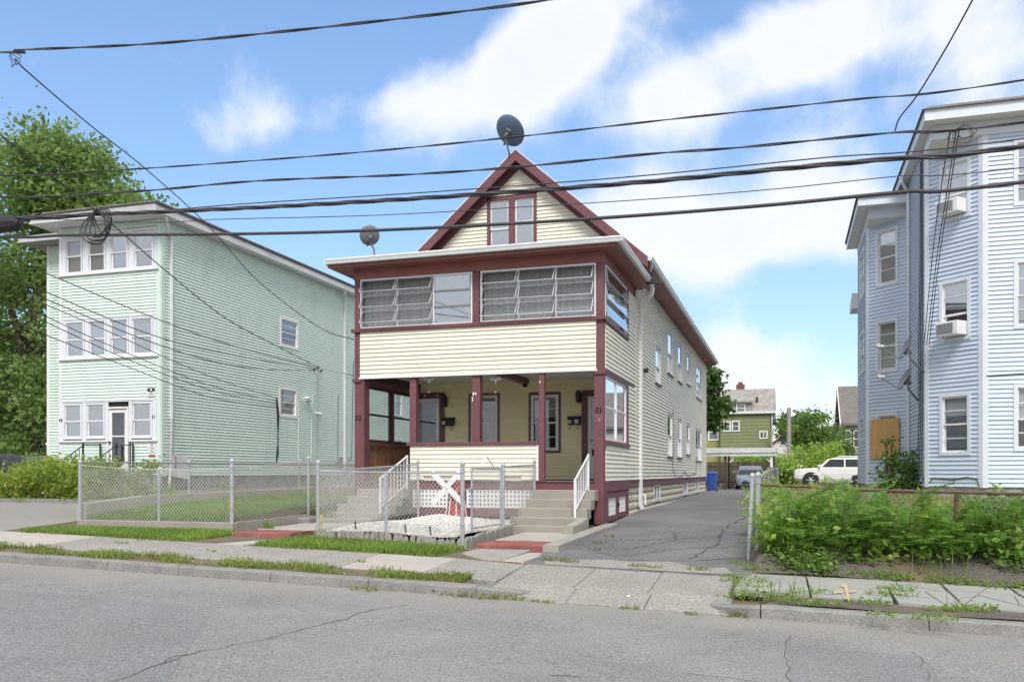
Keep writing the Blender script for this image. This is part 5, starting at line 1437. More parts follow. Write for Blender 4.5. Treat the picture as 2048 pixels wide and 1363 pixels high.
def angel(px, lab):
    c = atY(px, 760, YF+.35)
    t = thing('hanging_ornament', lab, 'ornament', tuple(c), group='white ornaments hung under the porch ceiling')
    T = Matrix.Translation((c.x, c.y, c.z))
    MB().tube([(0, 0, .38), (0, 0, .04)], .004, 4).build('string', silver, t, T)
    MB().lathe([(.008, .05), (.03, .03), (.025, -.05), (.004, -.1)], 8).build('body', white, t, T)
    for s in (-1, 1):
        MB().prism([(0, .03), (s*.10, .07), (s*.15, .03), (s*.10, .0), (s*.02, -.02)], -.006, .006).build('wing', white, t, T, fix=True)
    MB().tube([(0, 0, -.1), (0, 0, -.26)], .003, 4).build('cord', silver, t, T)
    MB().lathe([(.004, -.26), (.022, -.28), (.022, -.295), (.004, -.315)], 8).build('bead', white, t, T)
angel(858, 'white winged ornament hanging left of the middle porch post'); angel(991, 'white winged ornament hanging right of the middle porch post')
for k, px in enumerate((852, 876)):
    p = In @ Vector((uI(px), -.075, zI(px, 791)))
    tag(MB().lathe([(.006, .03), (.02, .02), (.02, -.02), (.006, -.03)], 8, tuple(p)).build('door_light', white), ('left', 'right')[k] + ' one of two tiny white bulbs over the left storm door', 'bulb', 'tiny bulbs over the door')
p = F @ Vector((u2+.45, 3.02, 3.95)); tag(MB().lathe([(.03, .0), (.05, -.03), (.06, -.14), (.05, -.16)], 8, tuple(p), 'y').build('security_camera', blackmetal), 'small dark lamp at the end of the porch ceiling beam', 'lamp')

# ------------------------------------------------------------------ satellite dishes
def dish(name, lab, centre, normal, down, r, col, mast, feed=.62, thick=.01):
    c, n = Vector(centre), Vector(normal).normalized()
    dn = Vector(down); dn = (dn - n*dn.dot(n)).normalized(); sx_ = dn.cross(n)
    T = Matrix(((sx_.x, -dn.x, n.x, c.x), (sx_.y, -dn.y, n.y, c.y), (sx_.z, -dn.z, n.z, c.z), (0, 0, 0, 1)))
    t = thing(name, lab, 'satellite dish', tuple(mast[0]))
    prof_ = [(0.001, 0), (r*.3, r*.018), (r*.6, r*.07), (r*.85, r*.145), (r*.985, r*.20), (r, r*.215), (r*.985, r*.19), (r*.85, r*.125), (r*.6, r*.05), (r*.3, -.004), (.001, -.012)]
    MB().lathe(prof_, 28).build('reflector', col, t, T, smooth=True)
    MB().box(-.07, .07, -.14, .10, -.07, -.012).tube([(0, 0, -.05), (0, -.05, -.16)], .035, 8).build('bracket', graydish, t, T)
    MB().tube([(0, -r*.75, -.03), (0, -r*1.02, .02), (0, -r*.95, feed)], .018, 6).build('feed_arm', graydish, t, T)
    MB().box(-.06, .06, -r*.95-.03, -r*.95+.05, feed-.03, feed+.06).tube([(0, -r*.9, feed), (0, -r*.78, feed-.1)], [.03, .045], 8).build('feed_horn', mat('feed_grey', (.5, .5, .5), .5), t, T)
    MB().tube([Vector(q) for q in mast], .025, 8).build('mast', graydish, t)
    return t
away_ = CF
apex = atY(1017, 264, 22.62)
dish('satellite_dish', 'large blue grey satellite dish on the gable peak', apex, away_*.58 + CR*.50 + Vector((0, 0, .62)), (-.6, 0, -.8), .44, bluedish, [Vector((atY(1024, 328, YG-.0).x, YG-.03, atY(1024, 328, YG).z)), Vector((atY(1018, 305, 22.75).x, 22.75, atY(1018, 305, 22.75).z)), atY(1010, 275, 22.58)], .5)
pr = atY(740, 471, 21.2)
dish('satellite_dish', 'dark grey satellite dish on the left of the porch roof', pr, away_*.85 + CR*(-.32) + Vector((0, 0, .35)), (-.35, .2, -1), .27, graydish, [Vector((atY(752, 515, 21.3).x, 21.3, 6.83)), atY(748, 498, 21.25), atY(741, 486, 21.15)], .42)
for (lab, foot, elbow, cen, yy) in (('upper grey satellite dish bracketed to the blue house wall', (1848, 745), (1822, 718), (1814, 696), 24.6), ('lower grey satellite dish bracketed to the blue house wall', (1836, 800), (1816, 777), (1813, 757), 25.0)):
    f0 = atX(foot[0], foot[1], 3.17); c = atY(cen[0], cen[1], f0.y-.35); e0 = atY(elbow[0], elbow[1], f0.y-.3)
    dish('satellite_dish', lab, c, CR*(-.86) + CF*.1 + Vector((0, 0, .50)), CF*(-.1) + Vector((-.3, 0, -1)), .30, graydish, [f0, e0, c + Vector((.05, .02, -.06))], .60)
# ------------------------------------------------------------------ things behind: bin, carport, cars, far houses
def bin_():
    x, y, z = -3.72, 46.0, drive_z(46)
    t = thing('recycling_bin', 'blue wheeled recycling bin at the rear corner of the cream house', 'bin', (x, y, z))
    bm_ = mat('blue_plastic', (.03, .09, .36), .45, .1, 3)
    T = Matrix.Translation((x, y, z)) @ Matrix.Rotation(R(-8), 4, 'Z') @ Matrix.Diagonal((.85, .85, .96, 1))
    MB().hexa([(-.22, -.26, .06), (.22, -.26, .06), (.22, .26, .12), (-.22, .26, .12), (-.29, -.33, .95), (.29, -.33, .95), (.29, .36, .95), (-.29, .36, .95)]).build('body', bm_, t, T, bevel=.02)
    MB().hexa([(-.31, -.36, .955), (.31, -.36, .955), (.31, .4, .955), (-.31, .4, .955), (-.28, -.32, 1.02), (.28, -.32, 1.02), (.28, .38, 1.06), (-.28, .38, 1.06)]).build('lid', bm_, t, T, bevel=.015)
    MB().tube([(-.26, .44, .98), (.26, .44, .98)], .02, 6).build('handle', bm_, t, T)
    for s in (-.25, .25): MB().lathe([(.1, -.03), (.11, -.02), (.11, .02), (.1, .03)], 12, (s, .24, .11), 'x').build('wheel', black, t, T)
bin_()

# wooden stockade fence
darkwood = mat('dark_stockade', (.075, .055, .042), .9, .35, 3, stretch=(6, 6, .3), island=.35)
sf = thing('wooden_fence', 'dark brown pointed stockade fence behind the carport', 'fence', (-4, 62, .6))
b = MB()
for i in range(92):
    x = -9.2 + i*.105; w = .088; zt = 2.42 + random.uniform(-.03, .03)
    b.prism([(x, .55), (x+w, .55), (x+w, zt-.08), (x+w/2, zt), (x, zt-.08)], 62, 62.02)
b.build('pickets', darkwood, sf, fix=True, kind='stuff')
for z in (.95, 2.0): MB().box(-9.2, .46, 62.021, 62.07, z, z+.09).build('rail', darkwood, sf)

# carport
cp = thing('carport', 'carport with white corrugated roof and dark posts over the blue sedan', 'carport', (-3, 56, .6))
wc = leafmat('corrugated_fibreglass', [(.66, .66, .63), (.70, .70, .68)], .45, .5)
b = MB(); n = 90
for i in range(n+1):
    x = lerp(-5.6, -.72, i/n); dz = .02*math.sin(i*math.pi/1.5)
    b.v += [(x, 53.6, 2.82+dz), (x, 60.5, 3.28+dz)]
for i in range(n): b.f.append((2*i, 2*i+2, 2*i+3, 2*i+1))
b.build('roof', wc, cp)
MB().box(-5.6, -.74, 53.7, 53.82, 2.62, 2.78).build('front_beam', white, cp); MB().box(-5.6, -.74, 60.2, 60.32, 3.05, 3.2).build('back_beam', darkwood, cp)
for (px, y, m_, w) in ((1450.5, 53.9, darkwood, .12), (1458, 57.5, darkwood, .14), (1543, 53.85, white, .14), (1547, 57.5, darkwood, .14)):
    x = atY(px, 0, y).x; MB().box(x-w/2, x+w/2, y-w/2, y+w/2, .5, 2.75 if y < 55 else 3.0).build('post', m_, cp)
for (px, s) in ((1458, 1), (1543, -1)):
    x = atY(px, 0, 53.9).x; MB().hexa([(x, 53.86, 2.25), (x+.1*s, 53.86, 2.25), (x+.1*s, 53.96, 2.25), (x, 53.96, 2.25), (x+.4*s, 53.86, 2.62), (x+.52*s, 53.86, 2.62), (x+.52*s, 53.96, 2.62), (x+.4*s, 53.96, 2.62)]).build('brace', white, cp, fix=True)
bk = atY(1445, 0, 57); tag(MB().lathe([(.14, 0), (.17, .38), (.18, .4), (.165, .4)], 12, (bk.x, 57, drive_z(57))).build('bucket', mat('dirty_bucket', (.4, .4, .38), .6)), 'pale plastic bucket beside the dark carport post', 'bucket')

# ------------------------------------------------------------------ cars (local: x forward, y left, z up)
def car(name, label, T, paint, kind):
    t = thing(name, label, 'car', tuple(T.translation))
    W[t.name] = Matrix.Translation(T.translation)
    if kind == 'suv':
        Lf, Lr, wd, hgt, wb, wr = 2.40, 2.42, 1.88, 1.78, 2.79, .385
        # station: x, half width, z bottom, z shoulder
        hood = [(2.40, .62, .50, .78), (2.34, .80, .40, .98), (2.1, .90, .34, 1.06), (1.4, .935, .32, 1.11), (.95, .94, .30, 1.14), (0, .94, .30, 1.16), (-1.2, .94, .30, 1.17), (-2.1, .93, .36, 1.17), (-2.36, .88, .42, 1.14), (-2.42, .80, .50, 1.0)]
        cab = [(1.02, 1.13), (.42, 1.66), (.1, 1.73), (-1.2, 1.76), (-1.95, 1.70), (-2.33, 1.15)]
    else:
        Lf, Lr, wd, hgt, wb, wr = 2.18, 2.2, 1.72, 1.45, 2.57, .31
        hood = [(2.18, .58, .38, .60), (2.10, .72, .26, .72), (1.8, .82, .20, .80), (1.3, .85, .19, .88), (.9, .86, .19, .92), (0, .86, .19, .95), (-1.2, .86, .19, .97), (-1.9, .83, .24, .98), (-2.12, .76, .30, .95), (-2.2, .68, .4, .8)]
        cab = [(1.12, .91), (.30, 1.38), (0, 1.44), (-.7, 1.45), (-1.2, 1.38), (-1.85, .97)]
    b = MB(); m_ = 9
    for (x, hw, zb, zs) in hood:
        zm = lerp(zb, zs, .55)
        sec = [(-hw*.86, zb), (-hw*.98, lerp(zb, zs, .2)), (-hw, zm), (-hw*.97, zs-.03), (-hw*.86, zs+.015), (hw*.86, zs+.015), (hw*.97, zs-.03), (hw, zm), (hw*.98, lerp(zb, zs, .2)), (hw*.86, zb)]
        b.v += [(x, y, z) for y, z in sec]
    n = 10
    for i in range(len(hood)-1):
        for k in range(n): b.f.append((i*n+k, i*n+(k+1) % n, (i+1)*n+(k+1) % n, (i+1)*n+k))
    b.f.append(tuple(range(n))); b.f.append(tuple((len(hood)-1)*n+k for k in reversed(range(n))))
    b.build('body', paint, t, T, smooth=False, fix=True, bevel=.012)
    zs0 = hood[5][3]-.02; hw0 = hood[5][1]
    cb = MB()
    for (x, z) in cab:
        f_ = (z-zs0)/(hgt-zs0); hw = lerp(hw0*.95, hw0*.74, max(0, f_)); cb.v += [(x, -hw, z), (x, hw, z)]
    k = len(cab)
    for i in range(k-1): cb.f.append((2*i, 2*i+1, 2*i+3, 2*i+2))
    cb.f.append(tuple(2*i for i in range(k))); cb.f.append(tuple(2*i+1 for i in reversed(range(k)))); cb.f.append((0, 2*k-2, 2*k-1, 1))
    cb.build('cabin', paint, t, T, fix=True, bevel=.02)
    dg = mat('car_glass', (.02, .025, .03), .08, 0, 1, spec=.6)
    def glz(pts, nm): MB().face(pts).build(nm, dg, t, T)
    # side glass sits a little proud of the cabin sides
    def side_pt(x, z, s):
        f_ = max(0, (z-zs0)/(hgt-zs0)); return (x, s*(lerp(hw0*.95, hw0*.74, f_)+.012), z)
    zl, zt = zs0+.05, hgt-.13
    xf0, xf1, xr1, xr0 = cab[0][0]-.16, cab[1][0]-.02, cab[4][0]+.1, cab[5][0]+.25
    xm = lerp(xf0, xr0, .47)
    for s in (-1, 1):
        q1 = [side_pt(xf0-.1, zl, s), side_pt(xm+.03, zl, s), side_pt(xm+.03, zt, s), side_pt(xf1-.1, zt, s)]
        q2 = [side_pt(xm-.05, zl, s), side_pt(xr0+.05, zl, s), side_pt(xr1, zt, s), side_pt(xm-.05, zt, s)]
        glz(q1 if s > 0 else q1[::-1], 'side_window'); glz(q2 if s > 0 else q2[::-1], 'side_window')
        MB().box(xm-.9, xm-.72, s*hw0*.985-.015, s*hw0*.985+.03*s if s > 0 else s*hw0*.985+.015, zs0-.16, zs0-.13).box(xm+.2, xm+.38, s*hw0*.985-.02, s*hw0*.985+.02, zs0-.16, zs0-.13).build('door_handle', paint, t, T)
        MB().hexa([(xf0-.02, s*(hw0*.97), zl+.02), (xf0+.12, s*(hw0*.97), zl+.02), (xf0+.10, s*(hw0+.2), zl+.02), (xf0, s*(hw0+.2), zl+.02), (xf0-.02, s*(hw0*.97), zl+.16), (xf0+.1, s*(hw0*.97), zl+.14), (xf0+.08, s*(hw0+.2), zl+.16), (xf0, s*(hw0+.2), zl+.17)]).build('wing_mirror', paint, t, T, fix=True, bevel=.015)
        hx = hood[1][0]
        MB().hexa([(hx+.03, s*hood[1][1]*.55, hood[1][3]-.14), (hx+.03, s*hood[1][1]*.9, hood[1][3]-.13), (hx-.25, s*(hood[2][1]+.004), hood[2][3]-.14), (hx-.1, s*hood[1][1]*.6, hood[1][3]-.14), (hx+.02, s*hood[1][1]*.6, hood[1][3]-.02), (hx+.0, s*hood[1][1]*.9, hood[1][3]-.0), (hx-.3, s*(hood[2][1]+.004), hood[2][3]-.03), (hx-.12, s*hood[1][1]*.6, hood[1][3])]).build('headlight', mat('headlight_lens', (.55, .57, .6), .15, .05, 3, spec=.7), t, T, fix=True)
        for x in (wb/2+.02, wb/2+.02-wb):
            arch = MB().lathe([(wr*1.28, 0), (wr*1.28, .03)], 20, (x, s*(hw0-.035) if s > 0 else s*(hw0-.035)-.03, wr*1.02), 'y').build('wheel_arch', black, t, T)
            w = MB().lathe([(wr*.62, -.1), (wr*.9, -.11), (wr, -.08), (wr, .08), (wr*.9, .11), (wr*.62, .1)], 22, (x, s*(hw0-.085), wr), 'y').build('wheel', black, t, T)
            yo = s*(hw0+.03)
            rim = MB().lathe([(wr*.66, -.012), (wr*.68, .012)], 22, (x, yo-.03*s, wr), 'y').build('rim', mat('dark_rim', (.12, .12, .13), .4, metal=.6), w, T)
            for j in range(6):
                th = j*math.pi/3; c_, s_ = math.cos(th), math.sin(th)
                MB().tube([(x, yo-.008*s, wr), (x+wr*.64*c_, yo-.008*s, wr+wr*.64*s_)], .028, 4).build('spoke', mat('alloy', (.62, .63, .64), .3, metal=.7), w, T)
    # windscreen, rear glass
    def ws(a, c, inset, e):
        hwA, hwB = lerp(hw0*.95, hw0*.74, max(0, (a[1]-zs0)/(hgt-zs0)))-inset, lerp(hw0*.95, hw0*.74, (c[1]-zs0)/(hgt-zs0))-inset
        glz([(a[0]+e, -hwA, a[1]+.02), (a[0]+e, hwA, a[1]+.02), (c[0]+e, hwB, c[1]-.03), (c[0]+e, -hwB, c[1]-.03)] if e > 0 else [(a[0]+e, hwA, a[1]+.02), (a[0]+e, -hwA, a[1]+.02), (c[0]+e, -hwB, c[1]-.03), (c[0]+e, hwB, c[1]-.03)], 'windscreen' if e > 0 else 'rear_window')
    ws(cab[0], cab[1], .07, .022); ws(cab[5], cab[4], .08, -.022)
    x0, zb0, zs_ = hood[0][0], hood[0][2], hood[0][3]
    chrome = mat('chrome', (.65, .66, .68), .2, .03, 3, metal=.8)
    MB().box(x0-.02, x0+.012, -.42, .42, zs_-.16, zs_-.03).build('grille', black, t, T)
    MB().box(x0+.0125, x0+.02, -.42, .42, zs_-.06, zs_-.035).box(x0+.0125, x0+.02, -.42, .42, zs_-.115, zs_-.10).build('grille_bar', chrome, t, T)
    MB().box(x0-.06, x0+.004, -.5, .5, zb0-.02, zb0+.08).build('lower_grille', black, t, T)
    MB().box(x0+.02, x0+.03, -.16, .16, zb0+.085, zb0+.18).build('licence_plate', mat('plate_blue', (.35, .48, .62), .5, .1, 8), t, T)
    if kind == 'suv':
        for s in (-1, 1): MB().tube([(-.1, s*.62, hgt-.01), (-.2, s*.62, hgt+.05), (-1.7, s*.62, hgt+.04), (-1.85, s*.62, hgt-.04)], .02, 6).build('roof_rail', silver, t, T)
        for s in (-1, 1): MB().box(-1.0, 1.0, s*(hw0-.04)-.02, s*(hw0-.04)+.06*s if s > 0 else s*(hw0-.04)+.02, .28, .38).build('side_sill', silver, t, T)
    return t
suvp = mat('white_car_paint', (.72, .73, .73), .25, .02, 2, spec=.6)
sedp = mat('steel_blue_car_paint', (.33, .41, .52), .25, .03, 2, spec=.6, metal=.2)
darkp = mat('dark_car_paint', (.03, .035, .04), .25, .03, 2, spec=.6)
fw = atY(1621, 962, 57)                           # SUV front wheel
car('suv', 'white suv parked facing left beside the pale blue house', Matrix.Translation((fw.x+1.42, 57.5, .79)) @ Matrix.Rotation(R(180), 4, 'Z'), suvp, 'suv')
sx0 = atY(1498, 0, 55).x
car('sedan', 'steel blue sedan parked under the carport facing the street', Matrix.Translation((sx0, 57.0, drive_z(56)+.012)) @ Matrix.Rotation(R(-88), 4, 'Z'), sedp, 'sedan')
dk = atY(38, 908, 20.5)
car('sedan', 'dark parked car mostly hidden behind the left hedge', Matrix.Translation((dk.x, 20.8, dk.z-1.44)) @ Matrix.Rotation(R(10), 4, 'Z'), darkp, 'sedan')

# ------------------------------------------------------------------ far houses
olive = mat('olive_siding', (.20, .235, .115), .75, .08, 1)
olive2 = mat('olive_yellow_siding', (.30, .30, .115), .75, .08, 1)
def lap(M, u0, u1, z0, z1, m, parent, e=.2, name='siding'):
    b = MB(); n = int((z1-z0)/e)
    for k in range(n):
        z = z0 + k*e; b.v += [(u0, -.03, z), (u1, -.03, z), (u1, -.002, z+e), (u0, -.002, z+e), (u0, .01, z), (u1, .01, z)]; q = len(b.v)-6
        b.f += [(q, q+1, q+2, q+3), (q+4, q+5, q+1, q)]
    return b.build(name, m, parent, M, kind='stuff')
def simple_win(M, u, z, w, h, parent, m=None, t=.09, slider=False):
    win = MB().ring(u-t, u+w+t, z-t, z+h+t, t, -.09, .0).build('window', m or white, parent, M)
    MB().box(u, u+w, -.05, -.04, z, z+h).build('pane', glass, win, M); MB().box(u, u+w, -.035, -.03, z, z+h).build('inner_shade', screenm, win, M)
    (MB().box(u+w/2-.04, u+w/2+.04, -.07, -.045, z, z+h) if slider else MB().box(u, u+w, -.07, -.045, z+h/2-.03, z+h/2+.03)).build('rail', m or white, win, M)
OH = thing('house', 'olive green house with grey roof and dormer behind the carport', 'house', (-10, 92, 1))
YO = 92
ox = lambda px, py=0: atY(px, py, YO).x
oz = lambda py: atY(1490, py, YO).z
xa, xb, xc = ox(1441), ox(1541), ox(1549)
OF = frame((xa, YO, 0), (1, 0))
MB().box(xa+.05, xb-.05, YO+.05, YO+6, .9, oz(828)).build('addition_wall', olive, OH)
lap(OF, 0, xb-xa, 1.0, oz(828), olive, OH, .34)
gutter('gutter', frame((xa-.2, YO-.15, 0), (1, 0)), 0, xb-xa+.7, 0, oz(822), OH, w=.22, h=.26)
MB().box(xa-.2, xb+.4, YO-.15, YO+6, oz(828)+.002, oz(825)).build('addition_roof', shinglegray, OH)
OL = frame((ox(1370), YO+1.2, 0), (1, 0))
lap(OL, 0, xa-ox(1370)+.4, 1.0, oz(838), olive2, OH, .34); MB().box(ox(1370), xa+.4, YO+1.25, YO+6, .9, oz(838)).build('main_wall', olive2, OH)
ze, zr_ = oz(840), atY(1490, 778, YO+5).z
shg = mat('grey_shingle_rows', (.30, .285, .265), .95, .18, 1.3, fine=.3, fscale=6)
MB().hexa([(ox(1360), YO+.6, ze), (xc, YO+.6, ze), (xc, YO+5, zr_-.15), (ox(1360), YO+5, zr_-.15), (ox(1360), YO+.6, ze+.15), (xc, YO+.6, ze+.15), (xc, YO+5, zr_), (ox(1360), YO+5, zr_)]).build('roof', shg, OH)
MB().hexa([(ox(1360), YO+5.01, zr_-.15), (xc, YO+5.01, zr_-.15), (xc, YO+10, ze), (ox(1360), YO+10, ze), (ox(1360), YO+5.01, zr_), (xc, YO+5.01, zr_), (xc, YO+10, ze+.15), (ox(1360), YO+10, ze+.15)]).build('roof', shg, OH)
MB().prism([(YO+1.3, .9), (YO+9.5, .9), (YO+9.5, ze), (YO+5, zr_-.2), (YO+1.3, ze)], xc-.6, xc-.3, 'x').build('end_wall', olive2, OH, fix=True)
# dormer
da_, db_ = ox(1461), ox(1502); zd0, zd1, zd2 = oz(823), oz(803), atY(1480, 781, YO+3.8).z
DF = frame((da_, YO+1.0, 0), (1, 0))
dr = MB().hexa([(da_, YO+1, zd0-.3), (db_, YO+1, zd0-.3), (db_, YO+4.5, zd0-.3), (da_, YO+4.5, zd0-.3), (da_, YO+1, zd1), (db_, YO+1, zd1), (db_, YO+4.5, zd2), (da_, YO+4.5, zd2)]).build('dormer', shinglegray, OH)
MB().hexa([(da_-.2, YO+.7, zd1-.02), (db_+.2, YO+.7, zd1-.02), (db_+.2, YO+4.6, zd2), (da_-.2, YO+4.6, zd2), (da_-.2, YO+.7, zd1+.14), (db_+.2, YO+.7, zd1+.14), (db_+.2, YO+4.6, zd2+.15), (da_-.2, YO+4.6, zd2+.15)]).build('dormer_roof', shg, dr)
simple_win(DF, ox(1473)-da_, zd0+.05, ox(1488)-ox(1473), zd1-zd0-.25, OH)
def owin(pl, pr, yt, yb, **k): simple_win(OF, ox(pl)-xa, oz(yb), ox(pr)-ox(pl), oz(yt)-oz(yb), OH, t=.12, **k)
owin(1449, 1459, 844, 860); owin(1466, 1477, 843, 860); owin(1521, 1533, 864, 875, slider=True)
simple_win(OL, ox(1417)-ox(1370), oz(876), ox(1433)-ox(1417), oz(846)-oz(876), OH, t=.15)
MB().box(ox(1477)-.5, ox(1477)+.35, YO+5, YO+5.7, zr_-.3, zr_+.55).box(ox(1477)-.3, ox(1477)+.15, YO+5.1, YO+5.5, zr_+.552, zr_+.8).build('chimney', brick, OH)
MB().tube([(ox(1512), YO+3, ze), (ox(1512), YO+3, ze+2.6)], .1, 8).build('vent_pipe', black, OH)
MB().tube([(xb+.15, YO-.05, oz(826)), (xb+.15, YO-.05, 2)], .06, 6).build('downspout', white, OH)

WH = thing('house', 'small white gabled house beyond the olive house', 'house', (-2, 120, 1))
YW = 120; wx0, wx1 = atY(1543, 0, YW).x, atY(1585, 0, YW).x; wz = lambda py: atY(1565, py, YW).z
wxc = atY(1566, 0, YW).x
offw = mat('offwhite_siding', (.62, .62, .60), .7, .05, 1)
MB().prism([(wx0, 1), (wx1, 1), (wx1, wz(890)), (wxc, wz(871)), (wx0, wz(890))], YW, YW+8).build('wall', offw, WH, fix=True)
for s, xe in ((-1, wx0-.4), (1, wx1+.4)):
    MB().hexa([(wxc, YW-.4, wz(870)), (xe, YW-.4, wz(892)), (xe, YW+8, wz(892)), (wxc, YW+8, wz(870)), (wxc, YW-.4, wz(868)), (xe, YW-.4, wz(890)), (xe, YW+8, wz(890)), (wxc, YW+8, wz(868))]).build('roof', mat('brown_shingle', (.24, .15, .11), .95, .15, 2), WH, fix=True)
MB().box(wxc-.35, wxc+.5, YW+3, YW+3.8, wz(872), wz(857)).build('chimney', brick, WH)
simple_win(frame((wx0, YW, 0), (1, 0)), wxc-wx0-.35, wz(889), .7, 1.0, WH)

GHs = thing('house', 'tall grey house with dark roof beside the white suv', 'house', (6, 78, 1))
YQ = 78; q0 = atY(1690, 0, YQ).x; qz = lambda py: atY(1700, py, YQ).z
greys = mat('grey_siding', (.42, .41, .40), .7, .06, 1)
QF = frame((q0, YQ, 0), (1, 0)); lap(QF, 0, 8, .8, qz(846), greys, GHs, .22); MB().box(q0+.05, q0+8, YQ+.05, YQ+9, .8, qz(846)).build('wall', greys, GHs)
zq, zq2 = qz(846), atY(1697, 772, YQ+4.5).z
MB().hexa([(q0-.35, YQ-.4, zq-.2), (q0+8, YQ-.4, zq-.2), (q0+8, YQ+4.5, zq2-.2), (q0-.35, YQ+4.5, zq2-.2), (q0-.35, YQ-.4, zq), (q0+8, YQ-.4, zq), (q0+8, YQ+4.5, zq2), (q0-.35, YQ+4.5, zq2)]).build('roof', asphshingle, GHs)
MB().hexa([(q0-.35, YQ+4.51, zq2-.2), (q0+8, YQ+4.51, zq2-.2), (q0+8, YQ+9.4, zq-.2), (q0-.35, YQ+9.4, zq-.2), (q0-.35, YQ+4.51, zq2), (q0+8, YQ+4.51, zq2), (q0+8, YQ+9.4, zq), (q0-.35, YQ+9.4, zq)]).build('roof', asphshingle, GHs)
MB().prism([(YQ, zq), (YQ+9, zq), (YQ+4.5, zq2-.25)], q0+.02, q0+.2, 'x').build('gable_wall', greys, GHs, fix=True)
MB().prism([(YQ-.45, zq-.3), (YQ-.45, zq), (YQ+4.5, zq2+.03), (YQ+9.45, zq), (YQ+9.45, zq-.3), (YQ+4.5, zq2-.3)], q0-.42, q0-.352, 'x').build('rake_board', white, GHs, fix=True)
for px in (1692, 1703): simple_win(QF, atY(px, 0, YQ).x-q0, qz(893), .55, qz(862)-qz(893), GHs)
DH = thing('house', 'low dark grey house with brick chimney among the far bushes', 'house', (5, 110, 1))
YD = 110; d0, d1 = atY(1660, 0, YD).x, atY(1694, 0, YD).x; dz_ = lambda py: atY(1675, py, YD).z
MB().box(d0, d1, YD, YD+7, 1, dz_(902)).build('wall', mat('slate_siding', (.26, .27, .29), .8, .06, 1), DH)
MB().prism([(YD-.5, dz_(902)), (YD+3.5, dz_(872)), (YD+7.5, dz_(902))], d0-.3, d1+.3, 'x').build('roof', asphshingle, DH, fix=True)
MB().box(atY(1668, 0, YD).x, atY(1674.5, 0, YD).x, YD+3, YD+3.8, dz_(878), dz_(859)).build('chimney', brick, DH)
simple_win(frame((d0, YD, 0), (1, 0)), 1.0, dz_(918), .8, .9, DH)
# bare pole
pl_ = atY(1578, 0, 68)
up = thing('utility_pole', 'weathered grey pole standing behind the far bushes', 'pole', (pl_.x, 68, .9))
MB().tube([(pl_.x, 68, .5), (pl_.x, 68, atY(1578, 815, 68).z)], [.19, .15], 10).build('shaft', mat('pole_wood', (.30, .28, .26), .9, .15, 2, stretch=(6, 6, .3)), up)
# ------------------------------------------------------------------ overhead cables
def catm(pts, n=8):
    P = [Vector(p) for p in pts]; P = [P[0]*2-P[1]] + P + [P[-1]*2-P[-2]]; out = []
    for i in range(1, len(P)-2):
        a, b, c, d = P[i-1], P[i], P[i+1], P[i+2]
        for k in range(n):
            t = k/n; out.append(.5*((2*b) + (c-a)*t + (2*a-5*b+4*c-d)*t*t + (3*b-a-3*c+d)*t**3))
    out.append(P[-2]); return out
def overhead(label, pxs, r, Y=12.0, group='cables strung along the street', ext=True, twist=0, name='overhead_cable', m=None):
    r *= .72; P = [atY(px, py, Y) for px, py in pxs]
    if ext:
        a = P[0] + (P[0]-P[1]).normalized()*9 + Vector((0, 0, .5)); c = P[-1] + (P[-1]-P[-2]).normalized()*9 + Vector((0, 0, .5)); P = [a] + P + [c]
    Q = catm(P, 10)
    if twist:
        b = MB(); L = 0; off = []
        for s in range(2 if twist == 1 else 3):
            pts = []; L = 0
            for i, q in enumerate(Q):
                if i: L += (q-Q[i-1]).length
                th = L*3.4 + s*2*math.pi/(2 if twist == 1 else 3); pts.append(q + Vector((0, math.cos(th), math.sin(th)))*r*.62)
            b.tube(pts, r*.62, 5)
        o = b.build(name, m or cable, None)
    else: o = MB().tube(Q, r, 6).build(name, m or cable, None, smooth=True)
    return tag(o, label, 'cable', group)
overhead('topmost of the cables crossing the gable dish', [(-60, 350), (200, 342), (500, 322), (760, 301), (1040, 273), (1330, 240), (1700, 200), (2100, 152)], .018, twist=1)
overhead('second cable from the top, crossing the gable window head', [(-60, 393), (250, 384), (512, 362), (800, 350), (1024, 335), (1300, 308), (1480, 295), (1780, 266), (2100, 238)], .024, twist=1)
overhead('thin cable just above the thick bundled cable', [(-60, 440), (230, 428), (480, 408), (800, 388), (1024, 372), (1300, 350), (1640, 316), (2100, 270)], .012)
overhead('thick bundled cable across the gable window', [(-60, 434), (205, 428), (512, 415), (800, 399), (1024, 384), (1300, 363), (1560, 338), (1800, 316), (2100, 285)], .042, twist=2)
overhead('thinnest street cable, between the two thick ones', [(200, 442), (450, 438), (760, 430), (1024, 415), (1300, 398), (1560, 377), (1800, 352), (2100, 329)], .009)
overhead('lowest thick cable, crossing the porch roof dish', [(-60, 470), (150, 470), (512, 467), (760, 460), (1024, 447), (1300, 429), (1560, 408), (1800, 384), (2100, 357)], .034)
overhead('twisted power cable at the top left of the sky', [(-40, 104), (40, 100), (300, 88), (540, 66), (760, 42), (950, 20), (1110, -2), (1400, -50)], .022, 9.5, twist=1)
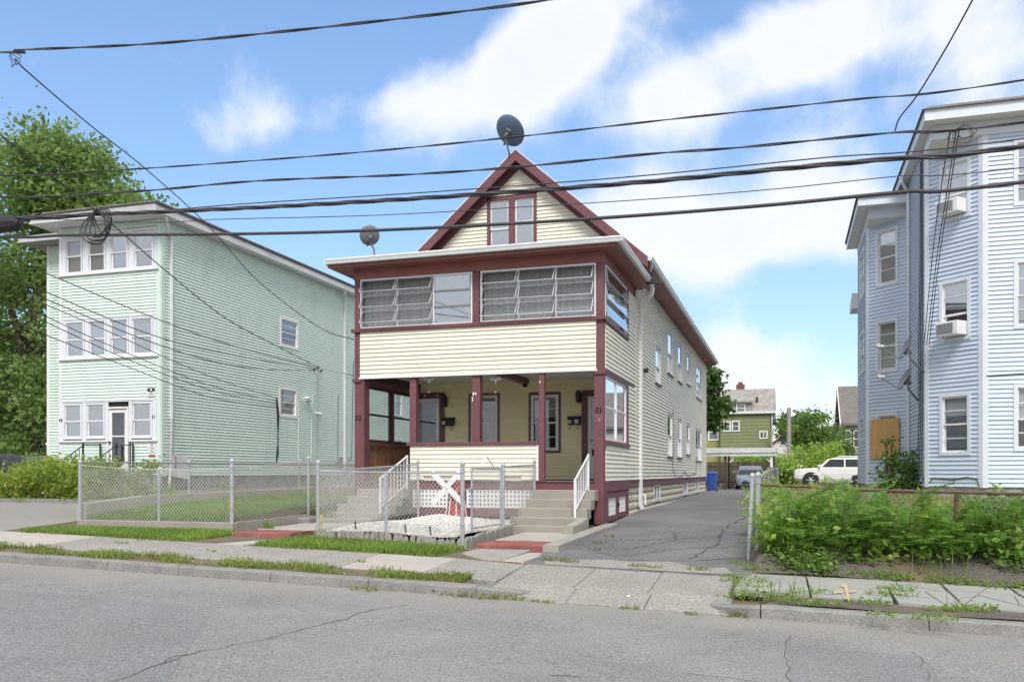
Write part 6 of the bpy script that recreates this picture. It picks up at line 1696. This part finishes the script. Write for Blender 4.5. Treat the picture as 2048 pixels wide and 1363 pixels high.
# slack coil and splice case on the bundle at the left
def coil(label, px, py, Y, rx, rz, n, r):
    c = atY(px, py, Y); t = thing('cable_coil', label, 'cable coil', tuple(c))
    for k in range(n):
        a = .6 + .1*k; pts = [(c.x + rx*a*math.cos(th) - .10*k*.4, c.y + .05*math.sin(th*2+k), c.z + rz*(.85+.06*k)*math.sin(th) - .03*k) for th in [i*2*math.pi/22 for i in range(23)]]
        MB().tube(pts, r, 5, cap=False).build('loop', cable, t)
coil('looped coil of slack cable hanging before the mint house', 205, 440, 11.95, .26, .24, 5, .014)
sc = atY(14, 447, 12.0); t = thing('splice_case', 'black splice case hanging on the cables at the left edge', 'splice case', tuple(sc))
MB().tube([sc + Vector((-.5, 0, 0)), sc + Vector((-.42, 0, 0)), sc + Vector((.2, 0, -.01)), sc + Vector((.28, 0, -.01))], [.06, .14, .14, .05], 10).build('case', black, t)
for k in range(3): MB().tube([sc + Vector((.25, 0, .02-.03*k)), sc + Vector((.5, 0, .06)), sc + Vector((.75, 0, .12))], .016, 5).build('pigtail', cable, t)
# service drops
def drop(label, pts, r, group='service wires dropping to the houses', name='service_wire', m=None):
    return tag(MB().tube(catm(pts, 10), r, 5).build(name, m or cable, None, smooth=True), label, 'wire', group)
hook = atX(634, 736, GX1) + Vector((.15, 0, 0))
drop('long service wire running from upper left down to the mint house conduit', [atY(30, 118, 9.6), atY(60, 148, 10.2), atY(180, 250, 12.5), atY(300, 345, 15), atY(420, 455, 19), atY(520, 565, 22.5), atY(640, 655, 26), atX(712, 680, -11.5)], .012)
drop('service wire falling past the coil to the conduit head', [atY(-360, 30, 9.5), atY(-160, 160, 10.4), atY(-40, 240, 11), atY(70, 325, 12), atY(205, 432, 14), atY(330, 540, 17), atY(450, 635, 20), atY(560, 695, 23), hook], .013)
for k, (a, b_, c_, lab) in enumerate((((0, 508), (300, 632), (480, 695), 'upper of the fanned wires across the mint house'), ((0, 545), (300, 668), (480, 712), 'second of the fanned wires across the mint house'), ((0, 560), (320, 690), (500, 735), 'third of the fanned wires across the mint house'))):
    drop(lab, [atY(a[0]-420, a[1]-150, 11.3), atY(a[0]-200, a[1]-74, 11.8), atY(*a, 12.5), atY(*b_, 16), atY(*c_, 20), hook + Vector((0, -.1*k, -.06*k))], .010)
knot = atX(551, 796, GX1) + Vector((.1, 0, 0))
for k, (a, b_, c_, lab) in enumerate((((0, 572), (200, 655), (420, 752), 'upper of the four wires to the cable stack on the mint house'), ((0, 590), (200, 682), (420, 770), 'second of the four wires to the cable stack on the mint house'), ((0, 602), (250, 716), (430, 782), 'third of the four wires to the cable stack on the mint house'), ((0, 634), (260, 735), (430, 796), 'lowest of the four wires to the cable stack on the mint house'))):
    drop(lab, [atY(a[0]-420, a[1]-150, 11.3), atY(a[0]-200, a[1]-74, 11.8), atY(*a, 12.6), atY(*b_, 16), atY(*c_, 20), knot + Vector((0, 0, -.12*k))], .009)
drop('taut wire from the conduit to the cream house corner', [hook, atX(680, 745, -15), atX(706, 750, XL-.1)], .012)
# drop from the street cables to the blue house
drop('wire hanging from the top right corner of the sky', [atY(1952, -20, 10.5), atY(1943, 4, 10.8), atY(1890, 100, 11.3), atY(1835, 190, 11.8), atY(1800, 235, 11.95), atY(1790, 262, 12)], .010)
for k, (x0, x1, x2, lab) in enumerate(((1900, 1880, 1848, 'leftmost of the wires dropping along the blue house corner'), (1912, 1893, 1853, 'second of the wires dropping along the blue house corner'), (1918, 1898, 1858, 'third of the wires dropping along the blue house corner'))):
    drop(lab, [atY(x0, 264-2*k, 12), atY(x1, 390, 16), atY((x1+x2)/2, 520, 20), atX(x2, 690, 3.12)], .009)
coil('tangled loops of wire on the cable before the blue house', 1935, 262, 12, .17, .09, 3, .005)
coil('small loops of wire at the left end of the top power cable', 32, 118, 9.5, .09, .09, 2, .005)
pp = atZ(1253, 1178, .11); tag(MB().hexa([(pp.x-.04, pp.y-.05, apronz(pp.x, pp.y)+.004), (pp.x+.05, pp.y-.04, apronz(pp.x, pp.y)+.004), (pp.x+.04, pp.y+.05, apronz(pp.x, pp.y)+.006), (pp.x-.05, pp.y+.04, apronz(pp.x, pp.y)+.005), (pp.x-.04, pp.y-.05, apronz(pp.x, pp.y)+.007), (pp.x+.05, pp.y-.04, apronz(pp.x, pp.y)+.02), (pp.x+.04, pp.y+.05, apronz(pp.x, pp.y)+.03), (pp.x-.05, pp.y+.04, apronz(pp.x, pp.y)+.008)]).build('paper_scrap', white), 'small white scrap of paper on the driveway apron', 'litter')
# ------------------------------------------------------------------ plants
def leaf_quads(mb, p, d, n, L, w):
    """one leaf: base p, direction d, normal n; a folded lozenge"""
    s = d.cross(n); b = len(mb.v)
    mb.v += [tuple(p), tuple(p + d*L*.45 + s*w - n*w*.25), tuple(p + d*L), tuple(p + d*L*.45 - s*w - n*w*.25)]
    mb.f += [(b, b+1, b+2), (b, b+2, b+3)]
def rvec():
    while True:
        v = Vector((random.uniform(-1, 1), random.uniform(-1, 1), random.uniform(-1, 1)))
        if .05 < v.length < 1: return v.normalized()
def clump_cloud(mb, centres, per, spread, size, up=.35, squash=.7, out=None):
    for c in centres:
        for _ in range(per):
            o = Vector((random.gauss(0, 1), random.gauss(0, 1), random.gauss(0, squash))) * spread
            n = (rvec() + Vector((0, 0, up*2))).normalized(); d = n.orthogonal().normalized(); d = (d*math.cos(a := random.uniform(0, 6.28)) + n.cross(d)*math.sin(a))
            d = (d + Vector((0, 0, -.25))).normalized(); L = random.uniform(*size)
            leaf_quads(mb, c + o, d, n, L, L*.32)
def ell_pts(c, r, n, shell=.55):
    out = []
    for _ in range(n):
        v = rvec(); k = random.uniform(shell, 1)
        out.append(Vector((c[0] + v.x*r[0]*k, c[1] + v.y*r[1]*k, c[2] + v.z*r[2]*k)))
    return out
bark = mat('bark', (.11, .085, .065), .95, .25, 4, .6, 20, stretch=(4, 4, 1))
def tree(name, label, base, trunk_h, r, lobes, per, spread, size, lm, n_cl, group=None, limbs=True):
    t = thing(name, label, 'tree', base, group)
    x, y, z = base
    top = Vector((x, y, z + trunk_h))
    tb = MB().tube([(x, y, z-.3), (x+.1*r, y, z+trunk_h*.4), (x-.1, y+.05, z+trunk_h)], [r*1.25, r, r*.6], 10)
    cs = []
    for (c, rr) in lobes:
        pts = ell_pts(c, rr, n_cl); cs += pts
        if limbs: tb.tube([(x, y, z+trunk_h*.75), tuple(top.lerp(Vector(c), .5) + Vector((0, 0, -.2))), tuple(c)], [r*.5, r*.3, r*.1], 6)
    if limbs:
        for p in random.sample(cs, min(len(cs), 30)):
            c = min((Vector(l[0]) for l in lobes), key=lambda q: (q-p).length); tb.tube([tuple(c), tuple(c.lerp(p, .55) + Vector((0, 0, .1))), tuple(p)], [r*.14, r*.08, .012], 4)
    tb.build('trunk', bark, t)
    mb = MB(); clump_cloud(mb, cs, per, spread, size); mb.build('crown', lm, t)
    return t
random.seed(11)
maple = leafmat('maple_leaves', [(.10, .18, .05), (.15, .25, .06), (.20, .31, .09), (.25, .36, .12), (.13, .21, .07)], .5)
tree('maple_tree', 'tall leafy green maple behind the mint house at the left edge', (-34.5, 33, 1.0), 7, .42,
     [((-33.6, 33, 12.8), (5.4, 4.5, 3.6)), ((-29.9, 33.5, 13.0), (2.5, 2.2, 1.9)), ((-32.4, 33, 15.6), (2.6, 2.6, 2.4)), ((-37, 33, 13.0), (4, 4, 5.0)), ((-34, 32, 8.2), (5.6, 3, 3.8)), ((-34, 31.5, 4.4), (5.2, 2.5, 2.8))], 85, .50, (.18, .36), maple, 74)
darkl = leafmat('dark_leaves', [(.02, .045, .014), (.03, .065, .018), (.05, .095, .025)], .2)
for k, (px, Y, zc, r, lab) in enumerate(((0, 42, 6.5, (5, 3, 5.5), 'dark leafy tree filling the gap behind the maple'), (60, 50, 6, (6, 3, 5.6), 'dense dark tree far behind the left driveway'))):
    c = atY(px, 0, Y); tree('leafy_tree', lab, (c.x, Y, 1), 4, .3, [((c.x, Y, zc), r), ((c.x-5, Y, zc-.8), r)], 60, .5, (.25, .5), darkl, 110, limbs=False)
# tree of heaven behind the rear corner of the cream house
ail = leafmat('drooping_leaves', [(.035, .085, .02), (.06, .13, .03), (.10, .19, .05)], .35)
tree('young_tree', 'drooping green tree peeking round the rear corner of the cream house', (-4.6, 49.5, .7), 4.6, .12, [((-4.6, 49.5, 6.4), (.95, .9, 1.5)), ((-4.2, 49.5, 5.0), (.9, .8, .9))], 40, .3, (.2, .42), ail, 42)
# trees and bushes behind the suv
mid = leafmat('mid_green_leaves', [(.07, .15, .03), (.11, .21, .04), (.17, .28, .06), (.22, .33, .09)], .4)
for (px, Y, zc, rr, lab) in ((1612, 72, 5.0, (2.1, 1.6, 1.5), 'bushy green tree right of the grey pole'), (1640, 76, 4.2, (2.4, 1.8, 1.5), 'lower green tree before the dark grey house'), (1590, 90, 6.0, (1.8, 1.6, 1.6), 'dull green tree behind the grey pole')):
    c = atY(px, 0, Y); tree('leafy_tree', lab, (c.x, Y, .9), 2.6, .14, [((c.x, Y, zc), rr), ((c.x+.9, Y+.5, zc-1.1), (rr[0]*.8, rr[1], rr[2]*.8))], 50, .3, (.14, .32), mid if Y < 85 else darkl, 60)
bright = leafmat('bright_weed_leaves', [(.18, .31, .05), (.25, .40, .08), (.32, .46, .10), (.40, .48, .15)], .5)
def bush(label, c, rr, lm, n_cl, per, spread, size, name='bush'):
    t = thing(name, label, 'bush', (c[0], c[1], c[2]-rr[2]))
    st = MB()
    for k in range(5):
        a = k*1.26; st.tube([(c[0]+.1*math.cos(a), c[1]+.1*math.sin(a), c[2]-rr[2]-.1), (c[0]+rr[0]*.5*math.cos(a), c[1]+rr[1]*.5*math.sin(a), c[2]+rr[2]*.3)], [.03, .012], 5)
    st.build('stems', bark, t)
    mb = MB(); clump_cloud(mb, ell_pts(c, rr, n_cl, .35), per, spread, size); mb.build('foliage', lm, t); return t
for (px, Y, zc, rr, lab) in ((1572, 60.5, 1.7, (1.3, 1.0, 1.3), 'bright green bush at the left bumper of the white suv'), (1615, 63, 2.1, (1.6, 1.1, 1.5), 'bright green bush above the white suv bonnet'), (1655, 64, 2.4, (1.7, 1.1, 1.5), 'feathery bright bush behind the white suv roof'), (1528, 66, 2.4, (2.2, .8, .9), 'bright leaves showing between carport roof and stockade fence')):
    c = atY(px, 0, Y); bush(lab, (c.x, Y, zc), rr, bright, 55, 40, .22, (.12, .28))

# ---- hedge at the left
hedgel = leafmat('hedge_leaves', [(.10, .19, .03), (.16, .28, .04), (.26, .35, .05), (.38, .40, .09), (.13, .22, .04)], .45)
random.seed(3)
hc = []
for i in range(330):
    x = random.uniform(-23, -14.9); top = 1.76 + .22*math.sin(x*1.3) + (.25 if -16.6 < x < -15.3 else 0); y = random.uniform(17.4, 18.6)
    if x > -15.2 and random.random() < .6: continue
    hc.append(Vector((x, y, random.uniform(.85, top))))
hd = thing('hedge', 'overgrown yellow green hedge along the left driveway', 'hedge', (-18, 18, .9))
mb = MB(); clump_cloud(mb, hc, 60, .15, (.06, .13)); mb.build('foliage', hedgel, hd)
st = MB()
for k in range(14):
    x = -22.5 + k*.54; st.tube([(x, 18, .8), (x+random.uniform(-.1, .1), 18+random.uniform(-.2, .2), 1.5)], [.03, .014], 5)
st.build('stems', bark, hd)
MB().box(-24, -14.6, 17.25, 17.4, .7, .98).build('planter_kerb', granite, hd)

# ---- bush at the blue house
c = atY(1805, 0, 24.6)
vine = leafmat('glossy_vine_leaves', [(.08, .17, .035), (.12, .23, .05), (.18, .31, .08)], .4)
bush('leafy shrub climbing at the foot of the blue house bay', (c.x, 24.9, 1.5), (.75, .7, .75), vine, 34, 40, .12, (.07, .14), 'shrub')
bush('thin shoots of leaves before the plywood sheet', (c.x-.25, 25.0, 2.2), (.22, .2, .55), vine, 8, 22, .09, (.06, .12), 'shrub')

# ---- grass
grassm = leafmat('lawn_grass', [(.12, .22, .035), (.17, .29, .05), (.22, .35, .065), (.30, .37, .11)], .45)
drygrass = leafmat('dry_grass', [(.10, .18, .03), (.20, .24, .06), (.34, .30, .12), (.13, .21, .04), (.28, .27, .10)], .3)
def grass(name, label, m, areas, zf, hgt, dens, w=.006, bend=.5, parent=None, patch=0):
    mb = MB()
    for (x0, x1, y0, y1, *k) in areas:
        n = int((x1-x0)*(y1-y0)*dens*(k[0] if k else 1))
        for _ in range(n):
            x, y = random.uniform(x0, x1), random.uniform(y0, y1)
            if patch and (math.sin(x*2.3+1.3*math.sin(y*3.1)) + math.sin(x*5.1+y*4.2) + random.uniform(-1, 1)) < patch: continue
            h = random.uniform(*hgt); a = random.uniform(0, 6.28); l = h*bend*random.uniform(.2, 1); z = zf(x, y)
            dx, dy = math.cos(a), math.sin(a); ww = w*random.uniform(.6, 1.4); b = len(mb.v)
            mb.v += [(x-dy*ww, y+dx*ww, z-.01), (x+dy*ww, y-dx*ww, z-.01), (x+dx*l*.4+dy*ww*.7, y+dy*l*.4-dx*ww*.7, z+h*.6), (x+dx*l*.4-dy*ww*.7, y+dy*l*.4+dx*ww*.7, z+h*.6), (x+dx*l, y+dy*l, z+h)]
            mb.f += [(b, b+1, b+2, b+3), (b+3, b+2, b+4)]
    return mb.build(name, m, parent, label=label, kind='stuff') if parent is None else mb.build(name, m, parent, kind='stuff')
random.seed(17)
lawnbase = mat('lawn_turf', (.10, .17, .04), .95, .2, 3, .4, 30, fine=.3, fscale=25)
sheet('lawn', -13.9, -10.38, 14.74, 24.5, lambda x, y: lot_M(x, y) + .012, lawnbase, 12, 24, kind='structure')
grass('lawn_grass', 'mown green lawn grass inside the left fence', grassm, [(-13.88, -10.4, 14.76, 19.5, 1.0), (-13.88, -10.4, 19.5, 24.5, .4)], lambda x, y: lot_M(x, y)+.01, (.05, .11), 1500, .007)
turf = sheet('verge_turf', -13.6, -10.42, 12.92, 14.54, lambda x, y: lot_M(x, y) + .006, lawnbase, 20, 8, kind='structure')
grass('bank_grass', 'lush green grass bank before the left fence', grassm, [(-13.7, -10.1, 12.94, 14.54), (-13.95, -13.7, 13.1, 14.5, .3)], lambda x, y: gz(x, y), (.04, .12), 2600, .008, .9)
sheet('verge_turf', -8.75, -5.35, 12.95, 14.55, lambda x, y: lot_C(x, y) + .008, lawnbase, 16, 8, kind='structure')
grass('edging_grass', 'lush green grass strip before the scalloped edging', grassm, [(-8.7, -5.4, 13.0, 14.5)], lambda x, y: gz(x, y), (.04, .12), 2600, .008, .9)
grass('kerb_strip_grass', 'patchy half dry grass between kerb and sidewalk', drygrass, [(-16, -4.15, 11.0, 11.52)], lambda x, y: gz(x, y), (.02, .07), 2600, .007, 1.2, patch=-.35)
grass('kerb_strip_grass', 'stray grass blades creeping over kerb and sidewalk edges', drygrass, [(-15, -4.2, 10.9, 11.02, 1), (-15, -4.2, 11.5, 11.66, 1), (-13.6, -10, 12.8, 12.95, 1.4), (-8.8, -5.3, 12.8, 12.95, 1.4)], lambda x, y: max(gz(x, y), walkz(x, y) if y > 11.5 else sl_(x)+.145), (.02, .07), 700, .007, 1.3, patch=.2)
grass('kerb_strip_grass', 'greener tufts of grass between kerb and sidewalk', grassm, [(-14.5, -4.2, 11.02, 11.5, .6), (-6.5, -4.2, 11.02, 11.5, .8)], lambda x, y: gz(x, y), (.03, .08), 2300, .008, 1.2, patch=.45)
# ---- tufts in joints and cracks
tuft_spots = []
def tufts(name, label, m, spots, hgt=(.05, .14), n=60, r=.12, w=.006, broad=0):
    mb = MB()
    if broad:                                    # low broad-leaved weeds among the blades
        for (x, y, z, *k) in spots:
            s = k[0] if k else 1
            for _ in range(int(broad*s)):
                a = random.uniform(0, 6.28); rr = r*s*math.sqrt(random.random())
                p = Vector((x + rr*math.cos(a)*1.5, y + rr*math.sin(a)*.7, z + random.uniform(.005, .05*s))); nn = (rvec() + Vector((0, 0, 1.3))).normalized(); d = nn.orthogonal().normalized(); d = d*math.cos(a) + nn.cross(d)*math.sin(a)
                L = random.uniform(.025, .065); leaf_quads(mb, p, d, nn, L, L*.34)
    for (x, y, z, *k) in spots:
        s = k[0] if k else 1
        for _ in range(int(n*s)):
            a = random.uniform(0, 6.28); rr = r*s*math.sqrt(random.random()); h = random.uniform(*hgt)*min(1.3, s); a2 = random.uniform(0, 6.28)
            px_, py_ = x + rr*math.cos(a)*1.6, y + rr*math.sin(a)*.7; l = h*random.uniform(.2, .9); b = len(mb.v); dx, dy = math.cos(a2), math.sin(a2)
            mb.v += [(px_-dy*w, py_+dx*w, z), (px_+dy*w, py_-dx*w, z), (px_+dx*l*.4+dy*w*.7, py_+dy*l*.4-dx*w*.7, z+h*.65), (px_+dx*l*.4-dy*w*.7, py_+dy*l*.4+dx*w*.7, z+h*.65), (px_+dx*l, py_+dy*l, z+h)]
            mb.f += [(b, b+1, b+2, b+3), (b+3, b+2, b+4)]
    return mb.build(name, m, label=label, kind='stuff')
def gp(px, py, z0, zf):
    d = ray(px, py); t = 6.0
    while t < 60:
        p = CP + d*t
        if p.z <= zf(p.x, p.y) + .002: break
        t += .01
    return (p.x, p.y, zf(p.x, p.y))
rz = lambda x, y: sl_(x)
tufts('gutter_weeds', 'weed tufts growing along the foot of the kerb', drygrass, [(*gp(725, 1180, 0, rz), 1.2), (*gp(905, 1190, 0, rz), 1.5), (*gp(960, 1195, 0, rz), 1.6), (*gp(1000, 1197, 0, rz), 1.3), (*gp(1048, 1200, 0, rz), .8), (*gp(1087, 1204, 0, rz), .6), (*gp(212, 1132, 0, rz), .8), (*gp(1258, 1217, 0, rz), .6), (*gp(1385, 1228, 0, rz), .5), (*gp(1470, 1233, 0, rz), .9)], (.03, .09), 24, broad=30)
tufts('joint_weeds', 'small weed tufts in the sidewalk joints', grassm, [(*gp(245, 1086, .35, walkz), .8), (*gp(425, 1102, .3, walkz), .5), (*gp(725, 1123, .2, walkz), .6), (*gp(280, 1080, .35, walkz), .4), (*gp(120, 1055, .4, walkz), .9)], (.02, .07), 25, broad=25)
fz = lambda x, y: flagz(x, y)
tufts('flagstone_weeds', 'weeds and grass growing between the broken flagstones', grassm, [(*gp(1488, 1160, .2, fz), 1.6), (*gp(1495, 1195, .15, fz), 1.8), (*gp(1530, 1197, .15, fz), 2.0), (*gp(1500, 1172, .2, fz), 1.3), (*gp(1620, 1185, .1, fz), 1.3), (*gp(1600, 1205, .1, fz), 1.2), (*gp(1735, 1205, .1, fz), 1.2), (*gp(1785, 1190, .1, fz), 1.5), (*gp(1790, 1178, .1, fz), 1.2), (*gp(1660, 1209, .1, fz), .9), (*gp(1765, 1229, .08, fz), .9), (*gp(1865, 1238, .08, fz), 1.1), (*gp(1935, 1218, .08, fz), 1.3), (*gp(1955, 1216, .08, fz), 1.0), (*gp(1880, 1218, .08, fz), .9)], (.02, .07), 22, .15, w=.006, broad=60)
tufts('flagstone_weeds', 'tall seeding weed stalks at the driveway end of the flagstones', drygrass, [(*gp(1525, 1185, .15, fz), 1.5), (*gp(1555, 1195, .15, fz), 1.3), (*gp(1585, 1200, .15, fz), 1.2)], (.08, .26), 14, .2, .004)
bz = lambda x, y: gz(x, y)
tufts('bank_weeds', 'weeds sprouting where the tar bank meets the sidewalk', grassm, [(*gp(px, py, .15, bz), s) for px, py, s in ((1748, 1150, 1.7), (1770, 1155, 1.8), (1795, 1158, 1.3), (1880, 1163, 1.3), (1907, 1165, 1.5), (1965, 1170, 1.2), (2030, 1180, 2.2), (1680, 1150, 1.0), (1545, 1140, .9), (1490, 1132, 1.3), (1510, 1138, 1.1), (1470, 1128, .8), (2045, 1172, 1.6))], (.03, .10), 14, broad=50)
tufts('bank_weeds', 'dry seeding stalks on the tar bank', drygrass, [(*gp(px, py, .15, bz), s) for px, py, s in ((1755, 1150, 1.0), (1878, 1160, 1.5), (1905, 1160, 1.4), (1860, 1160, 1.0))], (.15, .38), 10, .16, .0035)
tufts('driveway_weeds', 'low weeds along the driveway edges and cracks', drygrass, [(*gp(px, py, .3, lambda x, y: drive_z(y)+.01), s) for px, py, s in ((1110, 1120, 1.2), (1140, 1123, .9), (1200, 1085, .8), (1275, 1132, .9), (1310, 1135, .7), (1395, 1139, 1.0), (1220, 1072, .7), (1190, 1098, .6))], (.03, .08), 60)
tufts('road_crack_moss', 'mossy grass in the long road crack', drygrass, [(x, y, sl_(x), random.uniform(.25, .5)) for x, y in CRACK[::2]], (.01, .03), 22, .05, .005)
random.seed(23)
# ---- weeds on the right-hand lot
sheet('lot_turf', -.4, 9, 14.5, 34, lambda x, y: lot_E(x, y) + .01, mat('dry_turf', (.30, .26, .12), .95, .2, 2, .4, 30, fine=.3, fscale=20, dirt=(.16, .21, .06, .8), dscale=.7, dlo=.4, dhi=.6), 20, 30, kind='structure')
strawm = leafmat('straw_grass', [(.34, .30, .10), (.26, .28, .07), (.18, .26, .05), (.40, .34, .14)], .35)
grass('lot_grass', 'straw coloured tall grass on the empty lot', strawm, [(-.3, 6, 17.5, 24, 1), (-.3, 3, 24, 40, .4)], lambda x, y: lot_E(x, y), (.12, .32), 420, .009, .6)
grass('lot_weeds', 'tall green weeds and grass behind the rusty fence', bright, [(-.35, 7, 14.5, 16.2, 1), (1.6, 7, 16.2, 18.6, .9), (-.35, 1.6, 16.2, 18, .35)], lambda x, y: lot_E(x, y), (.08, .40), 1100, .009, 1.0, patch=-.8)
# leafy undergrowth
mb = MB(); cs = []
for i in range(330):
    x, y = random.uniform(-.35, 7), random.uniform(13.95, 16.3); k = .26 + .25*abs(math.sin(x*1.7)) + (.35 if x < .8 else 0) + (.22 if x > 2.8 else 0)
    cs.append(Vector((x, y, lot_E(x, y) + random.uniform(.05, k))))
clump_cloud(mb, cs, 26, .17, (.07, .17)); mb.build('undergrowth', leafmat('undergrowth_leaves', [(.12, .23, .04), (.19, .33, .06), (.26, .42, .08), (.34, .46, .11)], .5), label='tangled leafy undergrowth under the sumac fronds', kind='stuff')
# tall thicket at the fence corner
for (px, Y, zc, rr, lab) in ((1560, 15.6, .92, (.5, .5, .48), 'thick bright weeds at the fence corner by the driveway'), (1545, 17.5, 1.1, (.35, .6, .42), 'weed thicket behind the fence corner'), (2010, 15.3, .95, (.7, .5, .45), 'leafy climber piled on the right end of the rusty fence')):
    c = atY(px, 0, Y); bush(lab, (c.x, Y, zc), rr, bright if px < 1900 else vine, 34, 44, .12, (.05, .12), 'weed_thicket')
# ground vine creeping down the bank
mb = MB(); cs = []
for i in range(75):
    x, y = random.uniform(2.6, 5.2), random.uniform(13.3, 14.6)
    if y < 14.2 - (x-2.5)*.75: continue
    cs.append(Vector((x, y, gz(x, y) + .07)))
clump_cloud(mb, cs, 26, .12, (.07, .13), up=1.2, squash=.25); mb.build('creeping_vine', vine, label='broad leaved vine creeping down the tar bank', kind='stuff')
mb = MB(); cs = []
for (px, py) in ((1600, 1095), (1610, 1110), (1590, 1118), (1618, 1125), (1600, 1135), (1635, 1130), (1650, 1138), (1625, 1142), (1575, 1130), (1550, 1100), (1535, 1092), (1640, 1112), (1660, 1122), (1700, 1118), (1560, 1118), (1580, 1105), (1620, 1100)):
    p = gp(px, py+8, .2, bz); cs += [Vector((p[0]+random.uniform(-.08, .08), p[1]+random.uniform(-.08, .08), p[2]+random.uniform(.04, .14))) for _ in range(3)]
clump_cloud(mb, cs, 30, .09, (.05, .10), up=.8); mb.build('spilling_weeds', mid, label='leafy weeds spilling down the bank to the sidewalk', kind='stuff')

# ---- sumac-like seedlings: stem and feathered fronds, each frond a part
frondm = leafmat('frond_leaves', [(.11, .23, .05), (.16, .31, .06), (.23, .40, .08)], .45)
frondy = leafmat('young_frond_leaves', [(.22, .27, .05), (.30, .28, .08), (.16, .26, .05)], .4)
def frond_mesh(n, droop, m, seed):
    random.seed(seed); mb = MB(); pts = []
    for i in range(9):
        t = i/8; pts.append(Vector((t, 0, .12*math.sin(t*2.2) - droop*t*t)))
    mb.tube([tuple(p) for p in pts], [.010, .010, .009, .008, .007, .006, .005, .004, .003], 4)
    for i in range(n):
        t = .16 + .82*i/(n-1); k = min(7, int(t*8)); p = pts[k].lerp(pts[k+1], t*8-k)
        L = .30*(1 - .55*abs(t-.42)*1.3) * random.uniform(.85, 1.1)
        for s in (-1, 1):
            d = Vector((.45, s*.9, -.22 + random.uniform(-.12, .08))).normalized(); nn = Vector((0, -s*.15, 1)).normalized(); nn = (nn - d*nn.dot(d)).normalized()
            leaf_quads(mb, p, d, nn, L, L*.15)
    leaf_quads(mb, pts[-1], Vector((1, 0, -.3)).normalized(), Vector((.28, 0, .96)), .2, .035)
    return mb.mesh('frond', m)
FR = [frond_mesh(10, .25, frondm, 1), frond_mesh(12, .45, frondm, 2), frond_mesh(11, .7, frondm, 3)]
FY_ = frond_mesh(9, .2, frondy, 4)
random.seed(31)
SEED = [(1540, 14.15), (1568, 14.4), (1590, 14.1), (1612, 14.35), (1640, 14.1), (1662, 14.4), (1690, 14.15), (1715, 14.5), (1738, 14.15), (1760, 14.4), (1785, 14.1), (1812, 14.45), (1835, 14.15), (1862, 14.4), (1885, 14.15), (1910, 14.35), (1938, 14.2), (1962, 14.5), (1990, 14.3), (2020, 14.5), (1600, 15.2), (1655, 15.4), (1705, 15.2), (1770, 15.5), (1840, 15.4), (1960, 15.6)]
ORD = 'first second third fourth fifth sixth seventh eighth ninth tenth eleventh twelfth thirteenth fourteenth fifteenth sixteenth seventeenth eighteenth nineteenth twentieth'.split()
for k, (px, y) in enumerate(SEED):
    x = atY(px, 0, y).x; z = gz(x, y); h = random.uniform(.36, .62) + (.12 if px < 1800 else 0)
    t = thing('sumac_seedling', ORD[k if k < 20 else k-20] + (' sumac seedling from the driveway post, at the bank edge' if k < 20 else ' sumac seedling from the driveway post, behind the rusty fence'), 'seedling', (x, y, z), 'sumac seedlings along the rusty fence')
    lx, ly = random.uniform(-.08, .08), random.uniform(-.12, .0)
    MB().tube([(x, y, z-.03), (x+lx*.5, y+ly*.5, z+h*.5), (x+lx, y+ly, z+h)], [.012, .009, .006], 5).build('stem', bark, t)
    n = random.randint(7, 10)
    for i in range(n):
        f_ = lerp(.25, 1.0, i/(n-1)); a = i*2.4 + random.uniform(-.4, .4) if random.random() < .6 else random.uniform(3.4, 6.0)
        top = i == n-1 and k % 4 == 0
        T = Matrix.Translation((x+lx*f_, y+ly*f_, z+h*f_)) @ Matrix.Rotation(a, 4, 'Z') @ Matrix.Rotation(-R(lerp(5, 48, f_) + random.uniform(-10, 12)), 4, 'Y') @ Matrix.Scale(random.uniform(.44, .72)*(1 if not top else .7), 4)
        inst('frond', FY_ if top else random.choice(FR), T, t)
# weeds by the mint house wall and little plants
tufts('wall_weeds', 'weeds at the foot of the mint house wall', grassm, [(GX1+.7, GY0+2.4, 1.08, 2.4), (GX1+.6, GY0+9, 1.08, 2.4), (-14.3, 17.6, 1.1, 1.6), (-10.1, 17.8, .55, 1.8), (-9.9, 15.3, .5, .8)], (.1, .3), 70)
tag(MB().lathe([(.02, 0), (.02, .16), (.06, .17), (.06, .26), (.02, .3)], 8, (xat(642, 15.2), 15.2, .5)).build('garden_stake_light', mat('yellow_plastic', (.7, .55, .05), .5)), 'small yellow topped stake by the gravel bed corner post', 'stake')
print('objects', len(bpy.data.objects))
